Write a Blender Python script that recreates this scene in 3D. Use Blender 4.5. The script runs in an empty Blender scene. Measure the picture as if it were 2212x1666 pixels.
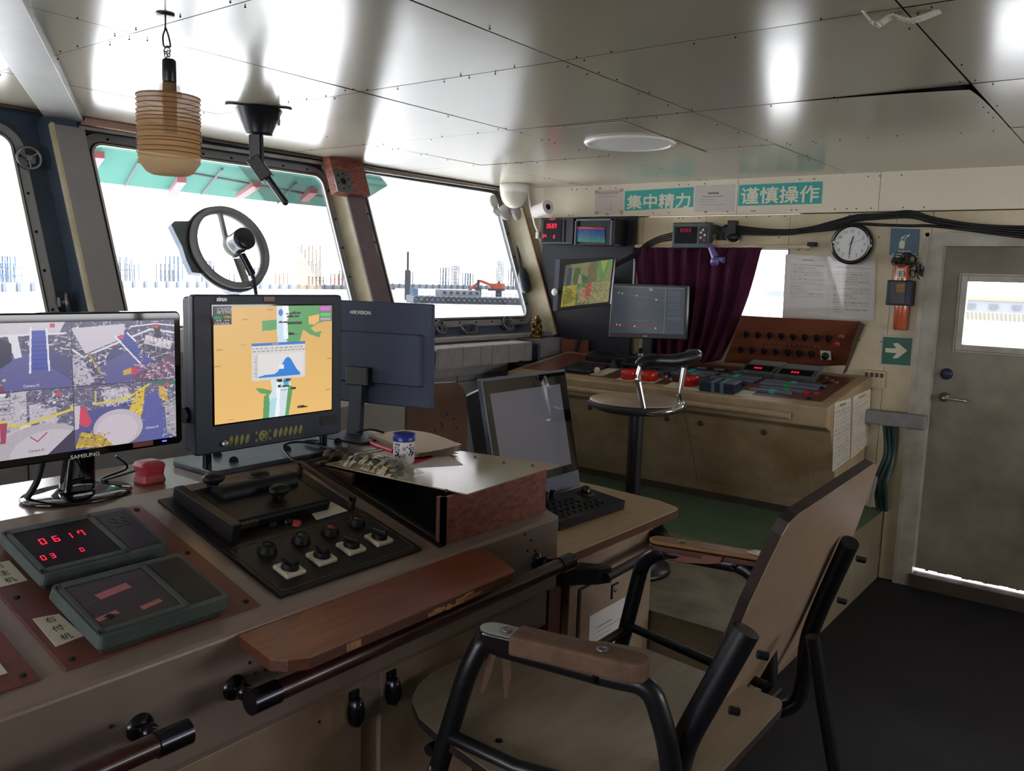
import bpy, bmesh, math, random
import numpy as np
from mathutils import Vector, Matrix, Euler
random.seed(7)
RND = np.random.RandomState(11)
scn = bpy.context.scene
COL = scn.collection
# ------------------------------------------------------------------ camera
F = 1821.2; CX, CY = 1106.0, 833.0
CAM = Vector((0.0, 0.0, 1.585))
_y, _p, _r = [math.radians(a) for a in (37.30771606, -7.33344483, 1.82932342)]
_fw = Vector((math.cos(_y)*math.cos(_p), math.sin(_y)*math.cos(_p), math.sin(_p)))
_rt = Vector((math.sin(_y), -math.cos(_y), 0)); _up = _rt.cross(_fw)
RT = _rt*math.cos(_r) + _up*math.sin(_r); UP = -_rt*math.sin(_r) + _up*math.cos(_r)
cd = bpy.data.cameras.new('camera'); cam = bpy.data.objects.new('camera', cd); COL.objects.link(cam)
M3 = Matrix((RT, UP, -_fw)).transposed()
cam.matrix_world = Matrix.Translation(CAM) @ M3.to_4x4()
cd.sensor_fit = 'HORIZONTAL'; cd.sensor_width = 36.0; cd.lens = F/2212*36.0
cd.clip_start = .02; cd.clip_end = 3000
scn.camera = cam
# ------------------------------------------------------------------ view + light
scn.view_settings.view_transform = 'Standard'; scn.view_settings.look = 'None'
scn.view_settings.gamma = 1.0; scn.view_settings.exposure = 0.0; scn.view_settings.use_curve_mapping = False
scn.cycles.max_bounces = 10; scn.cycles.diffuse_bounces = 5; scn.cycles.glossy_bounces = 4
scn.cycles.transparent_max_bounces = 12; scn.cycles.sample_clamp_indirect = 6.0
scn.cycles.caustics_reflective = False; scn.cycles.caustics_refractive = False
wd = bpy.data.worlds.new('overcast_sky'); scn.world = wd; wd.use_nodes = True
nt = wd.node_tree; bg = nt.nodes['Background']
SKY = 10.0
bg.inputs[0].default_value = (0.97, 0.945, 1.0, 1); bg.inputs[1].default_value = SKY
def portal(name, loc, normal, up, w, h):
    ld = bpy.data.lights.new(name, 'AREA'); ld.shape = 'RECTANGLE'; ld.size = w; ld.size_y = h; ld.energy = 1
    ld.cycles.is_portal = True
    o = bpy.data.objects.new(name, ld); COL.objects.link(o)
    z = -Vector(normal).normalized(); y = Vector(up).normalized(); y = (y - z*y.dot(z)).normalized(); x = y.cross(z)
    o.matrix_world = Matrix.Translation(Vector(loc)) @ Matrix((x, y, z)).transposed().to_4x4()
# ------------------------------------------------------------------ measuring helpers (photo pixel -> point on a real plane)
def ray(u, v): return RT*((u-CX)/F) - UP*((v-CY)/F) + _fw
def hit(u, v, P, n):
    d = ray(u, v); P = Vector(P); n = Vector(n); return CAM + d*((P-CAM).dot(n)/d.dot(n))
def X(u, v, x): return hit(u, v, (x, 0, 0), (1, 0, 0))
def Y(u, v, y): return hit(u, v, (0, y, 0), (0, 1, 0))
def Z(u, v, z): return hit(u, v, (0, 0, z), (0, 0, 1))
def V(*a): return Vector(a)
# ------------------------------------------------------------------ materials
def lin(c):
    if isinstance(c, str):
        c = c.lstrip('#'); c = tuple(int(c[i:i+2], 16)/255 for i in (0, 2, 4))
    return tuple(((x/12.92) if x <= .04045 else ((x+.055)/1.055)**2.4) for x in c[:3])
def mat(name, col, rough=.5, metal=0, spec=.5, noise=0, nscale=8, bump=0, bscale=60, col2=None, emit=None, estr=0, coat=0, trans=0, alpha=1, stretch=None, ior=1.45):
    m = bpy.data.materials.new(name); m.use_nodes = True; nt = m.node_tree; b = nt.nodes['Principled BSDF']
    c = lin(col); b.inputs['Base Color'].default_value = (*c, 1); b.inputs['Roughness'].default_value = rough
    b.inputs['Metallic'].default_value = metal; b.inputs['Specular IOR Level'].default_value = spec
    b.inputs['Coat Weight'].default_value = coat; b.inputs['Transmission Weight'].default_value = trans; b.inputs['IOR'].default_value = ior
    b.inputs['Alpha'].default_value = alpha
    if emit: b.inputs['Emission Color'].default_value = (*lin(emit), 1); b.inputs['Emission Strength'].default_value = estr
    tc = None
    if noise or bump:
        tc = nt.nodes.new('ShaderNodeTexCoord'); src = tc.outputs['Object']
        if stretch:
            mp = nt.nodes.new('ShaderNodeMapping'); mp.inputs['Scale'].default_value = stretch
            nt.links.new(src, mp.inputs[0]); src = mp.outputs[0]
    if noise:
        n = nt.nodes.new('ShaderNodeTexNoise'); n.inputs['Scale'].default_value = nscale; n.inputs['Detail'].default_value = 6; n.inputs['Roughness'].default_value = .62
        nt.links.new(src, n.inputs['Vector'])
        r = nt.nodes.new('ShaderNodeValToRGB'); r.color_ramp.elements[0].position = .32; r.color_ramp.elements[1].position = .68
        k2 = lin(col2) if col2 else tuple(x*(1-noise) for x in c)
        r.color_ramp.elements[0].color = (*k2, 1); r.color_ramp.elements[1].color = (*c, 1)
        nt.links.new(n.outputs['Fac'], r.inputs[0]); nt.links.new(r.outputs[0], b.inputs['Base Color'])
        mr = nt.nodes.new('ShaderNodeMapRange'); mr.inputs['To Min'].default_value = min(1, rough*1.25); mr.inputs['To Max'].default_value = rough*.85
        nt.links.new(n.outputs['Fac'], mr.inputs[0]); nt.links.new(mr.outputs[0], b.inputs['Roughness'])
    if bump:
        n2 = nt.nodes.new('ShaderNodeTexNoise'); n2.inputs['Scale'].default_value = bscale; n2.inputs['Detail'].default_value = 3
        nt.links.new(src, n2.inputs['Vector'])
        bp = nt.nodes.new('ShaderNodeBump'); bp.inputs['Strength'].default_value = bump; bp.inputs['Distance'].default_value = .01
        nt.links.new(n2.outputs['Fac'], bp.inputs['Height']); nt.links.new(bp.outputs[0], b.inputs['Normal'])
    return m
def attr_mat(name, emission=0.0, rough=.5, spec=.5, coat=0):
    m = bpy.data.materials.new(name); m.use_nodes = True; nt = m.node_tree; b = nt.nodes['Principled BSDF']
    a = nt.nodes.new('ShaderNodeAttribute'); a.attribute_name = 'Col'
    b.inputs['Roughness'].default_value = rough; b.inputs['Specular IOR Level'].default_value = spec; b.inputs['Coat Weight'].default_value = coat
    if emission:
        b.inputs['Base Color'].default_value = (.01, .01, .012, 1); nt.links.new(a.outputs['Color'], b.inputs['Emission Color'])
        b.inputs['Emission Strength'].default_value = emission
    else: nt.links.new(a.outputs['Color'], b.inputs['Base Color'])
    return m
def glass_mat(name, tint=(1, 1, 1), gloss=.06, rough=0.0):
    m = bpy.data.materials.new(name); m.use_nodes = True; nt = m.node_tree
    for n in list(nt.nodes): nt.nodes.remove(n)
    o = nt.nodes.new('ShaderNodeOutputMaterial'); t = nt.nodes.new('ShaderNodeBsdfTransparent'); g = nt.nodes.new('ShaderNodeBsdfGlossy'); mx = nt.nodes.new('ShaderNodeMixShader')
    t.inputs[0].default_value = (*tint, 1); g.inputs['Roughness'].default_value = rough
    fr = nt.nodes.new('ShaderNodeFresnel'); fr.inputs[0].default_value = 1.45
    ml = nt.nodes.new('ShaderNodeMath'); ml.operation = 'MULTIPLY'; ml.inputs[1].default_value = gloss/.06
    nt.links.new(fr.outputs[0], ml.inputs[0]); nt.links.new(ml.outputs[0], mx.inputs[0])
    nt.links.new(t.outputs[0], mx.inputs[1]); nt.links.new(g.outputs[0], mx.inputs[2]); nt.links.new(mx.outputs[0], o.inputs[0])
    return m
def translucent_mat(name, col, col2, fac=.5, noise=True, transp=0.0):
    m = bpy.data.materials.new(name); m.use_nodes = True; nt = m.node_tree
    for n in list(nt.nodes): nt.nodes.remove(n)
    o = nt.nodes.new('ShaderNodeOutputMaterial'); t = nt.nodes.new('ShaderNodeBsdfTranslucent'); d = nt.nodes.new('ShaderNodeBsdfDiffuse'); mx = nt.nodes.new('ShaderNodeMixShader')
    t.inputs[0].default_value = (*lin(col), 1); d.inputs[0].default_value = (*lin(col2), 1); mx.inputs[0].default_value = fac
    nt.links.new(d.outputs[0], mx.inputs[1]); nt.links.new(t.outputs[0], mx.inputs[2]); out = mx.outputs[0]
    if transp:
        tr = nt.nodes.new('ShaderNodeBsdfTransparent'); m2 = nt.nodes.new('ShaderNodeMixShader'); m2.inputs[0].default_value = transp
        nt.links.new(out, m2.inputs[1]); nt.links.new(tr.outputs[0], m2.inputs[2]); out = m2.outputs[0]
    nt.links.new(out, o.inputs[0]); return m
MT = dict(
 ceil=mat('ceiling_laminate', '#b0a896', .19, spec=.9, noise=.06, nscale=1.3, bump=.06, bscale=2.0, stretch=(2.2, .7, 1), ior=1.6),
 gap=mat('dark_gap', '#1a1613', .9),
 beam=mat('painted_beam', '#b9b8b4', .4, noise=.12, nscale=4),
 wallcream=mat('cream_wall_panel', '#e2d4b6', .45, noise=.14, nscale=2.5, col2='#bfb38f'),
 wallup=mat('cream_upper_wall', '#e6dcc6', .38, noise=.1, nscale=2),
 bluegrey=mat('blue_grey_window_wall', '#4c5a6a', .5, noise=.25, nscale=5),
 greypaint=mat('grey_painted_metal', '#8b8a8c', .5, noise=.18, nscale=6),
 greycover=mat('grey_pillar_cover', '#8a8588', .6, noise=.1, nscale=4),
 creamcover=mat('cream_pillar_cover', '#d4cfb8', .45, noise=.22, nscale=3, col2='#a79a78'),
 plumboard=mat('plum_grey_board', '#6e5f66', .6, noise=.2, nscale=8),
 rubber=mat('black_rubber', '#22242a', .7),
 alu=mat('aluminium', '#b9b9b6', .35, metal=.8),
 chrome=mat('chrome', '#d8d6d8', .12, metal=1),
 brownwood=mat('brown_stained_wood', '#5a3324', .5, noise=.4, nscale=14, stretch=(1, 8, 8)),
 redwood=mat('red_brown_veneer', '#80452e', .35, noise=.35, nscale=6, stretch=(1, 9, 9)),
 rawwood=mat('splintered_wood', '#a87850', .8, noise=.5, nscale=30),
 boxwood=mat('purple_brown_plywood', '#9a5f52', .55, noise=.5, nscale=10, col2='#6c352a', stretch=(3, 1, 8)),
 console=mat('console_beige_paint', '#8a7a70', .22, spec=.8, noise=.14, nscale=3, bump=.03, bscale=120),
 consoledirty=mat('console_side_beige', '#9c8975', .45, noise=.25, nscale=4, col2='#7a634e'),
 rcon=mat('right_console_beige', '#b5a184', .42, noise=.22, nscale=3, col2='#8c7250'),
 floor=mat('dark_vinyl_floor', '#100e17', .6, noise=.3, nscale=3),
 green=mat('green_deck_vinyl', '#50684e', .55, noise=.2, nscale=4),
 stained=mat('stained_cream_vinyl', '#857a66', .5, noise=.45, nscale=5, col2='#5e5543'),
 plinth=mat('dark_plinth', '#4a3d30', .6, noise=.3, nscale=6),
 maroonplate=mat('maroon_bakelite', '#6b3c33', .32, noise=.25, nscale=5),
 orangeplate=mat('orange_brown_bakelite', '#7e4834', .4, noise=.2, nscale=5, col2='#653624'),
 blackplastic=mat('black_plastic', '#16171b', .35),
 glossblack=mat('piano_black_plastic', '#0a0a0d', .05, coat=.6),
 darkblue=mat('dark_blue_black_plastic', '#22293a', .42, noise=.1, nscale=20),
 hikback=mat('matte_navy_plastic', '#2b3650', .5, bump=.2, bscale=400),
 greyhouse=mat('grey_green_housing', '#4d5854', .4, noise=.3, nscale=9, col2='#3a4341'),
 blackmetal=mat('worn_black_metal', '#121214', .42, spec=.35, noise=.4, nscale=12, col2='#1f1b19'),
 knob=mat('black_knob', '#0c0c0f', .5, spec=.35),
 ivory=mat('ivory_plate', '#c9c3b0', .5),
 redbut=mat('red_plastic', '#c3261c', .25),
 redcap=mat('faded_red_plastic', '#a4323c', .4, noise=.15, nscale=15),
 greenbut=mat('green_plastic', '#2f8a5c', .35),
 offwhite=mat('off_white_plastic', '#cfcabb', .4),
 whitep=mat('white_plastic', '#e6e3dc', .35),
 paper=mat('white_paper', '#cfc9c8', .7),
 steel=mat('dull_steel', '#77767a', .35, metal=.7),
 darksteel=mat('blackened_chrome', '#3a3940', .2, metal=.9),
 railwood=mat('dark_lacquered_wood', '#3d1d1a', .28, noise=.4, nscale=18, stretch=(1, 6, 6), coat=.3),
 ply=mat('pale_laminate_plywood', '#a38b74', .34, noise=.16, nscale=6, stretch=(1, 7, 1)),
 seatply=mat('pale_ply_seat', '#9d8e7a', .42, noise=.2, nscale=5, stretch=(1, 6, 1)),
 plyedge=mat('dark_plywood_edge', '#30211c', .6, noise=.4, nscale=30),
 cornershade=mat('near_black_corner_shade', '#11131d', .6), dkcream=mat('dim_cream_step_side', '#7d7058', .6, noise=.2, nscale=4),
 tan=mat('tan_tape_wrap', '#6f5442', .75, noise=.3, nscale=25, bump=.4, bscale=60),
 orangewood=mat('orange_plywood_armrest', '#94693c', .5, noise=.3, nscale=8, stretch=(8, 1, 8)),
 tube=mat('black_painted_tube', '#17171d', .32, noise=.3, nscale=10),
 deskwood=mat('pale_wood_desk_laminate', '#b59a78', .4, noise=.12, nscale=5, stretch=(1, 8, 1)),
 curtain=mat('plum_velvet_curtain', '#4a1c34', .85, spec=.2, noise=.25, nscale=6),
 teal=mat('teal_sign', '#3fa79f', .5),
 signtext=mat('cream_lettering', '#e2dfc8', .5),
 exitgreen=mat('dark_green_sign', '#12604a', .4),
 slate=mat('slate_blue_sign', '#4f6f80', .45),
 clockface=mat('clock_face', '#d6d8d6', .4),
 blackink=mat('black_ink', '#17161a', .6),
 greyink=mat('grey_ink', '#6b6868', .6),
 led=mat('red_led', '#ff2030', .5, emit='#ff1c3c', estr=2.0),
 leddim=mat('dim_red_led', '#801018', .5, emit='#c01828', estr=.5),
 blueled=mat('blue_led', '#3040ff', .5, emit='#4a4aff', estr=3),
 darkglass=mat('dark_display_glass', '#100d14', .3, spec=.15),
 doorpaint=mat('worn_beige_door', '#8f8778', .5, noise=.25, nscale=3, col2='#6c6252'),
 doorframe=mat('grey_door_frame', '#b0ada2', .45, noise=.2, nscale=5, col2='#8c8574'),
 lampwhite=mat('white_lamp_plastic', '#e4e2e0', .3),
 cupplast=translucent_mat('amber_plastic_cup', '#dcb888', '#c8a880', .7, transp=.5),
 orangeglass=mat('orange_transparent_tube', '#c2603a', .2, noise=.2, nscale=8, coat=.4),
 purple=mat('purple_plastic', '#6a5a9c', .25, coat=.3),
 gold=mat('golden_figurine', '#b08a4a', .3, metal=.85, noise=.5, nscale=60, col2='#2b1c10'),
 plasticfilm=glass_mat('clear_plastic_film', (.86, .88, .87), .022, .22),
 glass=glass_mat('window_glass', (.97, .985, .98), .05),
 bottle=glass_mat('clear_bottle', (.8, .84, .84), .25, .05),
 silvertape=mat('silver_tape', '#a9a6a4', .28, metal=.25, noise=.2, nscale=20, bump=.6, bscale=35),
 cable=mat('black_cable', '#0f0f13', .45),
 cloth=mat('grey_white_cloth', '#b8b6b4', .9, noise=.2, nscale=18, bump=.6, bscale=30),
 sea=mat('pale_sea_water', '#d8dcdc', .35, spec=.5, bump=.2, bscale=.3),
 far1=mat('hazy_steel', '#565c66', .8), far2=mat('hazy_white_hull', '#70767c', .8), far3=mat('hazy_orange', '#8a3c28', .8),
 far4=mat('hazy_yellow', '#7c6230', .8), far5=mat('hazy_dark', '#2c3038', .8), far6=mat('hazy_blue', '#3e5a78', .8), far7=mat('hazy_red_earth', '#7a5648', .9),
 canopy=translucent_mat('green_canopy_sheet', '#6f948c', '#567c74', .6), redsteel=mat('red_steel_beam', '#6a3038', .6),
 pink=mat('pink_brown_strip', '#b08878', .5, noise=.2),
 bluecap=mat('blue_lid', '#24308a', .3), porcelain=mat('white_printed_plastic', '#dedbd8', .3),
 bookpaper=mat('curled_pages', '#c8b8a0', .6, noise=.1), bookred=mat('red_cover', '#b02236', .4),
 greenpack=mat('green_packaged_goods', '#3c4630', .6, noise=.4, nscale=40, col2='#20242c'),
 greyblue=mat('grey_blue_bezel', '#5c6070', .4),
 greycloth=mat('grey_foam_padding', '#8a8688', .9, noise=.2, nscale=20),
 pictureE=attr_mat('lcd_picture', 1.0, .25), pictureD=attr_mat('lcd_picture_dim', .55, .2), printed=attr_mat('printed_paper', 0, .6),
 film=attr_mat('plastic_covered_print', 0, .25, coat=.5),
)
# ------------------------------------------------------------------ mesh builder
def frame(z, x=None):
    z = Vector(z).normalized()
    if x is None: x = Vector((1, 0, 0)) if abs(z.x) < .9 else Vector((0, 1, 0))
    x = Vector(x); x = (x - z*x.dot(z)).normalized(); return x, z.cross(x), z
class MB:
    def __init__(s): s.v = []; s.f = []; s.m = []; s.sm = []; s.k = 0; s.smooth = False
    def mi(s, k): s.k = k; return s
    def add(s, vs, fs, sm=False):
        b = len(s.v); s.v += [tuple(p) for p in vs]
        for f in fs: s.f.append(tuple(b+i for i in f)); s.m.append(s.k); s.sm.append(sm)
        return s
    def box(s, c, size, ax=None):
        c = Vector(c); ax = ax or (V(1, 0, 0), V(0, 1, 0), V(0, 0, 1)); h = [x/2 for x in size]
        vs = [c + ax[0]*(h[0]*a) + ax[1]*(h[1]*b) + ax[2]*(h[2]*d) for d in (-1, 1) for b in (-1, 1) for a in (-1, 1)]
        return s.add(vs, [(0, 2, 3, 1), (4, 5, 7, 6), (0, 1, 5, 4), (2, 6, 7, 3), (0, 4, 6, 2), (1, 3, 7, 5)])
    def bb(s, x0, x1, y0, y1, z0, z1): return s.box(((x0+x1)/2, (y0+y1)/2, (z0+z1)/2), (abs(x1-x0), abs(y1-y0), abs(z1-z0)))
    def rbox(s, c, size, r, ax=None, n=3):   # box with rounded vertical (third axis) corners
        ax = ax or (V(1, 0, 0), V(0, 1, 0), V(0, 0, 1)); c = Vector(c); w, d, h = size[0]/2, size[1]/2, size[2]
        pts = [c + ax[0]*p[0] + ax[1]*p[1] - ax[2]*(h/2) for p in rrect(w, d, r, n)]
        return s.prism(pts, ax[2]*h)
    def prism(s, pts, vec):
        n = len(pts); vec = Vector(vec); a = [Vector(p) for p in pts]; b = [p+vec for p in a]
        nr = V(0, 0, 0)
        for i in range(n): nr += a[i].cross(a[(i+1) % n])
        if nr.dot(vec) < 0: a = a[::-1]; b = b[::-1]
        return s.add(a+b, [tuple(range(n))[::-1], tuple(range(n, 2*n))] + [(i, (i+1) % n, n+(i+1) % n, n+i) for i in range(n)])
    def loft(s, A, B, caps=True, sm=False):
        n = len(A); s.add(list(A)+list(B), [(i, (i+1) % n, n+(i+1) % n, n+i) for i in range(n)], sm)
        if caps: s.add(A, [tuple(range(n))[::-1]]); s.add(B, [tuple(range(n))])
        return s
    def cyl(s, p0, p1, r0, r1=None, n=20, caps=True):
        p0 = Vector(p0); p1 = Vector(p1); r1 = r0 if r1 is None else r1; x, y, z = frame(p1-p0)
        A = [p0 + x*(r0*math.cos(t)) + y*(r0*math.sin(t)) for t in [2*math.pi*i/n for i in range(n)]]
        B = [p1 + x*(r1*math.cos(t)) + y*(r1*math.sin(t)) for t in [2*math.pi*i/n for i in range(n)]]
        return s.loft(A, B, caps, True)
    def lathe(s, prof, o, axis=(0, 0, 1), n=28, sx=1, sy=1, xax=None, caps=True):
        o = Vector(o); x, y, z = frame(axis, xax); vs = []; fs = []
        for r, h in prof:
            for i in range(n):
                t = 2*math.pi*i/n; vs.append(o + x*(r*sx*math.cos(t)) + y*(r*sy*math.sin(t)) + z*h)
        for j in range(len(prof)-1):
            for i in range(n): fs.append((j*n+i, j*n+(i+1) % n, (j+1)*n+(i+1) % n, (j+1)*n+i))
        s.add(vs, fs, True)
        if not caps: return s
        if prof[0][0] > 1e-5: s.add(vs[:n], [tuple(range(n))[::-1]])
        if prof[-1][0] > 1e-5: s.add(vs[-n:], [tuple(range(n))])
        return s
    def tube(s, path, r, n=14, closed=False, caps=True, sec=None):
        P = [Vector(p) for p in path]; m = len(P); rings = []; prev = None
        for i in range(m):
            if closed: t = P[(i+1) % m]-P[i-1]
            else: t = P[min(i+1, m-1)]-P[max(i-1, 0)]
            x, y, z = frame(t, prev)
            prev = x; rr = r[i] if isinstance(r, (list, tuple)) else r
            rings.append([P[i] + x*(rr*math.cos(a)) + y*(rr*math.sin(a)) for a in [2*math.pi*k/n for k in range(n)]])
        vs = [p for R in rings for p in R]; fs = []
        for j in range(m if closed else m-1):
            j2 = (j+1) % m
            for i in range(n): fs.append((j*n+i, j*n+(i+1) % n, j2*n+(i+1) % n, j2*n+i))
        s.add(vs, fs, True)
        if caps and not closed: s.add(rings[0], [tuple(range(n))[::-1]]); s.add(rings[-1], [tuple(range(n))])
        return s
    def ball(s, c, r, n=16, ax=None, sc=(1, 1, 1)):
        c = Vector(c); ax = ax or (V(1, 0, 0), V(0, 1, 0), V(0, 0, 1)); vs = []; fs = []; m = n//2
        for j in range(m+1):
            ph = math.pi*j/m
            for i in range(n):
                t = 2*math.pi*i/n; vs.append(c + ax[0]*(r*sc[0]*math.sin(ph)*math.cos(t)) + ax[1]*(r*sc[1]*math.sin(ph)*math.sin(t)) + ax[2]*(r*sc[2]*math.cos(ph)))
        for j in range(m):
            for i in range(n): fs.append((j*n+i, (j+1)*n+i, (j+1)*n+(i+1) % n, j*n+(i+1) % n))
        return s.add(vs, fs, True)
    def torus(s, c, axis, R, r, n=36, k=10, sx=1, sy=1, xax=None):
        x, y, z = frame(axis, xax); c = Vector(c)
        return s.tube([c + x*(R*sx*math.cos(t)) + y*(R*sy*math.sin(t)) for t in [2*math.pi*i/n for i in range(n)]], r, k, closed=True)
    def quad(s, a, b, c, d): return s.add([a, b, c, d], [(0, 1, 2, 3)])
def rrect(w, d, r, n=4):
    out = []
    for cx, cy, a0 in ((w-r, d-r, 0), (-w+r, d-r, 90), (-w+r, -d+r, 180), (w-r, -d+r, 270)):
        for i in range(n+1):
            a = math.radians(a0 + 90*i/n); out.append((cx + r*math.cos(a), cy + r*math.sin(a)))
    return out
def smooth_path(P, n=6, closed=False):
    P = [Vector(p) for p in P]; out = []; m = len(P)
    for i in range(m if closed else m-1):
        p0 = P[i-1] if (i > 0 or closed) else P[0]; p1 = P[i]; p2 = P[(i+1) % m]; p3 = P[(i+2) % m] if (i+2 < m or closed) else P[-1]
        for k in range(n):
            t = k/n; out.append(.5*((2*p1) + (p2-p0)*t + (2*p0-5*p1+4*p2-p3)*t*t + (3*p1-p0-3*p2+p3)*t**3))
    if not closed: out.append(P[-1])
    return out
def fillet(P, r, n=5):
    P = [Vector(p) for p in P]; out = [P[0]]
    for i in range(1, len(P)-1):
        a = (P[i-1]-P[i]); b = (P[i+1]-P[i]); rr = min(r, a.length*.45, b.length*.45); A = P[i]+a.normalized()*rr; Bq = P[i]+b.normalized()*rr
        for k in range(n+1):
            t = k/n; out.append(A*(1-t)**2 + P[i]*(2*t*(1-t)) + Bq*t*t)
    return out+[P[-1]]
WPOS = {}
def link_mesh(name, mb, mats, parent=None, bevel=0, seg=2, origin=None):
    me = bpy.data.meshes.new(name)
    off = V(0, 0, 0)
    if parent is None:
        a = np.array(mb.v); off = Vector(((a[:, 0].min()+a[:, 0].max())/2, (a[:, 1].min()+a[:, 1].max())/2, a[:, 2].min())) if origin is None else Vector(origin)
    me.from_pydata([tuple(Vector(p)-off) for p in mb.v], [], mb.f)
    if not isinstance(mats, (list, tuple)): mats = [mats]
    for m in mats: me.materials.append(MT[m] if isinstance(m, str) else m)
    me.polygons.foreach_set('material_index', mb.m); me.polygons.foreach_set('use_smooth', mb.sm); me.update()
    o = bpy.data.objects.new(name, me); COL.objects.link(o); o.location = off; WPOS[o.name] = off.copy()
    if parent is not None:
        o.parent = parent; o.matrix_parent_inverse = Matrix.Translation(-WPOS[parent.name])
    if bevel:
        b = o.modifiers.new('soft_edges', 'BEVEL'); b.width = bevel; b.segments = seg; b.limit_method = 'ANGLE'; b.angle_limit = math.radians(40)
    return o
MB.link = lambda s, name, mats, parent=None, bevel=0, seg=2, origin=None: link_mesh(name, s, mats, parent, bevel, seg, origin)
def thing(name, loc, label, cat, group=None):
    o = bpy.data.objects.new(name, None); o.empty_display_size = .05; COL.objects.link(o); o.location = Vector(loc); WPOS[o.name] = Vector(loc)
    return tag(o, label, cat, group)
def tag(o, label, cat, group=None):
    o['label'] = label; o['category'] = cat
    if group: o['group'] = group
    return o
def struct(o): o['kind'] = 'structure'; return o
def copy_tree(o, parent=None):
    c = o.copy(); COL.objects.link(c); WPOS[c.name] = WPOS[o.name].copy()
    if parent is not None: c.parent = parent
    for ch in [k for k in o.children]: copy_tree(ch, c)
    return c
def place_copy(proto, loc, rot=None, label=None, group=None, scale=None):
    c = copy_tree(proto); c.location = Vector(loc)
    if rot is not None: c.rotation_euler = rot
    if scale is not None: c.scale = scale
    if label: c['label'] = label
    if group: c['group'] = group
    return c
def text(name, body, origin, right, up, size, material, parent=None, width=None, bold=0, align='LEFT', depth=0.0005, fat=0):
    cu = bpy.data.curves.new('t', 'FONT'); cu.body = body; cu.size = 1; cu.offset = bold; cu.extrude = 0; cu.resolution_u = 3
    ob = bpy.data.objects.new('t', cu); COL.objects.link(ob)
    dg = bpy.context.evaluated_depsgraph_get(); me = bpy.data.meshes.new_from_object(ob.evaluated_get(dg)); bpy.data.objects.remove(ob)
    n = len(me.vertices)
    if n == 0: return None
    a = np.empty(n*3); me.vertices.foreach_get('co', a); a = a.reshape(-1, 3)
    mn = a.min(0); mx = a.max(0); h = max(mx[1]-mn[1], 1e-6); w = max(mx[0]-mn[0], 1e-6)
    sy = size/h; sx = (width/w) if width else sy
    right = Vector(right).normalized(); up = Vector(up).normalized(); nor = right.cross(up); O = Vector(origin)
    ofs = {'LEFT': 0, 'CENTER': -w*sx/2, 'RIGHT': -w*sx}[align]
    mb = MB(); F_ = [tuple(p.vertices) for p in me.polygons]
    for k, (dx, dy) in enumerate([(0, 0)] + ([(fat, 0), (-fat, 0), (0, fat), (0, -fat)] if fat else [])):
        mb.add([O + right*((p[0]-mn[0])*sx+ofs+dx) + up*((p[1]-mn[1])*sy+dy) + nor*(depth+k*.00003) for p in a], F_)
    bpy.data.meshes.remove(me)
    return mb.link(name, material, parent)
SEG = {'0': 'abcdef', '1': 'bc', '2': 'abged', '3': 'abgcd', '4': 'fgbc', '5': 'afgcd', '6': 'afgedc', '7': 'fabc', '8': 'abcdefg', '9': 'abcdfg'}
def digits(name, body, O, right, up, h, parent, material='led', gap=.35, n_off=.0008):
    right = Vector(right).normalized(); up = Vector(up).normalized(); nor = right.cross(up); O = Vector(O)+nor*n_off; w = h*.52; t = h*.11; mb = MB()
    sl = right*.08*h
    for i, ch in enumerate(body):
        o = O + right*(i*(w+h*gap))
        def bar(x0, y0, x1, y1):
            mb.quad(*[o + right*x + up*y + sl*(y/h) for x, y in ((x0, y0), (x1, y0), (x1, y1), (x0, y1))])
        for s in SEG.get(ch, ''):
            g = t*.35
            if s == 'a': bar(g, h-t, w-g, h)
            if s == 'd': bar(g, 0, w-g, t)
            if s == 'g': bar(g, h/2-t/2, w-g, h/2+t/2)
            if s == 'f': bar(0, h/2+g, t, h-g)
            if s == 'e': bar(0, g, t, h/2-g)
            if s == 'b': bar(w-t, h/2+g, w, h-g)
            if s == 'c': bar(w-t, g, w, h/2-g)
    return mb.link(name, material, parent)
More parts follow.
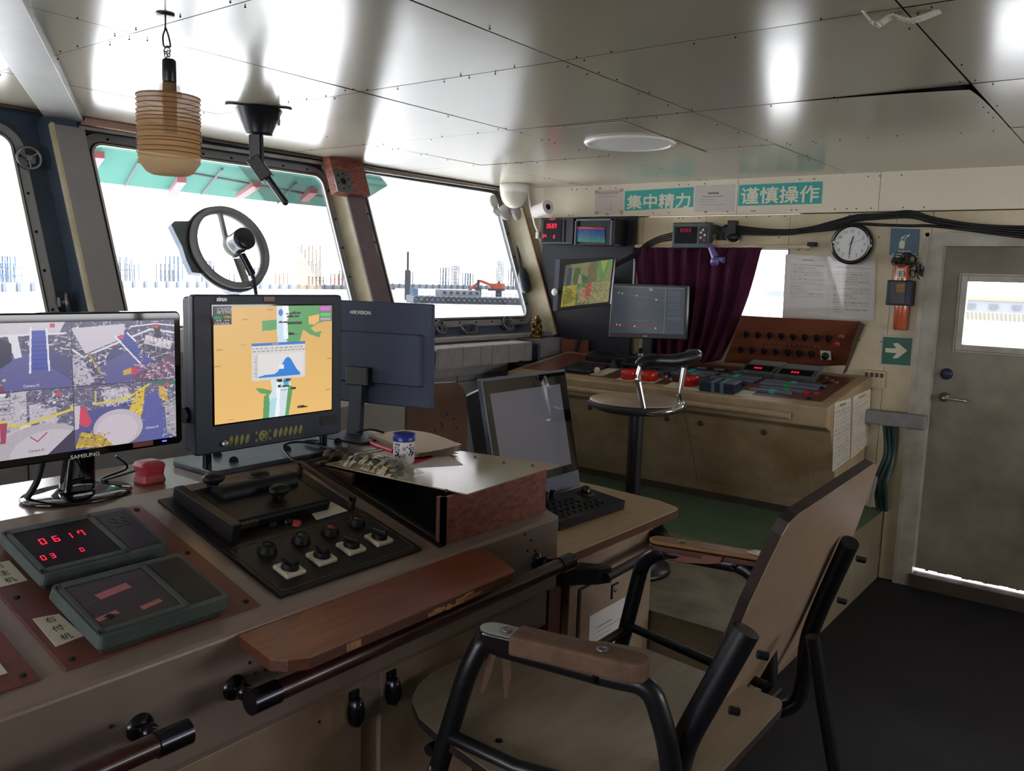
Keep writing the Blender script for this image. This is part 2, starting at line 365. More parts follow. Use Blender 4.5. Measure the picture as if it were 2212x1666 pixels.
# ------------------------------------------------------------------ small raster canvas -> mesh of coloured cells
class Cv:
    def __init__(s, w, h, col): s.w, s.h = w, h; s.a = np.empty((h, w, 3)); s.a[:] = lin(col); s.yy, s.xx = np.mgrid[0:h, 0:w]; s.xx = (s.xx+.5)/w; s.yy = (s.yy+.5)/h
    def poly(s, pts, col, op=1):
        ins = np.zeros((s.h, s.w), bool); n = len(pts); j = n-1
        for i in range(n):
            xi, yi = pts[i]; xj, yj = pts[j]
            if yi != yj: ins ^= ((yi > s.yy) != (yj > s.yy)) & (s.xx < (xj-xi)*(s.yy-yi)/(yj-yi)+xi)
            j = i
        s.a[ins] = s.a[ins]*(1-op) + np.array(lin(col))*op; return s
    def rect(s, x0, y0, x1, y1, col, op=1): return s.poly([(x0, y0), (x1, y0), (x1, y1), (x0, y1)], col, op)
    def ell(s, cx, cy, rx, ry, col, op=1):
        k = ((s.xx-cx)/rx)**2+((s.yy-cy)/ry)**2 < 1; s.a[k] = s.a[k]*(1-op)+np.array(lin(col))*op; return s
    def line(s, pts, w, col, op=1):
        asp = s.w/s.h
        for (x0, y0), (x1, y1) in zip(pts, pts[1:]):
            dx, dy = (x1-x0)*asp, y1-y0; L = dx*dx+dy*dy+1e-12
            t = np.clip((((s.xx-x0)*asp)*dx+(s.yy-y0)*dy)/L, 0, 1)
            d = np.hypot((s.xx-x0)*asp-t*dx, s.yy-y0-t*dy); k = d < w/2
            s.a[k] = s.a[k]*(1-op)+np.array(lin(col))*op
        return s
    def noise(s, amt): s.a *= 1+amt*(RND.rand(s.h, s.w, 1)-.5); return s
    def mesh(s, name, TL, TR, BL, material, parent, BR=None):
        TL, TR, BL = [np.array(p, float) for p in (TL, TR, BL)]; BR = TR+BL-TL if BR is None else np.array(BR, float)
        u = np.linspace(0, 1, s.w+1)[None, :, None]; v = np.linspace(0, 1, s.h+1)[:, None, None]
        P = (TL*(1-u)+TR*u)*(1-v)+(BL*(1-u)+BR*u)*v; off = np.zeros(3) if parent is not None else P.reshape(-1, 3).mean(0)
        P = P.reshape(-1, 3)-off
        i = np.arange(s.h)[:, None]*(s.w+1)+np.arange(s.w)[None, :]; q = np.stack([i, i+s.w+1, i+s.w+2, i+1], -1).reshape(-1, 4)
        me = bpy.data.meshes.new(name); nv, nf = len(P), len(q)
        me.vertices.add(nv); me.vertices.foreach_set('co', P.ravel()); me.loops.add(nf*4); me.loops.foreach_set('vertex_index', q.ravel().astype(np.int32))
        me.polygons.add(nf); me.polygons.foreach_set('loop_start', np.arange(nf, dtype=np.int32)*4); me.update(calc_edges=True)
        ca = me.color_attributes.new('Col', 'FLOAT_COLOR', 'CORNER'); c = np.ones((nf, 4, 4)); c[:, :, :3] = np.clip(s.a, 0, 1).reshape(-1, 1, 3); ca.data.foreach_set('color', c.ravel())
        me.materials.append(MT[material]); o = bpy.data.objects.new(name, me); COL.objects.link(o); o.location = off; WPOS[o.name] = Vector(off)
        if parent is not None: o.parent = parent; o.matrix_parent_inverse = Matrix.Translation(-WPOS[parent.name])
        return o
def printed_page(seed, w=60, h=84, bg='#c9c4c2', ink='#55504f', rows=26, top=.12, title=True, x0=.1, x1=.9, end=.93, dens=.75):
    r = random.Random(seed); c = Cv(w, h, bg)
    if title: c.rect(.3, .045, .7, .075, ink, .8)
    for i in range(rows):
        y = top+(end-top)*i/rows; L = x1 if r.random() < dens else r.uniform(.3, .85); x = x0
        while x < L:
            d = r.uniform(.02, .09); c.rect(x, y, min(x+d, L), y+.45*(end-top)/rows, ink, r.uniform(.35, .8)); x += d+r.uniform(.008, .03)
    return c
MT.update(textwhite=mat('screen_white_text', '#101010', .5, emit='#e8e8ec', estr=.9), textblack=mat('screen_dark_text', '#101010', .5), textgreen=mat('screen_green_text', '#101010', .5, emit='#40d060', estr=.9), textyellow=mat('screen_yellow_text', '#101010', .5, emit='#e0e050', estr=.9), steelscreen=mat('dull_dark_screen', '#3c3a40', .25, noise=.2, nscale=10), pinktape=mat('pink_tape', '#a8686a', .6), darkgreen=mat('dark_green_cap', '#25423c', .4), duskred=mat('dusky_red_cap', '#7a3a34', .5), duskred2=mat('deep_red_cap', '#6a2430', .4),
 brasswear=mat('worn_bronze', '#4a3a2c', .45, metal=.4, noise=.5, nscale=25), sheettop=mat('glossy_cream_board', '#a89c84', .16, noise=.1, nscale=4, bump=.05, bscale=6), blueprint=mat('blue_print_ink', '#2a3366', .5),
 brownpack=mat('brown_wrapper', '#5c4438', .4, noise=.5, nscale=30), khaki=mat('khaki_keys', '#8a8a58', .5), darksteelrough=mat('blue_steel_plate', '#40444e', .3, metal=.5, noise=.2, nscale=12), yellowink=mat('yellow_ink', '#d8d040', .5))
MT.update(textwhite=mat('screen_white_text', '#101010', .5, emit='#e8e8ec', estr=.9), textblack=mat('screen_dark_text', '#101010', .5), textgreen=mat('screen_green_text', '#101010', .5, emit='#40d060', estr=.9), textyellow=mat('screen_yellow_text', '#101010', .5, emit='#e0e050', estr=.9), screengrey=mat('touch_screen_reflection_glow', '#4a4a52', .07, spec=1, emit='#6c6c78', estr=.22), brownwood2=mat('brown_board', '#6a4a3c', .5, noise=.2, nscale=6), offgrey=mat('pale_grey_cabinet', '#a5a49e', .5, noise=.15, nscale=5),
 armblack=mat('black_varnished_arm', '#141416', .15, coat=.5), armgrey=mat('grey_glossy_arm_top', '#8f9692', .22, noise=.15, nscale=14), pinkpad=mat('pink_torn_padding', '#8a5c50', .8, noise=.2, nscale=20))
# ================================================================== THE ROOM
XW, XL, YB, ZC = 4.85, -2.4, -2.4, 2.2          # right wall, left wall, back wall, ceiling
RK = .38
WN = V(0, -1, RK).normalized(); WU = V(0, RK, 1).normalized()
def WP(x, z, d=0.0): return V(x, 3.52+RK*(z-1.35), z) + WN*d
def hitW(u, v, d=0.0): return hit(u, v, WP(0, 1.35, d), WN)
struct(MB().bb(XL, XW, YB, 3.45, -.06, 0).link('floor', 'floor'))
# ceiling panels
cb = MB(); rr = random.Random(3)
xs = [-2.5, -2.05, -1.22, -.4, .42, 1.24, 2.055, 2.895, 3.72, 4.86]; ys = [-2.5, -2.04, -1.19, -.335, .52, 1.42, 2.26, 3.1, 3.72]
for i in range(len(xs)-1):
    for j in range(len(ys)-1):
        g = .0022; x0, x1, y0, y1 = xs[i]+g, xs[i+1]-g, ys[j]+g, ys[j+1]-g
        t = [rr.uniform(-.0012, .0012) for _ in range(4)]
        if abs(xs[i]-2.895) < .01 and abs(ys[j]-.52) < .01: t = [0, 0, 0, 0]; sag = .016
        n = 10; grid = []
        if not (abs(xs[i]-2.895) < .01 and abs(ys[j]-.52) < .01): sag = 0
        bow = rr.uniform(-.003, .0035)
        for a in range(n+1):
            for b in range(n+1):
                s, q = a/n, b/n; zz = ZC + (t[0]*(1-s)*(1-q)+t[1]*s*(1-q)+t[2]*s*q+t[3]*(1-s)*q) + bow*16*s*(1-s)*q*(1-q) - sag*(1-s)**4*(1-q)**3
                grid.append((x0+(x1-x0)*s, y0+(y1-y0)*q, zz))
        cb.mi(0).add(grid, [(a*(n+1)+b, a*(n+1)+b+1, (a+1)*(n+1)+b+1, (a+1)*(n+1)+b) for a in range(n) for b in range(n)], True)
        k = 8
        cb.mi(1)
        for e in range(k):
            f = (e+.5)/k
            for px, py in ((x0+(x1-x0)*f, y0+.018), (x0+(x1-x0)*f, y1-.018), (x0+.018, y0+(y1-y0)*f), (x1-.018, y0+(y1-y0)*f)):
                if rr.random() < .3: cb.box((px, py, ZC-.003), (.003, .003, .004))
cb.mi(1).bb(-2.5, 4.95, -2.5, 3.72, ZC+.012, ZC+.05)
cb.bb(XL-.1, 4.95, 3.7, 4.05, ZC+.02, ZC+.06)
struct(cb.link('ceiling', ['ceil', 'gap']))
# ---- right (far) wall, with the curtained window opening and the doorway
wy0, wy1, wz0, wz1 = 1.735, 2.68, 1.40, 1.79
dy0, dy1, dz0, dz1 = .24, .985, .0, 1.86
wr = MB()
wr.prism([V(XW, 3.45, 0), V(XW, 3.45, 2.0), V(XW, 3.76, 2.0), V(XW, 3.50, 1.3), V(XW, 3.46, 0)], (.07, 0, 0))
wr.mi(1).prism([V(XW-.025, 3.45, 1.995), V(XW-.025, 3.45, 2.22), V(XW-.025, 3.85, 2.22), V(XW-.025, 3.76, 1.995)], (.09, 0, 0)).mi(0)
def wall_cells(mb, x0, x1, ylist, zlist, holes):
    for a, b in zip(ylist, ylist[1:]):
        for c, d in zip(zlist, zlist[1:]):
            my, mz = (a+b)/2, (c+d)/2
            if any(h[0] < my < h[1] and h[2] < mz < h[3] for h in holes): continue
            mb.bb(x0, x1, a+.0012, b-.0012, c, d)
wall_cells(wr, XW, XW+.07, [YB, -.6, dy0, dy1, 1.16, wy0, 2.25, wy1, 3.45], [0, .86, wz0, wz1, dz1, 1.99], [(dy0, dy1, -1, dz1), (wy0, wy1, wz0, wz1)])
wr.mi(1); wall_cells(wr, XW-.025, XW+.07, [YB, -.3, 1.255, 2.05, 2.93, 3.45], [1.995, ZC+.02], [])
wr.mi(2).bb(XW+.07, XW+.09, YB, 1.7, 1.87, ZC+.02).bb(XW+.07, XW+.09, 1.0, 3.45, 0, 1.39).bb(XW+.005, XW+.07, wy1, 3.45, 1.2, 2.1)
rs = random.Random(5)
for i in range(34):
    wr.box((XW-.026, rs.uniform(1.0, 3.3), rs.choice((2.012, 2.18))), (.003, .006, .006))
for i in range(40):
    wr.box((XW-.001, rs.uniform(1.0, 3.3), rs.choice((1.98, 1.86, 1.3))), (.003, .006, .006))
struct(wr.link('wall_right', ['wallcream', 'wallup', 'gap']))
struct(MB().bb(XL-.08, XL, YB, 3.45, 0, .95).bb(XL-.08, XL, YB, 3.7, 1.95, 2.25).bb(XL-.08, XL, YB, -.2, .95, 1.95).bb(XL-.08, XL, 2.2, 3.5, .95, 1.95).link('wall_left', 'wallcream'))
struct(MB().bb(XL-.08, XW+.1, YB-.08, YB, 0, 1.15).bb(XL-.08, XW+.1, YB-.08, YB, 1.9, 2.25).bb(XL-.08, 2.0, YB-.08, YB, 1.15, 1.9).bb(4.6, XW+.1, YB-.08, YB, 1.15, 1.9).link('wall_back', 'wallcream'))
# ---- front wall: vertical below the sill, raked above
fw = MB()
wins = [(.30, 1.53, 1.31, 2.075), (1.87, 3.14, 1.31, 2.09), (3.46, 4.71, 1.312, 2.15), (-2.2, .0, 1.31, 2.09)]
def wquad(mb, x0, x1, z0, z1, d0=0, d1=-.016):
    if x1-x0 < 1e-4 or z1-z0 < 1e-4: return
    mb.prism([WP(x0, z0, d0), WP(x1, z0, d0), WP(x1, z1, d0), WP(x0, z1, d0)], WN*(d1-d0))
edges = sorted([(w[0], w[1], w[2], w[3]) for w in wins]); xx = XL
for w in edges:
    wquad(fw, xx, w[0]-.03, 1.2, 2.27); wquad(fw, w[0]-.03, w[1]+.03, 1.2, w[2]-.03); wquad(fw, w[0]-.03, w[1]+.03, w[3]+.03, 2.27); xx = w[1]+.03
wquad(fw, xx, XW+.05, 1.2, 2.27)
fw.mi(1).bb(XL, XW, 3.40, 3.45, 0, 1.205)
fw.bb(XL, XW, 3.30, 3.47, 1.195, 1.215)
fw.mi(2)
for xx in (.5, 1.4, 2.2, 3.0, 3.9): fw.bb(xx, xx+.004, 3.398, 3.40, 0, 1.195)
fw.bb(XL, XW, 3.398, 3.40, .93, .934)
struct(fw.link('wall_front', ['bluegrey', 'greypaint', 'gap']))
# windows
def ring_frame(mb, x0, x1, z0, z1, w_in, w_out, r_in, d0, d1, flare=0):
    # band between inner rounded rectangle (grown by w_in) and outer one (grown by w_out)
    sl = math.sqrt(1+RK*RK); cx, cz = (x0+x1)/2, (z0+z1)/2
    def loop(g, r, d): return [WP(cx+p[0], cz+p[1]/1.0, d) for p in rrect((x1-x0)/2+g, (z1-z0)/2+g, r, 7)]
    A, B, C_, D = loop(w_in, r_in+w_in, d0), loop(w_out, r_in+w_out, d0), loop(w_out, r_in+w_out, d1), loop(w_in+flare, r_in+w_in+flare, d1)
    n = len(A); vs = A+B+C_+D; fs = []
    for i in range(n):
        j = (i+1) % n
        fs += [(i, j, n+j, n+i), (n+i, n+j, 2*n+j, 2*n+i), (2*n+i, 2*n+j, 3*n+j, 3*n+i), (3*n+i, 3*n+j, j, i)]
    mb.add(vs, fs)
def window(i, w):
    x0, x1, z0, z1 = w
    a = MB(); ring_frame(a, x0, x1, z0, z1, 0, .055, .05, .03, -.004, .046)
    a.mi(1)
    for t in range(26):
        f = (t+.5)/26; per = 2*(x1-x0)+2*(z1-z0); s = f*per; g = .032
        if s < x1-x0: p = (x0+s, z1+g)
        elif s < x1-x0+z1-z0: p = (x1+g, z1-(s-(x1-x0)))
        elif s < 2*(x1-x0)+z1-z0: p = (x1-(s-(x1-x0)-(z1-z0)), z0-g)
        else: p = (x0-g, z0+(s-2*(x1-x0)-(z1-z0)))
        a.cyl(WP(p[0], p[1], .03), WP(p[0], p[1], .034), .006, n=8)
    fr = struct(a.link('window_%d' % i, ['greypaint', 'gap']))
    b = MB(); ring_frame(b, x0, x1, z0, z1, .000, .010, .05, .036, .028); b.link('gasket', 'alu', fr)
    b = MB(); ring_frame(b, x0, x1, z0, z1, .010, .017, .05, .033, .026); b.link('rubber_seal', 'rubber', fr)
    MB().prism([WP(p[0]+(x0+x1)/2, p[1]+(z0+z1)/2, .019) for p in rrect((x1-x0)/2+.012, (z1-z0)/2+.012, .05, 5)], WN*.004).link('pane', 'glass', fr)
    portal('daylight_portal', WP((x0+x1)/2, (z0+z1)/2, -.10), WN, WU, x1-x0, (z1-z0)*1.08)
for i, w in enumerate(wins): window(i+1, w)
fr = struct(MB().bb(XW+.0, XW+.06, wy0-.012, wy0, wz0-.01, wz1+.01).bb(XW, XW+.06, wy1, wy1+.012, wz0-.01, wz1+.01).bb(XW, XW+.06, wy0, wy1, wz0-.012, wz0).bb(XW, XW+.06, wy0, wy1, wz1, wz1+.012).link('window_5', 'greypaint'))
MB().bb(XW+.03, XW+.036, wy0, wy1, wz0, wz1).link('pane', 'glass', fr)
portal('daylight_portal', (XW+.08, (wy0+wy1)/2, (wz0+wz1)/2), (-1, 0, 0), (0, 0, 1), wy1-wy0, wz1-wz0)
fr = struct(MB().bb(XL-.06, XL, -.2, -.16, .95, 1.95).bb(XL-.06, XL, 2.16, 2.2, .95, 1.95).bb(XL-.06, XL, .6, .7, .95, 1.95).link('window_6', 'greypaint'))
MB().bb(XL-.04, XL-.034, -.2, 2.2, .95, 1.95).link('pane', 'glass', fr)
portal('daylight_portal', (XL-.1, 1.0, 1.45), (1, 0, 0), (0, 0, 1), 2.4, 1.0)
fr = struct(MB().bb(2.0, 4.6, YB-.06, YB, 1.15, 1.19).bb(2.0, 4.6, YB-.06, YB, 1.86, 1.9).bb(3.28, 3.32, YB-.06, YB, 1.19, 1.86).link('window_7', 'greypaint'))  # unseen rear window, its width set for fill light from behind
MB().bb(2.0, 4.6, YB-.04, YB-.034, 1.19, 1.86).link('pane', 'glass', fr)
portal('daylight_portal', (3.3, YB-.1, 1.52), (0, 1, 0), (0, 0, 1), 2.6, .7)
# header trims, ceiling beam and pillar covers
struct(MB().prism([Z(-3, -100, 2.182), Z(186, 275, 2.182), Z(112, 277, 2.182), Z(-150, -95, 2.182)], (0, 0, .022)).link('trim_1', 'beam', bevel=.003))
tb = MB()
tb.prism([V(1.80, 3.735, 2.155), V(4.76, 3.735, 2.180), V(4.76, 3.735, 2.200), V(1.80, 3.735, 2.167)], (0, .02, 0))
struct(tb.link('trim_2', 'doorframe'))
struct(MB().bb(1.80, 2.35, 3.68, 3.715, 2.168, 2.197).link('trim_3', 'pink'))
struct(MB().bb(XL, XW, 3.70, 3.718, 2.188, 2.215).link('trim_4', 'plinth'))
PD = .14
def pillar(name, x0, x1, z0, z1, m, lip=None, d=PD):
    a = MB(); a.prism([WP(x0, z0, .01), WP(x1, z0, .01), WP(x1, z0, d), WP(x0, z0, d)], WU*((z1-z0)*math.sqrt(1+RK*RK)))
    return a
def raked_box(x0, x1, z0, z1, d0, d1):
    return [WP(x0, z0, d0), WP(x1, z0, d0), WP(x1, z0, d1), WP(x0, z0, d1)], WU*((z1-z0)*math.sqrt(1+RK*RK))
struct(MB().prism(*raked_box(1.672, 1.785, 1.2, 2.17, -.01, .108)).link('trim_12', 'bluegrey', bevel=.003))
struct(MB().prism(*raked_box(1.674, 1.795, 1.2, 2.10, .109, .14)).link('trim_5', 'greycover', bevel=.003))
struct(MB().prism(*raked_box(1.660, 1.673, 1.2, 2.105, .112, .138)).link('trim_6', 'creamcover'))
struct(MB().prism(*raked_box(3.19, 3.305, 1.2, 2.17, -.02, .138)).link('trim_7', 'creamcover'))
rw = random.Random(9); pts = [WP(3.186, 1.2, .139), WP(3.318, 1.2, .139)]
zz = 1.3
while zz < 1.95: pts.append(WP(3.318-.006*rw.random()-(.016 if 1.62 < zz < 1.72 or 1.82 < zz < 1.9 else 0), zz, .139)); zz += rw.uniform(.015, .05)
pts += [WP(3.318, 2.16, .139), WP(3.186, 2.16, .139)]
struct(MB().prism(pts, WN*.012).link('trim_8', 'plumboard'))
struct(MB().prism(*raked_box(4.765, 4.85, 1.14, 2.19, -.02, .19)).link('trim_9', 'creamcover', bevel=.003))
struct(MB().prism(*raked_box(4.762, 4.775, 1.14, 2.0, .1885, .197)).link('trim_10', 'orangewood'))
# ================================================================== OUTSIDE
sea = MB().bb(-300, 900, 5, 1500, -8.2, -8); tag(sea.link('sea', 'sea'), 'calm pale grey water below the bridge windows', 'water'); bpy.data.objects['sea']['kind'] = 'stuff'
can = MB(); cz = 2.42
ca = [Z(150, 320, cz), Z(205, 393, cz), Z(480, 425, cz), Z(755, 452, cz), Z(838, 401, cz), V(3.9, 4.35, cz), V(1.5, 4.35, cz)]
ct = thing('canopy', V(3, 5, cz), 'green translucent canopy outside above the front windows, carried on red beams', 'canopy')
can.prism(ca, (0, 0, .012)).link('canopy_sheet', 'canopy', ct)
for (u0, v0, u1, v1) in ((215, 330, 190, 372), (395, 385, 370, 420), (560, 395, 515, 425), (680, 410, 655, 432)):
    a, b = Z(u0, v0, cz-.05), Z(u1, v1, cz-.05); d = (b-a).normalized(); q = d.cross(V(0, 0, 1))
    MB().box((a+b)/2, ((b-a).length*.85, .08, .05), (d, q, V(0, 0, 1))).link('beam', 'redsteel', ct)
rib = MB()
for (u0, v0, u1, v1) in ((300, 350, 270, 402), (480, 365, 435, 420), (640, 395, 600, 438), (345, 362, 700, 425)):
    rib.tube([Z(u0, v0, cz-.02), Z(u1, v1, cz-.02)], .012, 6)
rib.link('wire', 'far5', ct)
def sea_at(u, v): return Z(u, v, -8)
def lookat(p):     # axes of something facing the ship at p : right, away, up
    a = (p-CAM); a.z = 0; a.normalize(); return V(a.y, -a.x, 0), a, V(0, 0, 1)
def up_at(p, v, u=None):
    # height of the point straight above p that shows at photo row v
    n = (p-CAM); n.z = 0; q = hit(u if u is not None else CX, v, p, n) if u is not None else None
    return q
rq = random.Random(21)
def m_per_px(p): return (p-CAM).dot(_fw)/F
# quay along the horizon
def quay(u0, v0, u1, v1, h, label, m='far2'):
    a, b = sea_at(u0, v0), sea_at(u1, v1); t = thing('quay', a, label, 'quay'); d = (b-a).normalized(); q = V(-d.y, d.x, 0); L = (b-a).length
    MB().box((a+b)/2+V(0, 0, h*.25+.001)+q*6, (L, 12, h*.5), (d, q, V(0, 0, 1))).link('wall', 'far2', t)
    mb = MB(); n = int(L/6)
    for i in range(n+1): p = a+d*(L*i/n); mb.bb(p.x-.5, p.x+.5, p.y-.9, p.y-.1, -7.999, -8+h*.62)
    mb.link('fender_row', 'far1', t)
    return a, d, q, L, t
ORDS = ['first', 'second', 'third', 'fourth', 'fifth', 'sixth', 'seventh', 'eighth', 'ninth', 'tenth', 'eleventh', 'twelfth']
def stacks(a, d, q, L, n, hmin, hmax, ms, seed, group, base=2.0):
    r = random.Random(seed)
    for i in range(n):
        p = a+d*(L*(i+.25+.5*r.random())/n)+q*(14 + 6*(i % 3)); w, h = r.uniform(3, 9), r.uniform(hmin, hmax)
        t = thing('gantry', p, ORDS[i]+' from the left of the '+group, 'crane', group)
        mb = MB(); k = max(2, int(w/2.5))
        for j in range(k+1):
            for s in (0, 3): x = -w/2+w*j/k; c = p+d*x+q*s; mb.bb(c.x-.18, c.x+.18, c.y-.18, c.y+.18, -7.99, -8+base+h)
        mb.link('leg_frame', r.choice(ms), t)
        mb = MB()
        for z in range(1, max(2, int(h/2.2))+1):
            c = p+q*1.5; zz = -8+base+h*z/max(2, int(h/2.2)); mb.box((c.x, c.y, zz), (w*1.15, 3.2, .28), (d, q, V(0, 0, 1)))
        mb.link('deck', r.choice(ms), t)
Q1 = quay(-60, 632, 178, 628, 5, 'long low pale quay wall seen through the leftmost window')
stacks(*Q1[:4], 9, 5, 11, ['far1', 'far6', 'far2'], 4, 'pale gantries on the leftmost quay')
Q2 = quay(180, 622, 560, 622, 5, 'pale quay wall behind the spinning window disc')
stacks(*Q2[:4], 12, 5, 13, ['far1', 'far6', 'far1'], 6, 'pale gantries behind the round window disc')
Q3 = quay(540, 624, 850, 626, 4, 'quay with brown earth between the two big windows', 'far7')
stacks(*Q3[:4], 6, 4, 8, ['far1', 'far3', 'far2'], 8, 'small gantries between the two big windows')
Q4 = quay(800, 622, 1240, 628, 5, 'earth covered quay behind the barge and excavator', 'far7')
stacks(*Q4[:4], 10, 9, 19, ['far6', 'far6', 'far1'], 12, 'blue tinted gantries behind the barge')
# yellow pile guides
for i, u in enumerate((643, 651, 659, 667, 675, 683, 691)):
    p = sea_at(u, 626)+V(0, 0, 1); s = m_per_px(p); hgt = (88+6*math.sin(i*2.2))*s
    t = thing('pile_tower', p, ORDS[i]+' from the left of seven thin yellow lattice towers on the quay', 'tower', 'yellow lattice towers')
    mb = MB()
    for dx in (-2.0*s, 2.0*s): mb.bb(p.x+dx-.12, p.x+dx+.12, p.y-.12, p.y+.12, -8, p.z+hgt*.62)
    for k in range(9): z = p.z+hgt*.62*k/9; mb.bb(p.x-2.2*s, p.x+2.2*s, p.y-.1, p.y+.1, z, z+.2)
    mb.link('lattice', 'far4', t); MB().bb(p.x-.15, p.x+.15, p.y-.15, p.y+.15, p.z+hgt*.6, p.z+hgt).link('mast', 'far4', t)
# barge with tyres, deckhouse, excavator and spud poles
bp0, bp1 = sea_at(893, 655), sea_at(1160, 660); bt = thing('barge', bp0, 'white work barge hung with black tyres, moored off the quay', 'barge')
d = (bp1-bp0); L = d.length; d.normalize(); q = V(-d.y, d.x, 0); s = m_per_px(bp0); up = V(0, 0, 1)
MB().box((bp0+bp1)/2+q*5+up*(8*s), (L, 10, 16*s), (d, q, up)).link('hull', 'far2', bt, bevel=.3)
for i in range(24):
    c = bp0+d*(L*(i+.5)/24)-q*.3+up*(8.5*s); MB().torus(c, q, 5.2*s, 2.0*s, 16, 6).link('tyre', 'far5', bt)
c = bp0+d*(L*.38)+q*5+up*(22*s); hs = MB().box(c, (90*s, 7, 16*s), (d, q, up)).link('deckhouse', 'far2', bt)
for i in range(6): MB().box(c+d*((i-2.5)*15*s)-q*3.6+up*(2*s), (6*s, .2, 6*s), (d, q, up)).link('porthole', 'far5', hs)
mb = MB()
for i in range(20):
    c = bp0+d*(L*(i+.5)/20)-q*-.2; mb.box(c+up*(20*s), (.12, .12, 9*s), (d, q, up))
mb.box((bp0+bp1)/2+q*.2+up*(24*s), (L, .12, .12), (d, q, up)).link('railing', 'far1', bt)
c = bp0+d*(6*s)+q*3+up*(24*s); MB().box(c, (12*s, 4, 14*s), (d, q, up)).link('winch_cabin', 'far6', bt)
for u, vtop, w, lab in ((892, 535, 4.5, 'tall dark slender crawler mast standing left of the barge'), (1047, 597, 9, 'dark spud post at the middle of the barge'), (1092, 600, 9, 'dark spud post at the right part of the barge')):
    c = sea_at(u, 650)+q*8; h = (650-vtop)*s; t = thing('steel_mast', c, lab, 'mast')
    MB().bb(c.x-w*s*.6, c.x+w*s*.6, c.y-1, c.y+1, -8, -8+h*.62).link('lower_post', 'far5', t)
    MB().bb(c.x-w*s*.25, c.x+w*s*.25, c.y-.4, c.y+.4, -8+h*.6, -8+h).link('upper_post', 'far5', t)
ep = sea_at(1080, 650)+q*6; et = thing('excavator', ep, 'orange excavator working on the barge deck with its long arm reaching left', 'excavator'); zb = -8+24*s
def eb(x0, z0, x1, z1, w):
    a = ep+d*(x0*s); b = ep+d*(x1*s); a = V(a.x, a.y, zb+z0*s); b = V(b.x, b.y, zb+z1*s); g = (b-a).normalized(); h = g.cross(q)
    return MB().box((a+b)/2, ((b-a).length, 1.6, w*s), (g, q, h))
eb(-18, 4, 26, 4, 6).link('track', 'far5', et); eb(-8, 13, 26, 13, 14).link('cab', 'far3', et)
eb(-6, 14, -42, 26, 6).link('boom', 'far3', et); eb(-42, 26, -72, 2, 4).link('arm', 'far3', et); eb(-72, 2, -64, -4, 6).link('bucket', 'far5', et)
# what shows through the door window on the right
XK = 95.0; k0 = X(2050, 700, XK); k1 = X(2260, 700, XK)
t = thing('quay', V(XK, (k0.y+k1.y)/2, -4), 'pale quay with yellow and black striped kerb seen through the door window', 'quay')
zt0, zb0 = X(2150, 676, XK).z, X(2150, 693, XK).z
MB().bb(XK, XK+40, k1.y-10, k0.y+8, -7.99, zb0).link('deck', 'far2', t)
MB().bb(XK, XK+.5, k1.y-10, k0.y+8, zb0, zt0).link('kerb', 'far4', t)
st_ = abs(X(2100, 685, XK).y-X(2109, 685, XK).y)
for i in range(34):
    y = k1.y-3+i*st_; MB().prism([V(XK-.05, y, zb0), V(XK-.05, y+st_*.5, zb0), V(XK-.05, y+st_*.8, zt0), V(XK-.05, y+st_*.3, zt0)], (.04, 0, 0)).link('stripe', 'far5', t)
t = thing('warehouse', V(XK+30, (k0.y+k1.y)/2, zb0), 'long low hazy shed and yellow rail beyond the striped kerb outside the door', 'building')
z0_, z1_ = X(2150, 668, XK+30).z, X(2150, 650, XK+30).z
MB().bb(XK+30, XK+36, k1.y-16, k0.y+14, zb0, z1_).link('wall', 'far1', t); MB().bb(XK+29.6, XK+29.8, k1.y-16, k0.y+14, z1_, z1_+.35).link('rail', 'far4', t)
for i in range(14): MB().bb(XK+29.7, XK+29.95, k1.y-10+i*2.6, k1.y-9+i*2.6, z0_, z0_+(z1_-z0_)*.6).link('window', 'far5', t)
tw = thing('tower_crane', V(60, 14, -2), 'pale crane far behind the curtain gap', 'crane')
MB().bb(60, 60.6, 19.6, 20.2, -8, 1.2).link('mast', 'far1', tw); MB().bb(60, 60.6, 17, 23, .8, 1.2).link('jib', 'far1', tw)
# ================================================================== CEILING AND FRONT WINDOW FITTINGS
def at(u, v, P):   # point on the upright plane through P that faces the camera
    n = V(_fw.x, _fw.y, 0); return hit(u, v, P, n)
# hanging lamp made of a cut plastic container
LP = V(1.195, 2.01, 2.2)
t = thing('pendant_lamp', (LP.x, LP.y, 1.70), 'hanging work lamp in a ribbed amber plastic cup on a hooked cable below the ceiling', 'lamp')
def lz(v): return at(362, v, LP).z
p0 = at(357, 30, LP); p1 = at(362, 100, LP); p2 = at(363, 128, LP); p3 = at(366, 180, LP); p4 = at(368, 292, LP)
MB().lathe([(.0, 0), (.022, 0), (.022, .004), (.006, .006)], (p0.x, p0.y, p0.z-.003), n=16).cyl((p0.x, p0.y, p0.z), (p0.x, p0.y, 2.2), .004).link('ceiling_hook', 'blackplastic', t)
loop = smooth_path([p0, at(357, 60, LP), at(352, 78, LP), at(354, 100, LP), p1, at(368, 100, LP), at(364, 78, LP), at(358, 60, LP)], 4)
MB().tube(loop, .0022, 8).link('cord', 'cable', t)
MB().torus(at(358, 118, LP), RT, .008, .0016, 16, 6).torus(at(364, 116, LP), RT, .008, .0016, 16, 6).torus(at(361, 110, LP), _fw, .008, .0016, 16, 6).link('shackle', 'steel', t)
MB().lathe([(.0, 0), (.0155, .0), (.017, .004), (.0165, p2.z-p3.z-.004), (.013, p2.z-p3.z), (0, p2.z-p3.z)], p3, n=20).link('socket', 'blackplastic', t)
MB().cyl(p4, p3, .0165, .0165).link('bulb_holder', 'knob', t)
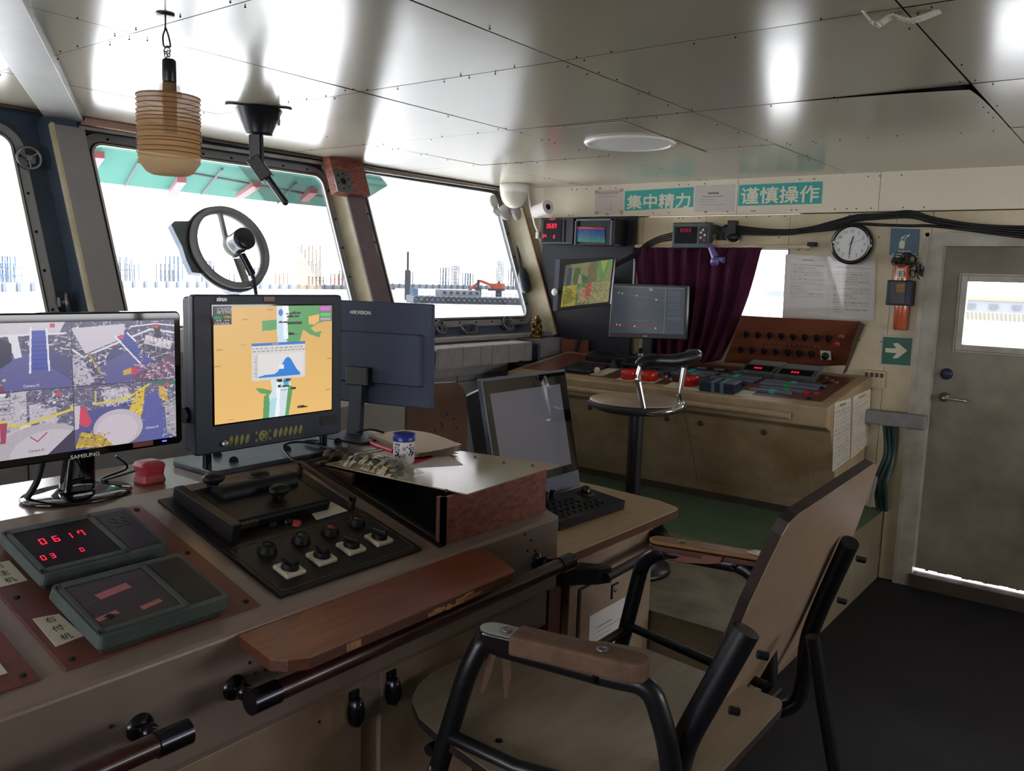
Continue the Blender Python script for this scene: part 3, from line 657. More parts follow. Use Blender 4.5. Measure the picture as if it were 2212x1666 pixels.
c = at(367, 378, LP); top = at(367, 209, LP).z-c.z; prof = [(.0, .004), (.044, .0), (.056, .006), (.066, .02)]
z = .03
while z < top:
    prof += [(.0715 if int(z*1000) % 3 else .0735, z), (.0745, z+.003)]; z += .0075
prof += [(.0765, top)]
cup = MB().lathe(prof, c, n=40, sx=1.0).lathe([(r-.0016, h+.001) for r, h in prof], c, n=40)
x_, y_, z_ = frame((0, 0, 1), RT)
tabm = MB(); ra = .0762
for a0, a1, h0, h1 in ((-62, -14, 0, .033),):
    pts = []
    for k in range(9):
        a = math.radians(a0+(a1-a0)*k/8); inset = 1.0; pts.append((a, h1*(1-abs(k-4)/14)))
    A = [c+RT*(ra*math.sin(a)*.9+.02)-V(_fw.x, _fw.y, 0).normalized()*(ra*math.cos(a))+V(0, 0, top) for a, h in pts]; B_ = [p+V(0, 0, h) for p, (a, h) in zip(A, pts)]
    n = len(A); tabm.add(A+B_, [(i, i+1, n+i+1, n+i) for i in range(n-1)], True)
cu = cup.link('plastic_cup', 'cupplast', t)
rb_ = MB()
for f_ in (.985, .93, .87, .80, .745, .70, .655, .57, .52, .44, .40, .33, .27): rb_.torus(c+V(0, 0, top*f_), (0, 0, 1), .0755, .0011, 40, 5)
rb_.link('ribs', 'tan', cu)
MB().cyl(at(367, 181, LP), at(367, 212, LP), .022, .030, caps=False).link('cup_neck', 'cupplast', cu)
# searchlight handle under the ceiling
HP = V(2.06, 2.84, 2.2)
t = thing('searchlight_control', (HP.x, HP.y, 1.86), 'black ceiling mounted searchlight handle with cone base and angled crank rod', 'crank handle')
c0 = V(HP.x, HP.y, 2.198); q = at(552, 292, HP)
MB().rbox((HP.x, HP.y, 2.196), (.245, .15, .006), .03, (V(.8, -.6, 0), V(.6, .8, 0), V(0, 0, 1))).link('base_plate', 'tube', t)
MB().lathe([(.092, 0), (.088, -.004), (.05, -(c0.z-q.z)*.92), (.05, -(c0.z-q.z)), (0, -(c0.z-q.z))], c0, n=32).link('cone_housing', 'tube', t)
MB().cyl(at(590, 262, HP), at(605, 262, HP), .006).cyl(at(602, 252, HP), at(602, 272, HP), .005).link('clamp_screw', 'steel', t)
a, b = at(553, 290, HP), at(555, 352, HP); MB().box((a+b)/2, (.036, .040, (a-b).length), (RT, _fw, V(0, 0, 1))).cyl(a+RT*.02, b+RT*.02, .008).cyl(a-RT*.02, b-RT*.02, .008).link('drop_pole', 'tube', t)
a, b = at(549, 345, HP), at(576, 384, HP); g = (b-a).normalized(); MB().box((a+b)/2, ((b-a).length*1.15, .05, .052), (g, _fw.cross(g).cross(g), _fw.cross(g))).cyl(a-_fw*.025, a-_fw*.018, .006).cyl(b-_fw*.025, b-_fw*.018, .006).link('pivot_block', 'tube', t, bevel=.003)
MB().cyl(at(575, 380, HP), at(616, 437, HP), .0125, .0125).ball(at(616, 437, HP), .013).link('crank_rod', 'tube', t)
# ceiling light
LC = Z(1361, 306, 2.2)
t = thing('ceiling_light', (LC.x, LC.y, 2.18), 'round white flush ceiling light, switched off, on a patched ceiling panel', 'ceiling light')
MB().lathe([(.0, 0), (.2, 0), (.205, -.004), (.2, -.012), (.178, -.016), (.176, -.010)], (LC.x, LC.y, 2.198), n=48).link('bezel', 'whitep', t)
MB().lathe([(0, -.0145), (.10, -.0140), (.177, -.0105)], (LC.x, LC.y, 2.198), n=48).link('diffuser', 'lampwhite', t)
pl = MB()
a, b, c, d = Z(1185, 277, 2.196), Z(1345, 263, 2.196), Z(1527, 330, 2.196), Z(1400, 346, 2.196); pl.prism([a, b, c, d], (0, 0, .002))
tag(pl.link('ceiling_patch', 'ceil'), 'rectangular patch panel screwed to the ceiling around the round light', 'panel')
# bracket remains on the ceiling top right
ww = Z(1918, 32, 2.2); t = MB(); rr = random.Random(2); pts = smooth_path([ww+V(-.05, .04, 0), ww+V(-.01, .02, -.02), ww+V(.0, -.01, -.006), ww+V(.02, -.05, -.015), ww+V(.03, -.10, 0)], 5)
for k in range(len(pts)-1): t.box((pts[k]+pts[k+1])/2, (.03, .02, .004), frame((pts[k+1]-pts[k]).cross(V(1, 0, 0)).normalized() if (pts[k+1]-pts[k]).length > 1e-4 else (0, 0, 1)))
tag(t.link('torn_tape', 'ivory'), 'crumpled torn tape hanging from a ceiling seam near the top right', 'tape')
# dome camera
DC = V(4.56, 3.52, 2.2); k = at(1111, 402, DC)
t = thing('dome_camera', (DC.x, DC.y, 2.05), 'white dome security camera hanging in the corner above the rightmost front window', 'camera')
c = V(at(1111, 402, DC).x, at(1111, 402, DC).y, 2.2)
MB().lathe([(0, 0), (.098, 0), (.098, -.03), (.094, -.05), (.094, -.055)], c, n=32).link('housing', 'whitep', t)
MB().lathe([(.092, -.054), (.090, -.075), (.078, -.11), (.055, -.14), (.025, -.155), (0, -.158)], c, n=32).link('dome', 'offwhite', t)
MB().tube(smooth_path([c+V(.06, -.07, -.03), at(1142, 425, DC), at(1148, 455, V(4.6, 3.4, 2)), at(1155, 485, V(4.6, 3.35, 2)), at(1162, 500, V(4.6, 3.33, 1.9))], 6), .006, 8).link('cable', 'whitep', t)
MB().box(at(1162, 508, V(4.6, 3.33, 1.9)), (.025, .025, .045)).link('plug', 'offwhite', t, bevel=.006)
# cloth stuffed behind it
rr = random.Random(4); mb = MB(); cc = at(1092, 440, V(4.66, 3.62, 2.05))
for i in range(9):
    o = cc + RT*rr.uniform(-.09, .10)+V(0, 0, rr.uniform(-.07, .06)); mb.ball(o, rr.uniform(.03, .05), 10, frame(V(rr.uniform(-1, 1), rr.uniform(-1, 1), rr.uniform(-1, 1))), (1, .6, 1.4))
tag(mb.link('cloth', 'cloth'), 'crumpled grey white cloth stuffed behind the dome camera', 'cloth')
# paper roll
a = at(1156, 458, V(4.62, 3.33, 2.05)); b = at(1184, 447, V(4.66, 3.12, 2.05))
rl = MB().cyl(a, b, .042, .048, 28); g = (b-a).normalized(); x, y, z = frame(g); rl.mi(1).cyl(b, b+g*.001, .02, .02, 20)
tag(rl.link('paper_roll', ['paper', 'gap']), 'white roll of paper resting on top of the corner display units', 'paper roll')
# window locking wheels
def dog(P, nrm, R, win, tilt=None, r=.0065):
    x, y, z = frame(nrm); W_ = bpy.data.objects[win]
    c = P+z*.035
    t = MB().torus(c, z, R, r, 28, 8).link('locking_wheel', 'steel', W_)
    m = MB(); m.cyl(P-z*.01, c+z*.004, .011)
    for k in range(3): a = 2*math.pi*k/3+.6; m.cyl(c, c+x*(R*math.cos(a))+y*(R*math.sin(a)), .0045, n=8)
    m.link('hub', 'steel', t); MB().box(P+z*.006, (.06, .04, .012), (x, y, z)).link('wheel_bracket', 'steel', t, bevel=.003)
dog(hitW(60, 345, .02), (-.25, -1, .1), .043, 'window_1')
dog(hitW(126, 655, .02), (.85, -.5, .1), .040, 'window_1')
dog(hitW(945, 711, .02), WN, .040, 'window_3')
dog(hitW(1091, 703, .02), (-.1, -1, .5), .044, 'window_3')
dog(hitW(1142, 637, .02), (-.6, -.7, .1), .036, 'window_3')
c = hitW(1013, 712, .03)
(MB().tube([c+V(-.075, 0, .02), c+V(-.05, -.02, -.02), c+V(.05, -.02, -.02), c+V(.075, 0, .02), c+V(.045, .0, .028), c+V(-.045, 0, .028)], .008, 8, closed=True).link('loop_handle', 'steel', bpy.data.objects['window_3']))
# wiper motor with brush on the right frame
a, b, c2 = hitW(1118, 535, .06), hitW(1130, 590, .08), hitW(1137, 630, .08)
t = thing('wiper_tool', b, 'black bottle shaped brush hanging on the right side frame of the right window', 'brush')
g = (a-c2).normalized()
MB().lathe([(.0, -.01), (.03, 0), (.036, .02), (.036, .12), (.026, .16), (.012, .18)], c2, g, 18).link('body', 'darkblue', t)
MB().cyl(c2+g*.17, a+g*.02, .008, .006, 10).link('handle', 'darkblue', t)
# clear view screen
cc = hitW(497, 536, .03); t = thing('clear_view_screen', cc, 'round motor driven clear view screen with spoke and hub in front of the big window', 'clear view screen')
x, y, z = frame(WN, (1, 0, 0)); R1, R0 = .208, .182
def annul(mb, c, z0, z1, ra, rb, n=56):
    mb.lathe([(ra, z0), (rb, z0), (rb, z1), (ra, z1), (ra, z0)], c, WN, n, caps=False); return mb
ri = annul(MB(), cc, -.030, .022, R0, R1).link('rim', 'greypaint', t)
annul(MB(), cc, -.030, -.014, .200, .220).link('rear_ring', 'greypaint', t)
annul(MB(), cc, -.012, -.009, .19, .216).link('seal', 'rubber', t)
hb = MB().lathe([(0, -.02), (.055, -.02), (.055, .03), (.05, .045), (.05, .06)], cc, WN, 30).link('hub', 'alu', t)
MB().lathe([(.048, .06), (.052, .062), (.052, .10), (.054, .102), (.054, .135), (.048, .14), (0, .14)], cc, WN, 30).link('motor', 'darksteel', t)
MB().box(cc+y*.125-x*.012, (.018, .15, .02), (x, y, z)).link('spoke', 'greypaint', t)
MB().box(cc-y*.13+x*.03, (.045, .15, .022), ((x+y*.15).normalized(), (y-x*.15).normalized(), z)).link('spoke', 'alu', t)
MB().cyl(cc-y*.05+z*.05+x*.02, cc-y*.155+z*.055+x*.05, .018, .018).link('cable_gland', 'darksteel', t)
MB().tube(smooth_path([cc-y*.155+z*.055+x*.05, cc-y*.19+z*.05+x*.055, cc-y*.30+z*.04+x*.05], 5), .009, 8).link('cable', 'cable', t)
sp = [(-.13, .15), (-.19, .13), (-.255, .125), (-.275, .105), (-.26, .05), (-.245, 0), (-.24, -.06), (-.225, -.125), (-.16, -.13), (-.10, -.18), (-.04, -.218), (.02, -.222), (-.07, -.185), (-.14, -.12), (-.178, -.04), (-.178, .06)]
MB().prism([cc+x*a+y*b-z*.05 for a, b in sp], WN*.036).link('backing_block', 'bluegrey', t)
MB().lathe([(0, -.018), (.20, -.018)], cc, WN, 40, caps=False).link('disc_glass', 'glass', t)
# bracket block with steel plate on the pillar between the two windows
t = thing('wooden_block', WP(3.2, 1.95, .16), 'maroon painted wooden block high on the pillar between the two windows', 'block')
MB().prism(*raked_box(3.085, 3.325, 1.945, 2.185, .135, .19)).link('block', 'boxwood', t, bevel=.002)
ax = (V(1, 0, 0), WU, WN); c = hitW(741, 392, .192)
m = MB().rbox(c, (.115, .13, .006), .006, ax); m.mi(1).cyl(c+WN*.003, c+WN*.005, .018)
for i in range(6): a = i*math.pi/3+.3; o = c+V(1, 0, 0)*(.04*math.cos(a))+WU*(.045*math.sin(a)); m.cyl(o+WN*.003, o+WN*.0055, .005, n=8)
m.link('steel_plate', ['steel', 'gap'], t)
# ---- ledge under the right window
t = thing('taped_ledge', V(3.9, 3.3, 1.07), 'box ledge wrapped in shiny tape below the right window', 'ledge')
MB().bb(3.35, 4.33, 3.16, 3.395, 1.165, 1.18).link('top_board', 'paper', t)
m = MB(); rr = random.Random(8); xx = 3.45
while xx < 4.33: w = rr.uniform(.06, .16); m.bb(xx, min(4.335, xx+w-.003), 3.15-rr.uniform(0, .006), 3.17, 1.06+rr.uniform(0, .006), 1.176); xx += w
m.link('tape_front', 'silvertape', t)
MB().bb(3.3, 4.33, 3.34, 3.395, .98, 1.065).link('lower_board', 'silvertape', t)
m = MB().bb(4.335, 4.50, 3.22, 3.36, 1.03, 1.155); tag(m.link('junction_box', 'darkblue', bevel=.01), 'black plastic box at the right end of the taped ledge', 'box')
t = thing('grey_cabinet', (4.65, 3.2, .9), 'small grey metal cabinet with inset door under the golden figurine', 'cabinet')
MB().bb(4.50, 4.77, 3.20, 3.395, 1.0, 1.188).link('body', 'greypaint', t, bevel=.003); MB().bb(4.54, 4.77, 3.194, 3.20, 1.01, 1.13).link('door', 'greycover', t, bevel=.004)
t = thing('orange_board', (4.79, 3.0, 1.0), 'orange brown scratched board with a small lever beside the grey cabinet', 'board')
a, b = X(1215, 722, 4.72), X(1271, 722, 4.72); MB().bb(4.715, 4.73, b.y, a.y, 1.06, 1.185).link('board', 'orangeplate', t)
MB().box(X(1247, 745, 4.70), (.02, .02, .09), (V(1, 0, 0), V(0, .95, .3), V(0, -.3, .95))).link('lever', 'darkblue', t)
# figurine and bottle on the ledge end
fc = Y(1160, 724, 3.28); rr = random.Random(13); m = MB()
m.lathe([(0, 0), (.045, 0), (.045, .012), (.03, .02)], (fc.x, fc.y, 1.19), n=16)
for i in range(34):
    h = rr.random(); w = .045*(1-.35*h); o = V(fc.x+rr.uniform(-w, w), fc.y+rr.uniform(-.02, .02), 1.205+h*.115)
    m.ball(o, rr.uniform(.008, .017), 8, frame(V(rr.uniform(-1, 1), rr.uniform(-1, 1), rr.uniform(-1, 1))), (1, .7, 1.5))
m.ball((fc.x-.012, fc.y-.005, 1.325), .016, 10)
tag(m.link('figurine', 'gold'), 'small gold and dark carved figurine standing on the grey cabinet by the window', 'figurine')
bc = V(fc.x+.065, fc.y+.035, 1.19)
t = thing('glass_bottle', bc, 'small clear bottle standing behind the golden figurine', 'bottle')
MB().lathe([(0, 0), (.024, 0), (.025, .006), (.025, .075), (.012, .095), (.011, .11)], bc, n=20).link('bottle_body', 'bottle', t); MB().lathe([(.013, .108), (.013, .128), (0, .13)], bc, n=16).link('cap', 'offwhite', t)
# ================================================================== RIGHT WALL
def card(name, x, u0, v0, u1, v1, u2, v2, u3, v3, m, label=None, cat=None, th=.0015, group=None, parent=None):
    # flat card on the wall plane x from its four photo corners TL TR BR BL
    P = [X(a, b, x) for a, b in ((u0, v0), (u1, v1), (u2, v2), (u3, v3))]; o = MB().prism(P, (-th, 0, 0)).link(name, m, parent)
    if label: tag(o, label, cat, group)
    return o, P
YR, ZU = V(0, -1, 0), V(0, 0, 1)
xs_ = XW-.0256
def paper(seed, x, TLp, TRp, BLp, label, w=60, h=80, rows=22, bg='#c4bcb0', group=None, **k):
    TL, TR, BL = X(*TLp, x), X(*TRp, x), X(*BLp, x)
    o = printed_page(seed, w, h, bg, rows=rows, **k).mesh('paper_notice', TL, TR, BL, 'printed', None); return tag(o, label, 'notice', group)
c = Cv(50, 50, '#cfc4bb')
for i in range(5): c.rect(.1, .08+.05*i, .85-.1*(i == 4), .10+.05*i, '#8a807c', .7)
for i in range(4): c.rect(.5, .5+.1*i, .62, .53+.1*i, '#8a807c', .6)
for a, b in ((0, 0), (.86, 0), (0, .86), (.86, .86)): c.rect(a, b, a+.14, b+.14, '#b08a5c', .7)
tag(c.mesh('paper_notice', X(1285, 411, xs_), X(1347, 407, xs_), X(1285, 464, xs_), 'printed', None), 'small paper notice with taped brown corners left of the first teal sign', 'notice')
t = thing('teal_sign', X(1423, 430, xs_), 'teal sign with the large characters for concentrate, left of the two', 'sign')
card('board', xs_, 1350, 413, 1498, 404, 1497, 447, 1349, 456, 'teal', parent=t)
a = X(1354, 452, xs_-.002); text('lettering', '集中精力', a, YR, ZU, .088, 'signtext', t, width=a.y-X(1490, 448, xs_).y, fat=.0022)
t = thing('teal_sign', X(1684, 420, xs_), 'teal sign with the large characters for careful operation, right of the two', 'sign')
card('board', xs_, 1597, 400, 1777, 392, 1774, 440, 1594, 445, 'teal', parent=t)
a = X(1600, 441, xs_-.002); text('lettering', '谨慎操作', a, YR, ZU, .092, 'signtext', t, width=a.y-X(1768, 438, xs_).y, fat=.0022)
c = Cv(60, 44, '#c4bcb4'); c.rect(.33, .28, .60, .33, '#5a5250', .8)
for i, (a, b) in enumerate(((.18, .72), (.14, .5), (.14, .55), (.16, .8))): c.rect(a, .42+.1*i, b, .445+.1*i, '#7a7270', .6)
tag(c.mesh('paper_notice', X(1502, 401, xs_), X(1589, 398, xs_), X(1500, 458, xs_), 'printed', None), 'grey white paper notice between the two teal signs', 'notice')
# clock
cc = X(1838, 527, XW-.08); t = thing('wall_clock', V(XW, cc.y, cc.z), 'round black wall clock with white face below the black cables', 'clock')
R = .105
MB().lathe([(0, 0), (R*.93, 0), (R+.004, .012), (R+.006, .045), (R+.004, .078), (R-.002, .084), (R-.012, .084), (R-.014, .076), (0, .076)], V(XW, cc.y, cc.z), (-1, 0, 0), 48).link('case', 'glossblack', t)
fx = XW-.0775; fc_ = V(fx, cc.y, cc.z)
MB().lathe([(0, 0), (R-.015, 0)], fc_, (-1, 0, 0), 48, caps=False).link('dial', 'clockface', t)
for n in range(1, 13):
    a = math.radians(n*30+2); p = fc_+YR*(math.sin(a)*R*.66)+ZU*(math.cos(a)*R*.66-.008)+V(-.001, 0, 0); text('numeral', str(n), p, YR, ZU, .017, 'greyink', t, align='CENTER')
tick = MB()
for n in range(60): a = math.radians(n*6); d = YR*math.sin(a)+ZU*math.cos(a); tick.box(fc_+d*(R*.82)+V(-.001, 0, 0), (.0006, .0012, .005 if n % 5 == 0 else .003), (V(1, 0, 0), d.cross(V(1, 0, 0)), d))
tick.link('minute_marks', 'greyink', t)
def hand(deg, L, w, m, off, name): a = math.radians(deg); d = YR*math.sin(a)+ZU*math.cos(a); MB().box(fc_+d*(L*.5-L*.1)+V(-off, 0, 0), (.0008, w, L*1.2), (V(1, 0, 0), d.cross(V(1, 0, 0)), d)).link(name, m, t)
hand(15, .042, .006, 'blackink', .003, 'hour_hand'); hand(184, .06, .0045, 'blackink', .005, 'minute_hand'); hand(67, .066, .0016, 'greyink', .0065, 'second_hand')
# transponder sign
t = thing('safety_sign', X(1955, 520, XW), 'slate blue safety sign picturing a radar transponder, right of the clock', 'sign')
card('border', XW, 1920, 488, 1993, 491, 1988, 559, 1916, 556, 'ivory', parent=t)
card('field', XW-.0018, 1925, 493, 1988, 495, 1984, 553, 1921, 551, 'slate', parent=t)
a = X(1941, 544, XW-.0035)
text('lettering', 'RADAR', X(1954, 545, XW-.0035), YR, ZU, .009, 'signtext', t, width=.06, bold=.02, align='CENTER')
text('lettering', 'TRANSPONDER', X(1953, 551, XW-.0035), YR, ZU, .009, 'signtext', t, width=.125, bold=.02, align='CENTER')
m = MB(); o = X(1950, 526, XW-.0034)
def pp(a, b): return o+YR*a+ZU*b
m.prism([pp(-.016, -.025), pp(.008, -.028), pp(.012, .0), pp(.006, .014), pp(-.010, .016), pp(-.018, .002)], (-.0004, 0, 0))
for s0, s1 in (((-.012, .02), (.002, .012)), ((.002, .012), (.016, .016))): m.tube([pp(*s0), pp(*s1)], .002, 4)
def arrow(p, ang, L, w):
    d = YR*math.cos(ang)+ZU*math.sin(ang); n = YR*-math.sin(ang)+ZU*math.cos(ang)
    m.prism([p-n*w*.3, p+d*L*.55-n*w*.3, p+d*L*.55-n*w, p+d*L, p+d*L*.55+n*w, p+d*L*.55+n*w*.3, p+n*w*.3], (-.0004, 0, 0))
arrow(pp(.012, .045), math.radians(225), .034, .007); arrow(pp(.006, .02), math.radians(48), .04, .007)
m.link('pictogram', 'signtext', t)
# laminated instructions
c = Cv(140, 90, '#b9b6ae'); r = random.Random(3)
for col in (0, 1):
    x0 = .03+.49*col; c.rect(x0+.0, .02, x0+.46, .97, '#c2bfba', .6); c.rect(x0+.16, .07, x0+.3, .09, '#6a6663', .7)
    for i in range(20):
        y = .15+.037*i; L = x0+(.42 if r.random() < .6 else r.uniform(.12, .4)); xx = x0+.04
        if i > 14 and col == 0: break
        while xx < L: d = r.uniform(.01, .05); c.rect(xx, y, min(xx+d, L), y+.014, '#75716e', r.uniform(.4, .8)); xx += d+.008
for i in range(7):
    y = r.random(); c.line([(r.uniform(0, .3), y), (r.uniform(.6, 1), y+r.uniform(-.1, .1))], .03, '#dddcd8', .25)
t = c.mesh('instruction_sheet', X(1697, 549, XW-.004), X(1893, 560, XW-.004), X(1690, 688, XW-.004), 'film', None, BR=X(1888, 696, XW-.004)); tag(t, 'plastic covered double sheet of printed instructions under the clock', 'notice')
# exit arrow sign
t = thing('safety_sign', X(1936, 758, XW), 'dark green sign with a white arrow pointing right', 'sign')
card('border', XW, 1904, 722, 1977, 726, 1971, 796, 1898, 791, 'ivory', parent=t)
card('field', XW-.0018, 1908, 728, 1971, 731, 1966, 790, 1904, 786, 'exitgreen', parent=t)
m = MB(); A = [X(a, b, XW-.0034) for a, b in ((1913, 752), (1936, 753), (1929, 742), (1940, 741), (1960, 758), (1939, 774), (1928, 774), (1937, 763), (1912, 761))]
m.prism(A, (-.0005, 0, 0)).link('arrow', 'signtext', t)
# transponder tube
def tubez(v, dx=0): return X(1945+dx, v, XW-.045)
a, b = X(1945, 572, XW-.045), X(1946, 606, XW-.045); c_, d_ = X(1945, 660, XW-.045), X(1943, 713, XW-.045)
t = thing('radar_transponder', d_, 'orange red tube transponder clamped in a dark bracket by the door frame', 'transponder')
MB().lathe([(0, 0), (.030, 0), (.034, .01), (.036, c_.z-d_.z)], d_, n=28).link('lower_tube', 'orangeglass', t)
MB().lathe([(.036, 0), (.037, (a.z-b.z)*.9), (.033, a.z-b.z), (0, a.z-b.z)], b, n=28).link('upper_tube', 'orangeglass', t)
e = (b+c_)/2; bx = MB().bb(XW-.09, XW, e.y-.062, e.y+.062, c_.z, b.z); bkt = bx.link('bracket', 'darkblue', t, bevel=.006)
MB().bb(XW-.096, XW-.088, e.y-.035, e.y+.035, c_.z+.01, b.z-.005).link('clamp', 'blackplastic', bkt, bevel=.002)
card('label_plate', XW-.0965, 1937, 613, 1955, 613, 1954, 632, 1936, 632, 'orangewood', parent=bkt)
card('sticker', XW-.083, 1937, 580, 1953, 580, 1953, 601, 1937, 601, 'ivory', parent=t); text('sticker_text', '83', X(1941, 597, XW-.0845), YR, ZU, .028, 'blackink', t, width=.03)
m = MB(); rr = random.Random(17); cc = X(1952, 566, XW-.05)
for i in range(16):
    ang = rr.uniform(-.4, .4); o = cc+V(rr.uniform(-.02, .02), rr.uniform(-.03, .04), rr.uniform(-.012, .02)); m.torus(o, (rr.uniform(-1, 1), rr.uniform(-.4, .4), rr.uniform(.2, 1)), rr.uniform(.022, .042), .0022, 22, 5)
cc2 = X(1985, 585, XW-.045)
for i in range(14): o = cc2+V(rr.uniform(-.012, .012), rr.uniform(-.03, .03), rr.uniform(-.02, .02)); m.torus(o, (rr.uniform(-.5, .5), rr.uniform(.6, 1), rr.uniform(-.2, .2)), rr.uniform(.012, .026), .0022, 18, 5)
tag(m.link('coiled_cord', 'cable'), 'tangled coil of thin black cord on top of the orange transponder', 'cord')
# rust streak papers edge line + socket
t = thing('wall_socket', X(1892, 817, XW), 'old beige socket box on the wall behind the right console', 'socket')
a, b = X(1872, 798, XW), X(1912, 840, XW); MB().bb(XW-.04, XW, b.y, a.y, b.z, a.z).link('box', 'creamcover', t, bevel=.004)
for k in range(4): q = a.lerp(V(a.x, b.y, a.z), (k+.5)/4); MB().bb(XW-.043, XW-.04, q.y-.008, q.y+.008, a.z-.035, a.z-.012).link('outlet', 'plinth', t)
m = MB().bb(4.74, 4.82, .91, 1.215, .905-.045, .905+.03); tag(m.link('padded_bar', 'greycloth', bevel=.012, seg=3), 'grey padded bar running from the right console to the door frame', 'bar')
m = MB()
rr = random.Random(5)
for k in range(3): m.tube(smooth_path([V(4.80-.02*k, 1.12-.03*k, .86), V(4.79, 1.10-.02*k, .7), V(4.77-.02*k, 1.13-.03*k, .55), V(4.78, 1.11-.02*k, .395)], 5), .012, 8)
tag(m.link('green_rope', 'darkgreen'), 'dark green rope bundle hanging behind the right console', 'rope')
m = MB().cyl(X(1893, 1030, 4.66), X(1879, 1095, 4.66), .009); tag(m.link('metal_tube', 'alu'), 'short grey metal tube leaning behind the chair back on the platform edge', 'tube')
# ---- door with frame
dr = MB(); ly0, ly1, lz0, lz1 = .12, .94, .085, 1.83; wy0_, wy1_, wz0_, wz1_ = .475, .80, 1.312, 1.636; xd = XW+.03
for a, b in zip([ly0, wy0_, wy1_, ], [wy0_, wy1_, ly1]):
    for c, d in zip([lz0, wz0_, wz1_], [wz0_, wz1_, lz1]):
        if a == wy0_ and c == wz0_: continue
        dr.bb(xd, xd+.04, a, b, c, d)
rr = random.Random(6); yy = ly0
while yy < ly1: w = rr.uniform(.01, .04); dr.bb(xd+.005, xd+.035, yy, min(yy+w, ly1), lz0-rr.uniform(0, .009), lz0); yy += w
door = struct(dr.link('door_1', 'doorpaint'))
m = MB()
for r_, w_, x_ in ((0, .030, xd-.010), (.030, .012, xd-.005)):
    y0, y1, z0, z1 = wy0_-r_*1.0, wy1_+r_, wz0_-r_, wz1_+r_
    if r_ == 0: y0, y1, z0, z1 = wy0_, wy1_, wz0_, wz1_
    m.bb(x_, xd+.002, y0-w_, y0, z0-w_, z1+w_).bb(x_, xd+.002, y1, y1+w_, z0-w_, z1+w_).bb(x_, xd+.002, y0, y1, z0-w_, z0).bb(x_, xd+.002, y0, y1, z1, z1+w_)
m.link('window_surround', 'doorframe', door, bevel=.003)
MB().bb(xd+.015, xd+.021, wy0_, wy1_, wz0_, wz1_).link('pane', 'glass', door)
kp = X(2045, 808, xd); lk = MB().lathe([(0, 0), (.030, 0), (.030, .008), (.024, .014), (.0, .016)], kp, (-1, 0, 0), 24).link('lock', 'darkblue', door)
hp = X(2040, 858, xd); hd = MB().lathe([(0, 0), (.026, 0), (.024, .008), (.014, .012), (.012, .03), (0, .03)], hp, (-1, 0, 0), 24).link('handle_rose', 'steel', door)
MB().tube(fillet([hp+V(-.02, 0, 0), hp+V(-.05, 0, 0), hp+V(-.052, -.115, -.004)], .02), .0075, 10).link('lever_handle', 'chrome', hd)
for zz in (1.55, .4): MB().cyl((xd-.006, ly1+.008, zz-.05), (xd-.006, ly1+.008, zz+.05), .006).link('hinge', 'steel', door)
fr = MB(); x0 = XW-.045; fy0, fy1, fz1 = .08, 1.005, 1.872
fr.bb(x0, XW+.07, .918, fy1, 0, fz1).bb(x0, XW+.07, fy0, .918, 1.812, fz1).bb(x0, XW+.07, fy0, .155, 0, fz1)
fr.bb(x0-.006, x0, fy1-.018, fy1+.006, 0, fz1+.006).bb(x0-.006, x0, fy0, fy1, fz1-.012, fz1+.006)
fr.mi(1).bb(x0-.01, XW+.08, .15, .93, .0, .058).bb(x0-.01, XW+.02, .15, .93, .058, .07)
f = struct(fr.link('door_2', ['doorframe', 'plinth'])); f.name = 'trim_11'
portal('daylight_portal', (XW+.10, (wy0_+wy1_)/2, (wz0_+wz1_)/2), (-1, 0, 0), (0, 0, 1), .325, .324)
struct(MB().bb(XW-.012, XW, 1.01, 1.09, 0, .86).link('baseboard_right', 'wallcream'))
# ---- cables along the wall
m = MB(); rr = random.Random(31)
for k in range(5):
    o = (k-2)*4; P = [(1590, 497+o), (1640, 501+o*.7), (1700, 502+o*.5), (1750, 496+o*.5), (1800, 487+o), (1850, 473+o*.9), (1900, 469+o*.7), (1965, 465+o), (2010, 476+o*.8), (2080, 489+o*.8), (2150, 497+o), (2230, 503+o*1.5)]
    if k == 4: P[4] = (1800, 495); P[5] = (1850, 484); P[6] = (1900, 486); P[7] = (1965, 488); P[8] = (2010, 488)
    m.tube(smooth_path([X(u, v, XW-.05-.01*rr.random()-(.02 if u > 2000 else 0)) for u, v in P], 5), .0075, 8)
tag(m.link('cable_bundle', 'cable'), 'thick bundle of black cables sagging along the wall over clock and door', 'cable')
m = MB()
for k in range(4):
    o = k*4; m.tube(smooth_path([X(1322, 575+o*.4, 4.72), X(1375, 542+o, 4.76), X(1398, 524+o, 4.76), X(1425, 511+o, 4.76), X(1455, 503+o*1.2, 4.76)], 6), .005, 7)
tag(m.link('cable_bundle', 'cable'), 'black cables rising from the corner monitor to the display over the curtain', 'cable')
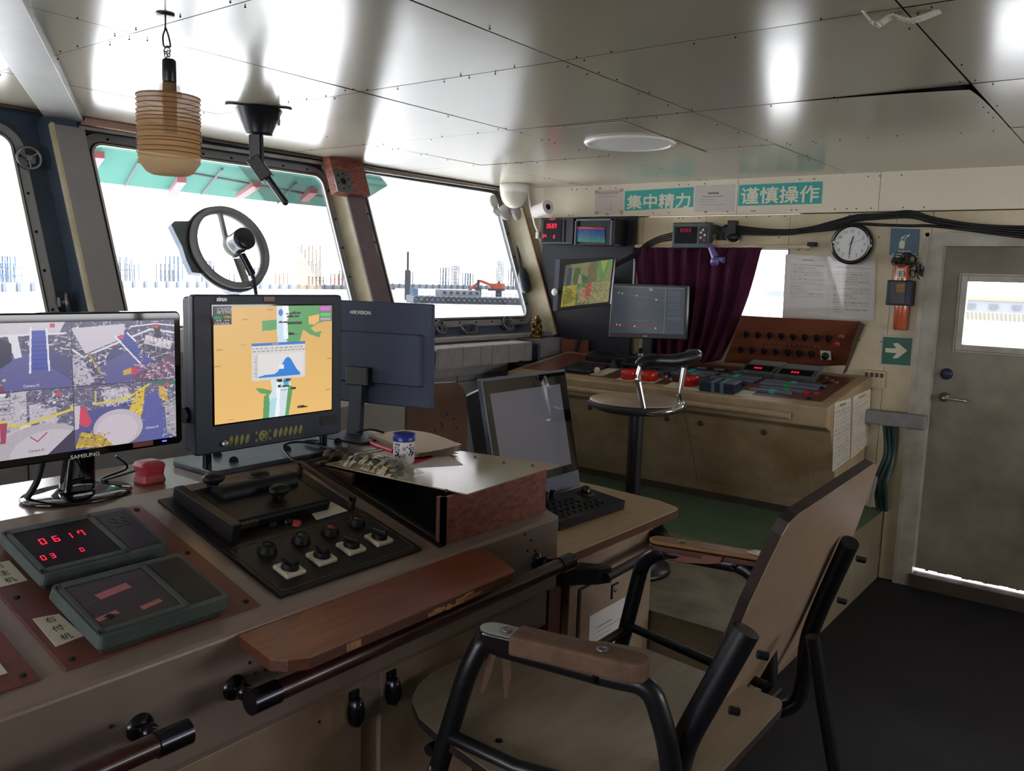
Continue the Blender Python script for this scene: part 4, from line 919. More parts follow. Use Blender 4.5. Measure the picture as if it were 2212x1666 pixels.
# curtain rail + curtain
t = thing('curtain_rail', X(1560, 530, 4.8), 'cream curtain rail with end clip above the plum curtain', 'curtain rail')
a, b = X(1372, 537, 4.79), X(1750, 528, 4.79); MB().box((a+b)/2, (.02, (a-b).length, .022)).link('rail', 'creamcover', t, bevel=.004); MB().bb(4.77, 4.82, b.y-.03, b.y+.01, b.z-.012, b.z+.012).link('end_clip', 'rubber', t)
for uu in (1725, 1745): MB().torus(X(uu, 538, 4.79), (1, 0, 0), .007, .0015, 12, 5).link('hook', 'rubber', t)
m = MB(); NU, NV = 90, 30; rows = []
for j in range(NV+1):
    s = j/NV; v = 535+(257)*s
    ul = 1370+s*30; ur = 1645-45*s**.8-50*s**2.2
    for i in range(NU+1):
        f = i/NU; amp = .014+.016*s; ph = f*2*math.pi*8.3+1.3*math.sin(3*f+s)
        dx = amp*math.sin(ph)+.006*math.sin(ph*2.3+s*3); g = X(ul+(ur-ul)*f, v+6*math.sin(f*3)*s-14*s*f, 4.775); rows.append(V(4.775+dx-.01, g.y+.004*math.cos(ph), g.z))
m.add(rows, [(j*(NU+1)+i, j*(NU+1)+i+1, (j+1)*(NU+1)+i+1, (j+1)*(NU+1)+i) for j in range(NV) for i in range(NU)], True)
cu = m.link('curtain', 'curtain'); sl = cu.modifiers.new('th', 'SOLIDIFY'); sl.thickness = .003; tag(cu, 'plum velvet curtain gathered over most of the side window', 'curtain')
# display over curtain
a, b = X(1453, 481, 4.68), X(1530, 536, 4.68); t = thing('speed_display', (4.7, (a.y+b.y)/2, b.z), 'grey boxed LED display mounted above the plum curtain', 'display unit')
ax = frame((-1, .12, 0), (0, -1, 0)); c0 = (a+b)/2+V(.03, 0, 0); w, h = a.y-b.y, a.z-b.z
MB().box(c0, (w, h, .06), (YR, ZU, V(-1, 0, 0))).link('housing', 'greyhouse', t, bevel=.006)
MB().box(c0+V(-.031, w*.12, 0), (w*.6, h*.66, .003), (YR, ZU, V(-1, 0, 0))).link('screen', 'darkglass', t)
digits('digits', '8888', c0+V(-.033, w*.27, h*.12), YR, ZU, .022, t, 'leddim')
kp_ = MB().box(c0+V(-.031, -w*.34, 0), (w*.2, h*.66, .003), (YR, ZU, V(-1, 0, 0))).link('keypad', 'blackplastic', t)
for i in range(5): MB().cyl(c0+V(-.032, -w*.34+(.012 if i % 2 else -.012)*(i > 0), h*(.2-.1*i)), c0+V(-.035, -w*.34+(.012 if i % 2 else -.012)*(i > 0), h*(.2-.1*i)), .007, n=12).link('key', 'offwhite' if i < 4 else 'redbut', kp_)
MB().bb(4.71, XW, c0.y-.03, c0.y+.03, c0.z-.03, c0.z+.03).link('mount', 'blackplastic', t)
m = MB(); c1 = X(1577, 503, 4.79)
m.ball(c1+V(0, .02, .025), .035, 12, sc=(.8, 1, .7)).ball(c1+V(-.01, -.03, -.03), .04, 12, sc=(.8, 1.1, .7)).box(c1, (.05, .09, .07)).box(c1+V(0, -.015, .05), (.05, .05, .04)).box(c1+V(-.01, .05, -.02), (.06, .04, .05))
for k in range(5): m.tube(smooth_path([c1+V(0, .05, .03-.01*k), c1+V(-.03, .1, .04-.012*k), c1+V(-.02, .16, .0-.012*k)], 5), .005, 6)
tag(m.link('adapter_cluster', 'blackplastic', bevel=.008), 'cluster of black plugs and adapters on the wall right of the grey display', 'adapters')
c1 = X(1545, 560, 4.70); t = thing('purple_lamp', c1, 'purple plastic clip lamp hanging in front of the plum curtain', 'lamp')
MB().ball(c1+V(0, .0, -.012), .030, 18).ball(X(1533, 530, 4.70), .016, 12).cyl(X(1533, 530, 4.70), c1+V(0, 0, .01), .014, .024).link('body', 'purple', t)
MB().cyl(c1+V(0, -.02, 0), c1+V(0, -.055, -.005), .014, .02).link('snout', 'purple', t)
MB().tube(smooth_path([X(1535, 528, 4.70), X(1545, 512, 4.72), X(1560, 505, 4.76)], 5), .004, 7).link('cord', 'cable', t)
# ---- corner instruments
m = MB().bb(4.78, 4.80, 2.70, 3.42, 1.115, 1.993); tag(m.link('corner_shade_board', 'cornershade'), 'dark navy board behind the corner instruments', 'board')  # near-black sheet added for the dark wall and shade of this corner
t = thing('depth_indicator', (4.65, 3.18, 1.80), 'red LED number display box high in the dark corner reading 0689', 'display unit')
MB().bb(4.60, 4.775, 3.052, 3.315, 1.808, 1.978).link('housing', 'blackplastic', t, bevel=.008)
MB().bb(4.596, 4.60, 3.14, 3.285, 1.822, 1.965).link('screen', 'darkglass', t)
MB().bb(4.592, 4.60, 3.115, 3.125, 1.822, 1.965).link('divider', 'blackplastic', t)
MB().bb(4.595, 4.60, 3.19, 3.235, 1.962, 1.976).link('sticker', 'redcap', t)
o = X(1181, 493, 4.595); digits('digits', '0689', o, YR, ZU, .028, t, gap=.22); digits('digits', '04', X(1172, 514, 4.595), YR, ZU, .022, t, gap=.2); digits('digits', '0', X(1195, 515, 4.595), YR, ZU, .021, t)
t = thing('echo_sounder', (4.68, 2.9, 1.80), 'echo sounder with a blue and red screen beside the red LED display', 'echo sounder')
MB().bb(4.62, 4.775, 2.755, 3.045, 1.80, 1.972).link('housing', 'blackplastic', t, bevel=.006)
MB().bb(4.600, 4.62, 2.765, 2.775, 1.802, 1.965).bb(4.60, 4.62, 3.03, 3.04, 1.802, 1.965).bb(4.60, 4.62, 2.765, 3.04, 1.955, 1.965).link('hood_rim', 'greyblue', t)
c = Cv(80, 48, '#1c3a8c')
c.rect(0, 0, 1, .12, '#b03a44'); c.rect(0, .02, .6, .06, '#c86a5a')
yy = np.linspace(0, 1, 48)[:, None, None]; ms_ = (RND.rand(48, 80, 1) < (yy-.2)*.9); c.a = np.where(ms_ & (yy > .15), np.array(lin('#3c9a6a')), c.a); c.noise(.5)
c.mesh('screen_picture', X(1246, 490, 4.615), X(1306, 492, 4.615), X(1247, 522, 4.615), 'pictureD', t)
# hanging CCTV monitor
P = [X(1209, 560, 4.50), X(1327, 556, 4.56), X(1317, 658, 4.56), X(1202, 672, 4.50)]
t = thing('wall_monitor', P[3], 'dark hanging monitor in the corner showing four camera pictures', 'monitor')
ex = (P[1]-P[0]).normalized(); ey = (P[0]-P[3]).normalized(); nn = ex.cross(ey).normalized()
MB().prism(P, nn*-.03).link('bezel', 'blackplastic', t, bevel=.003)
q = [P[0]+ex*.0-ey*.0, P[0]-ex*.028, P[3]-ex*.028, P[3]]; MB().prism(q, nn*-.035).link('side_strip', 'greyblue', t)
c = Cv(120, 96, '#8a8a55'); r = random.Random(2)
for (x0, y0, x1, y1, col) in ((0, 0, .12, .5, '#6a6a4c'), (.06, .08, .16, .5, '#3a4a6a'), (.2, .1, .34, .5, '#4f6a3c'), (.34, 0, .5, .25, '#8e8a5c'), (.5, 0, .7, .48, '#6f6a44'), (.0, .5, .3, 1, '#b5a83c'), (.3, .5, .5, 1, '#4f8a4c'), (.5, .5, .62, .8, '#c84a3c'), (.6, .5, 1, 1, '#a09a68'), (.35, .6, .5, .95, '#b88a6a')): c.rect(x0, y0, x1, y1, col)
c.poly([(.32, .25), (.5, .48), (.42, .5), (.3, .48)], '#b09a70'); c.poly([(.34, .24), (.52, .36), (.5, .5), (.42, .5)], '#3c6a40'); c.poly([(.68, 0), (.98, 0), (.85, .44), (.78, .42)], '#4a9a3c'); c.poly([(.75, 0), (.9, 0), (.83, .3)], '#a8a83a'); c.poly([(.0, .62), (.2, .52), (.24, .9), (.04, .96)], '#8a8a2a')
for i in range(130): x, y = r.random(), .5+r.random()*.5; c.line([(x, y), (x+r.uniform(-.1, .1), y+r.uniform(-.1, .1))], .012, r.choice(['#3c3c2c', '#c8c08a', '#5a7a8a', '#7a3a2a', '#d0c850', '#306040']), .7)
for i in range(70): x, y = r.random(), r.random()*.48; c.line([(x, y), (x+r.uniform(-.03, .03), y+r.uniform(-.2, .2))], .01, r.choice(['#3c3c2c', '#a8a07a', '#5a5a4a', '#808a60']), .6)
c.rect(0, .495, 1, .505, '#20201c'); c.noise(.25)
c.mesh('screen_picture', X(1222, 573, 4.497), X(1324, 560, 4.557), X(1211, 664, 4.497), 'pictureD', t, BR=X(1314, 652, 4.557))
MB().cyl((P[0]+P[2])/2+nn*-.03, (P[0]+P[2])/2+nn*-.03+V(.2, .02, 0), .03).link('wall_arm', 'blackplastic', t)
m = MB().ball(X(1198, 631, 4.48), .024, 16, sc=(.4, 1, 1)); tag(m.link('round_mirror', 'whitep'), 'small round white disc at the left edge of the hanging monitor', 'disc')
# AOC monitor on the right console
t = thing('computer_monitor', V(4.5, 2.4, 1.1), 'dim grey computer monitor on the right console in front of the curtain', 'monitor')
P = [X(1323, 612, 4.47), X(1485, 617, 4.44), X(1480, 734, 4.41), X(1314, 729, 4.44)]; ex = (P[1]-P[0]).normalized(); ey = (P[0]-P[3]).normalized(); nn = ex.cross(ey).normalized()
MB().prism(P, nn*-.03).link('bezel', 'blackplastic', t, bevel=.004)
c = Cv(150, 104, '#2f3b46')
yy, xx = c.yy, c.xx; g = np.exp(-((xx-.2)**2/.18+(yy-.4)**2/.2))[:, :, None]*0
c.rect(0, 0, 1, .03, '#4a5560'); c.rect(.75, .03, 1, 1, '#2b3540'); c.rect(0, .80, .74, .88, '#46303c'); c.rect(0, .88, .74, .94, '#26403a'); c.line([(.745, .03), (.745, 1)], .006, '#66717a'); c.line([(.745, .66), (1, .66)], .006, '#55606a')
for (x, y) in ((.08, .15), (.13, .16), (.34, .2), (.62, .27), (.08, .82), (.13, .83), (.34, .855), (.63, .885)): c.ell(x, y, .011, .015, '#cfc888')
c.line([(.08, .15), (.34, .2), (.62, .26), (.74, .3)], .01, '#50606a', .7); c.poly([(.52, .02), (.57, .05), (.54, .1), (.51, .07)], '#8a8478')
for i in range(14): y = .1+.045*i; c.rect(.78, y, .95, y+.014, '#4c5864', .7)
c.rect(.25, .72, .52, .735, '#66707a', .6); c.noise(.2)
c.mesh('screen_picture', P[0]+ex*.014-ey*.014+nn*.001, P[1]-ex*.014-ey*.014+nn*.001, P[3]+ex*.014+ey*.030+nn*.001, 'pictureD', t, BR=P[2]-ex*.014+ey*.030+nn*.001)
text('logo', 'AOC', (P[3]+P[2])/2+ey*.009+nn*.002, ex, ey, .010, 'alu', t, align='CENTER')
MB().box((P[3]+P[2])/2+V(.03, 0, -.05), (.02, .06, .16)).link('stand_neck', 'blackplastic', t); MB().rbox(V(4.46, 2.4, 1.096), (.2, .26, .012), .04).link('stand_base', 'blackplastic', t)
# ================================================================== PLATFORM + RIGHT CONSOLE
PZ = .385
t = thing('raised_platform', (3.8, 2.2, 0), 'raised step platform in the far corner with green deck and stained cream edge', 'platform')
MB().bb(2.70, XW-.002, 1.095, 3.395, 0, PZ-.004).link('base', 'dkcream', t)
MB().bb(3.62, XW-.002, 1.09, 3.395, PZ-.004, PZ).link('green_deck', 'green', t)
MB().bb(2.69, 3.62, 1.085, 3.395, PZ-.004, PZ).link('cream_deck', 'stained', t)
MB().bb(3.70, 3.705, 1.0925, 1.095, .02, PZ-.02).bb(2.698, 2.70, 1.10, 3.3, .0, .05).link('seam', 'plinth', t)
RCy0, RCy1 = 1.21, 3.14
prof = [(4.07, 1.013), (4.80, 1.111), (4.80, PZ), (4.40, PZ), (4.36, .50), (4.16, .885), (4.08, .915)]
t = thing('control_console', (4.45, 2.3, PZ), 'beige winch control console on the raised platform against the right wall', 'console')
CON = t
MB().prism([V(x, RCy0, z) for x, z in prof], (0, RCy1-RCy0, 0)).link('body', 'rcon', t, bevel=.006)
MB().bb(4.375, 4.80, RCy0+.01, RCy1, PZ, PZ+.035).link('plinth', 'plinth', t)
HN = V(-.098, 0, .73).normalized(); HE = V(.73, 0, .098).normalized(); HO = V(4.07, 0, 1.013); HY = V(0, -1, 0)
def HR(u, v, h=0): return hit(u, v, HO+HN*h, HN)
def hp(y, s, h=0): return HO+V(0, y, 0)+HE*s+HN*h
HAX = (HY, HE, HN)
def hrect(u0, v0, u1, v1):   # returns y centre, s centre, width, depth on the console top
    a, b = HR(u0, v0), HR(u1, v1); return a, b
# front doors on the slanted face
FN = V(-(.885-.50), 0, -(4.36-4.16)).normalized(); FO = V(4.16, 0, .885)
def FR(u, v): return hit(u, v, FO, FN)
FU = V(-(4.36-4.16), 0, .885-.5).normalized()
for y0, y1, kn in ((1.33, 1.985, (1.55, 1.9)), (1.99, 2.74, (2.1, 2.6)), (2.745, 3.1, (3.0,))):
    P = [FO+V(0, y, 0)-FU*s for y, s in ((y0, .02), (y1, .02), (y1, .47), (y0, .47))]
    d = MB().prism([p+FN*.0 for p in P], FN*.004).link('door', 'rcon', t, bevel=.001)
    for y in kn: MB().lathe([(.015, 0), (.015, .008), (.011, .014), (0, .014)], FO+V(0, y, 0)-FU*.05+FN*.004, FN, 16).link('latch', 'plinth', d)
m = MB().cyl((4.035, 1.375, .958), (4.035, 3.2, .958), .017)
g = m.link('hand_rail', 'rcon', t)
for y in (1.50, 2.45, 3.05): MB().cyl((4.035, y, .958), (4.09, y, .958), .009).link('rail_bracket', 'plinth', g)
# brown plate over the right part of the top, dirty edge, ivory plates
m = MB(); P = [hp(1.27, .10), hp(1.27, .66), hp(2.62, .66), hp(2.62, .10)]; m.prism(P, HN*.003).link('top_plate', 'maroonplate', t)
MB().prism([hp(2.64, .10), hp(2.64, .6), hp(3.1, .6), hp(3.1, .10)], HN*.003).link('top_plate', 'maroonplate', t)
MB().prism([hp(1.62, .045), hp(1.62, .15), hp(2.1, .15), hp(2.1, .045)], HN*.0045).link('worn_strip', 'ivory', t)
MB().prism([hp(2.53, .12), hp(2.53, .32), hp(2.72, .32), hp(2.72, .12)], HN*.004).link('worn_strip', 'ivory', t)
# red mushroom buttons
for (u, v) in ((1360, 818), (1402, 822), (1490, 833)):
    c = HR(u, v, .003); b = MB().box(c+HN*.002, (.115, .115, .004), HAX).link('button_plate', 'ivory', t)
    MB().lathe([(0, 0), (.046, 0), (.050, .004), (.050, .040), (.046, .047), (.0, .048)], c+HN*.004, HN, 28).link('red_button', 'redbut', b)
c = HR(1413, 785, .0); MB().lathe([(0, 0), (.042, 0), (.042, .026), (.036, .034), (0, .035)], c+HN*.02, HN, 24).cyl(c, c+HN*.02, .012).link('green_button', 'greenbut', t)
c = HR(1287, 790, .004); b = MB().box(c, (.07, .07, .006), HAX).link('button_plate', 'ivory', t); MB().lathe([(0, 0), (.022, 0), (.022, .012), (0, .014)], c+HN*.003, HN, 20).link('red_button', 'redbut', b)
c = HR(1290, 808, .004); b = MB().box(c, (.075, .06, .006), HAX).link('joystick_plate', 'ivory', t); MB().ball(c+HN*.022, .019, 16).cyl(c, c+HN*.015, .008).link('ball_knob', 'offwhite', b)
for u, v in ((1437, 815), (1447, 820), (1511, 762), (1560, 838)):
    c = HR(u, v, .003); b = MB().cyl(c, c+HN*.014, .014, .012).link('switch_base', 'steel', t); MB().lathe([(.013, 0), (.011, .018), (0, .02)], c+HN*.012, HN, 14).link('knob', 'knob', b)
# joystick unit, black pads
c = HR(1328, 795, 0)
b = MB().box(HR(1262, 795, .012), (.22, .22, .02), HAX); b.link('black_pad', 'blackplastic', t, bevel=.004)
MB().box(HR(1322, 772, .02), (.30, .16, .035), HAX).link('black_pad', 'blackplastic', t, bevel=.004)
b = MB().lathe([(.036, 0), (.034, .012), (.02, .03), (.012, .05), (0, .052)], c, HN, 20).link('joystick_boot', 'rubber', t); MB().cyl(c+HN*.04, c+HN*.09, .006).ball(c+HN*.095, .011, 10).link('joystick', 'knob', b)
c = HR(1395, 797, 0); b = MB().box(c+HN*.04, (.17, .12, .08), HAX).link('switch_box', 'blackplastic', t, bevel=.004); q = c+HN*.082-HY*.03
MB().cyl(q, q+HN*.012, .02).link('switch_collar', 'alu', b); MB().box(q+HN*.026, (.018, .030, .03), HAX).link('switch_knob', 'knob', b)
MB().lathe([(.07, 0), (.068, .004), (.04, .03), (0, .04)], HR(1370, 780, 0), HN, 20).link('cream_cover', 'offwhite', t)
MB().ball(HR(1352, 787, .03), .028, 14).link('black_knob', 'knob', t)
# black case with blue straps
a = HR(1556, 845, 0); b = MB().box(a+HN*.028, (.20, .10, .055), HAX).link('control_case', 'darkblue', t, bevel=.005)
for dx in (-.02, .03): MB().box(a+HN*.03+HY*dx, (.018, .104, .058), HAX).link('strap', 'slate', b)
# rows of slim modules (bars) and label plates
rr = random.Random(41)
bars = [(1600, 858, 1708, 845, .0), (1610, 840, 1725, 838, 0), (1618, 825, 1750, 833, 0), (1560, 812, 1620, 820, 0), (1505, 802, 1565, 812, 0), (1460, 797, 1520, 803, 0)]
for (y0, y1, s, w) in ((1.44, 1.66, .16, .028), (1.40, 1.63, .225, .028), (1.36, 1.66, .32, .045), (1.34, 1.66, .375, .03), (1.70, 1.92, .40, .05), (1.70, 1.95, .33, .045), (1.96, 2.2, .42, .05), (1.98, 2.2, .34, .05), (2.22, 2.42, .42, .05), (2.22, 2.42, .33, .06)):
    k = MB().box(hp((y0+y1)/2, s, .010), (y1-y0, w, .015), HAX).link('module_bar', 'greyblue', t, bevel=.003)
    y = y0+(y1-y0)*rr.uniform(.3, .7); MB().box(hp(y, s, .0105), (.03, w+.002, .0165), HAX).link('teal_clip', 'teal' if rr.random() < .6 else 'greenbut', k)
for (y, s) in ((1.99, .52), (2.10, .52), (2.21, .50), (1.87, .50), (2.35, .5), (2.45, .5)):
    k = MB().box(hp(y, s, .006), (.085, .06, .008), HAX).link('meter', 'blackplastic', t); MB().box(hp(y, s, .0105), (.06, .035, .001), HAX).link('meter_face', 'greypaint', k)
for u, v, m_ in ((1762, 834, 'orangewood'), (1776, 838, 'knob'), (1742, 848, 'redbut'), (1764, 850, 'redcap'), (1790, 826, 'knob'), (1800, 818, 'knob'), (1782, 828, 'knob'), (1748, 860, 'knob'), (1605, 831, 'knob')):
    MB().box(HR(u, v, .008), (.022, .016, .012), HAX).link('push_button', m_, t, bevel=.002)
for u, v in ((1785, 818), (1797, 823), (1806, 827)): MB().lathe([(.014, 0), (.012, .01), (0, .011)], HR(u, v, .003), HN, 14).link('round_button', 'maroonplate', t)
# two small LED display units standing on the plate with grey paper behind
def led_unit(u, v, w, d, label, plab, seed):
    c = HR(u, v, 0); tt = thing('led_unit', c, label, 'display unit', 'small LED units on the right console')
    ax = frame(HN+V(-.25, 0, 0), HY)
    MB().box(c+HN*.022, (w, d, .036), ax).link('housing', 'greyhouse', tt, bevel=.004)
    MB().box(c+HN*.022+ax[2]*.0185, (w*.8, d*.6, .002), ax).link('screen', 'darkglass', tt)
    digits('digits', '888', c+HN*.022+ax[2]*.020-ax[0]*.026-ax[1]*.012, ax[0], ax[1], .018, tt, 'led')
    q = c+HE*(d*.5+.055)+HN*.040; pa = MB().box(q, (w*1.0, .11, .003), frame(HN+V(-.15, 0, 0), HY)); tag(pa.link('paper_card', 'greypaint'), plab, 'card')
led_unit(1640, 810, .20, .10, 'small grey unit with red digits on the right console, nearer the curtain', 'crumpled grey card propped behind the left small LED unit', 1)
led_unit(1720, 820, .22, .10, 'small grey unit with red digits on the right console, nearer the wall', 'crumpled grey card propped behind the right small LED unit', 2)
# sloped knob panel
A, B_, C_, D = V(4.66, 2.03, 1.41), V(4.66, 1.262, 1.41), hp(1.29, .655), hp(2.03, .655); C_ = V(4.655-.13, 1.275, 1.077); 
a = Y(1854, 695, 1.265); b = X(1604, 683, a.x); c = HR(1830, 802, .0); d = HR(1563, 783, .0)
KP = [b, a, c, d]; kx = (a-b).normalized(); ky = ((b-d)-kx*(b-d).dot(kx)).normalized(); kn = kx.cross(ky).normalized()
t = thing('switch_panel', (c+d)/2, 'orange brown sloping switch panel with two rows of black knobs on the right console', 'switch panel')
MB().prism(KP, kn*-.004).link('panel', 'orangeplate', t)
bx = max(a.x, 4.70); MB().prism([a-kn*.004, V(4.79, a.y, a.z-.02), V(4.79, c.y, 1.112), c-kn*.004], (0, -.004, 0)).link('side_panel', 'plinth', t)
def KPt(u, v, h=0): return hit(u, v, KP[0]+kn*h, kn)
def knob(p, r=.017, par=None, nm='knob'):
    k = MB().lathe([(r, 0), (r*.9, .008), (r*.7, .012), (0, .012)], p, kn, 16); k.prism([p-kx*r*.28-ky*r+kn*.008, p+kx*r*.28-ky*r+kn*.008, p+kx*r*.2+ky*r*1.25+kn*.008, p-kx*r*.2+ky*r*1.25+kn*.008], kn*.014)
    return k.link(nm, 'knob', par)
for i in range(8): knob(KPt(1612+i*25.4, 721+i*1.4), par=t)
for i in range(7): knob(KPt(1600+i*25.3, 754+i*1.7), par=t)
for u, v, m_ in ((1818, 727, 'orangeplate'), (1808, 743, 'redcap')): MB().lathe([(.017, 0), (.016, .012), (0, .013)], KPt(u, v), kn, 18).link('indicator_lamp', m_, t)
for i in range(12): MB().lathe([(.007, 0), (.006, .004), (0, .005)], KPt(1651+i*10.8, 741+i*.9), kn, 10).link('indicator_light', 'maroonplate', t)
p = KPt(1784, 767); k = MB().box(p+kn*.003, (.055, .055, .006), (kx, ky, kn)).link('rotary_plate', 'ivory', t); MB().lathe([(.021, 0), (.019, .018), (0, .02)], p+kn*.006, kn, 8).link('rotary_knob', 'knob', k)
for i in range(8): text('label_text', '开关', KPt(1637+i*22, 784+i*1.0, .0006), kx, ky, .007, 'plinth', t, width=.02)
# printed sheets on the console side
def sidep(u, v): return Y(u, v, RCy0-.001)
for k, (T, Tr, Bl, Br, s) in enumerate((((1803, 871), (1838, 860), (1798, 1020), (1835, 991), 5), ((1843, 857), (1881, 840), (1838, 992), (1875, 960), 9))):
    c = printed_page(s, 56, 160, '#e4dccb', '#6a625a', rows=44, top=.07, x0=.06, x1=.95, end=.98, dens=.8)
    o = c.mesh('instruction_sheet', sidep(*T), sidep(*Tr), sidep(*Bl), 'film', None, BR=sidep(*Br)); tag(o, ('densely printed sheet on the console side, the one nearer the front', 'densely printed sheet on the console side, the one nearer the wall')[k], 'notice')
# stool
SX, SY, SH_ = 3.04, 1.668, 1.090
t = thing('bar_stool', (SX, SY, PZ), 'round seated stool with chrome armrest and black post in front of the right console', 'stool')
MB().lathe([(0, 0), (.193, 0), (.196, .008), (.190, .014), (0, .015)], (SX, SY, SH_), n=48).link('seat', 'ply', t)
MB().lathe([(0, -.03), (.16, -.03), (.20, -.012), (.204, .002), (.199, .010), (.193, .004)], (SX, SY, SH_-.002), n=48).link('seat_rim', 'rubber', t)
MB().cyl((SX, SY, PZ), (SX, SY, SH_-.02), .031, n=28).link('post', 'tube', t)
MB().lathe([(0, 0), (.175, 0), (.17, .02), (.06, .04), (0, .04)], (SX, SY, PZ), n=32).link('base', 'tube', t)
def ats(u, v, P): return hit(u, v, P, V(_fw.x, _fw.y, 0))
nearp = V(SX, SY, 0)-V(_fw.x, _fw.y, 0).normalized()*.19
P = [ats(1385, 790, nearp), ats(1377, 815, nearp), ats(1392, 890, nearp), ats(1408, 893, nearp), ats(1445, 890, nearp-V(0, 0, 0)), ats(1472, 880, nearp+V(_fw.x, _fw.y, 0)*.08), ats(1470, 866, nearp+V(_fw.x, _fw.y, 0)*.10), ats(1466, 862, nearp+V(_fw.x, _fw.y, 0)*.05), ats(1478, 795, nearp+V(_fw.x, _fw.y, 0)*.05)]
arm = MB().tube(smooth_path(fillet(P, .03, 3), 3), .011, 12).link('arm_frame', 'chrome', t)
tp = [ats(1382, 793, nearp), ats(1392, 783, nearp), ats(1415, 779, nearp), ats(1450, 780, nearp+V(_fw.x, _fw.y, 0)*.03), ats(1478, 775, nearp+V(_fw.x, _fw.y, 0)*.06), ats(1503, 768, nearp+V(_fw.x, _fw.y, 0)*.12), ats(1490, 768, nearp+V(_fw.x, _fw.y, 0)*.25)]
MB().tube(smooth_path(tp, 5), .026, 16).link('arm_pad', 'tube', t)
# ================================================================== MAIN CONSOLE
SN = V(0, -.26, 1).normalized(); SE = V(0, 1, .26).normalized(); SO = V(1.9, 1.27, .93); EX = V(1, 0, 0); SAX = (EX, SE, SN)
def sp(x, s, h=0): return V(x, 0, 0)+V(0, SO.y, SO.z)+SE*s+SN*h
def SR(u, v, h=0): return hit(u, v, SO+SN*h, SN)
SH = .548; sy, sz = 1.27+SE.y*SH, .93+SE.z*SH      # crease to the flat shelf
CL, CR = -2.0, 1.905
t = thing('bridge_console', (0, 1.6, 0), 'long beige main bridge console with sloping top, cabinet doors and wooden handrails', 'console')
BC = t
prof = [(1.27, .93), (sy, sz), (2.10, sz), (2.10, .60), (1.30, .60), (1.30, .715), (1.27, .722)]
MB().prism([V(CL, y, z) for y, z in prof], (CR-CL, 0, 0)).link('top_body', 'console', t, bevel=.008, seg=3)
MB().bb(CL, 1.60, 1.31, 2.08, .02, .62).link('cabinet', 'consoledirty', t)
MB().bb(CL, 1.60, 1.34, 2.05, 0, .03).link('plinth', 'plinth', t)
for x0, x1 in ((.05, .62), (.63, 1.197), (1.253, 1.58), (-.6, .04)):
    d = MB().bb(x0, x1, 1.297, 1.312, .06, .70).link('door', 'consoledirty', t, bevel=.002)
def latch(x, z, par):
    m = MB(); m.lathe([(.0, .026), (.012, .026), (.020, .018), (.022, .0)], (x, 1.296, z+.0), (0, -1, 0), 20, sx=.8, sy=1.7, xax=(1, 0, 0)); m.rbox(V(x, 1.294, z+.035), (.026, .01, .02), .003)
    m.link('latch', 'darksteel', par)
for x, z in ((1.172, .645), (1.283, .650), (.60, .645)): latch(x, z, t)
holes = MB()
for u, v in ((1147, 1168), (1156, 1190), (1139, 1191), (1134, 1155), (540, 1432), (560, 1425), (552, 1456), (573, 1449), (240, 1570), (690, 1560)): holes.cyl(Y(u, v, 1.2695), Y(u, v, 1.2680), .0035, n=10)
holes.link('screw_holes', 'gap', t)
# hand rails
def rail(x0, x1, z=.852):
    r = MB().cyl((x0+.04, 1.16, z), (x1-.04, 1.16, z), .0185, n=28).link('hand_rail', 'railwood', t)
    for x in (x0, x1):
        s = 1 if x == x0 else -1
        MB().cyl((x, 1.16, z), (x+s*.055, 1.16, z), .0215, n=28).link('rail_end', 'darksteel', r)
    for x in (x0+.045, x1+.0-.0 if x1 > 1.7 else x1-.02):
        MB().cyl((x, 1.27, z-.026), (x, 1.17, z-.01), .009).lathe([(.024, 0), (.022, .006), (.010, .012)], (x, 1.27, z-.026), (0, -1, 0), 20).ball((x, 1.24, z-.024), .016, 12).link('rail_bracket', 'darksteel', r)
rail(.815, 1.800); rail(-.55, .700)
# brown shelf board
bk = [(.871, 1.267), (1.515, 1.277), (1.553, 1.25), (1.478, 1.098)]
bp_ = [V(.868, 1.272, .925), V(1.518, 1.272, .925), V(1.556, 1.25, .925), V(1.482, 1.105, .925), V(1.465, 1.096, .925), V(.892, 1.100, .925), V(.862, 1.118, .925), V(.845, 1.145, .925)]
o = MB().prism(bp_, (0, 0, -.002)); o.mi(2).prism([p-V(0, 0, .0021) for p in bp_], (0, 0, -.020)); r = random.Random(4); o.mi(1)
for i in range(26):
    x = 1.20+.28*r.random(); o.box((x, 1.0965+.006*(x-1.2)/.28, .914+r.uniform(-.007, .005)), (r.uniform(.01, .035), .006, r.uniform(.003, .008)))
for x in (.985, 1.0): o.box((x, 1.098, .914), (.018, .005, .014))
tag(o.link('wooden_board', ['redwood', 'rawwood', 'brownwood'], bevel=.001), 'red brown wooden board with chipped front edge fixed along the front of the console', 'board')
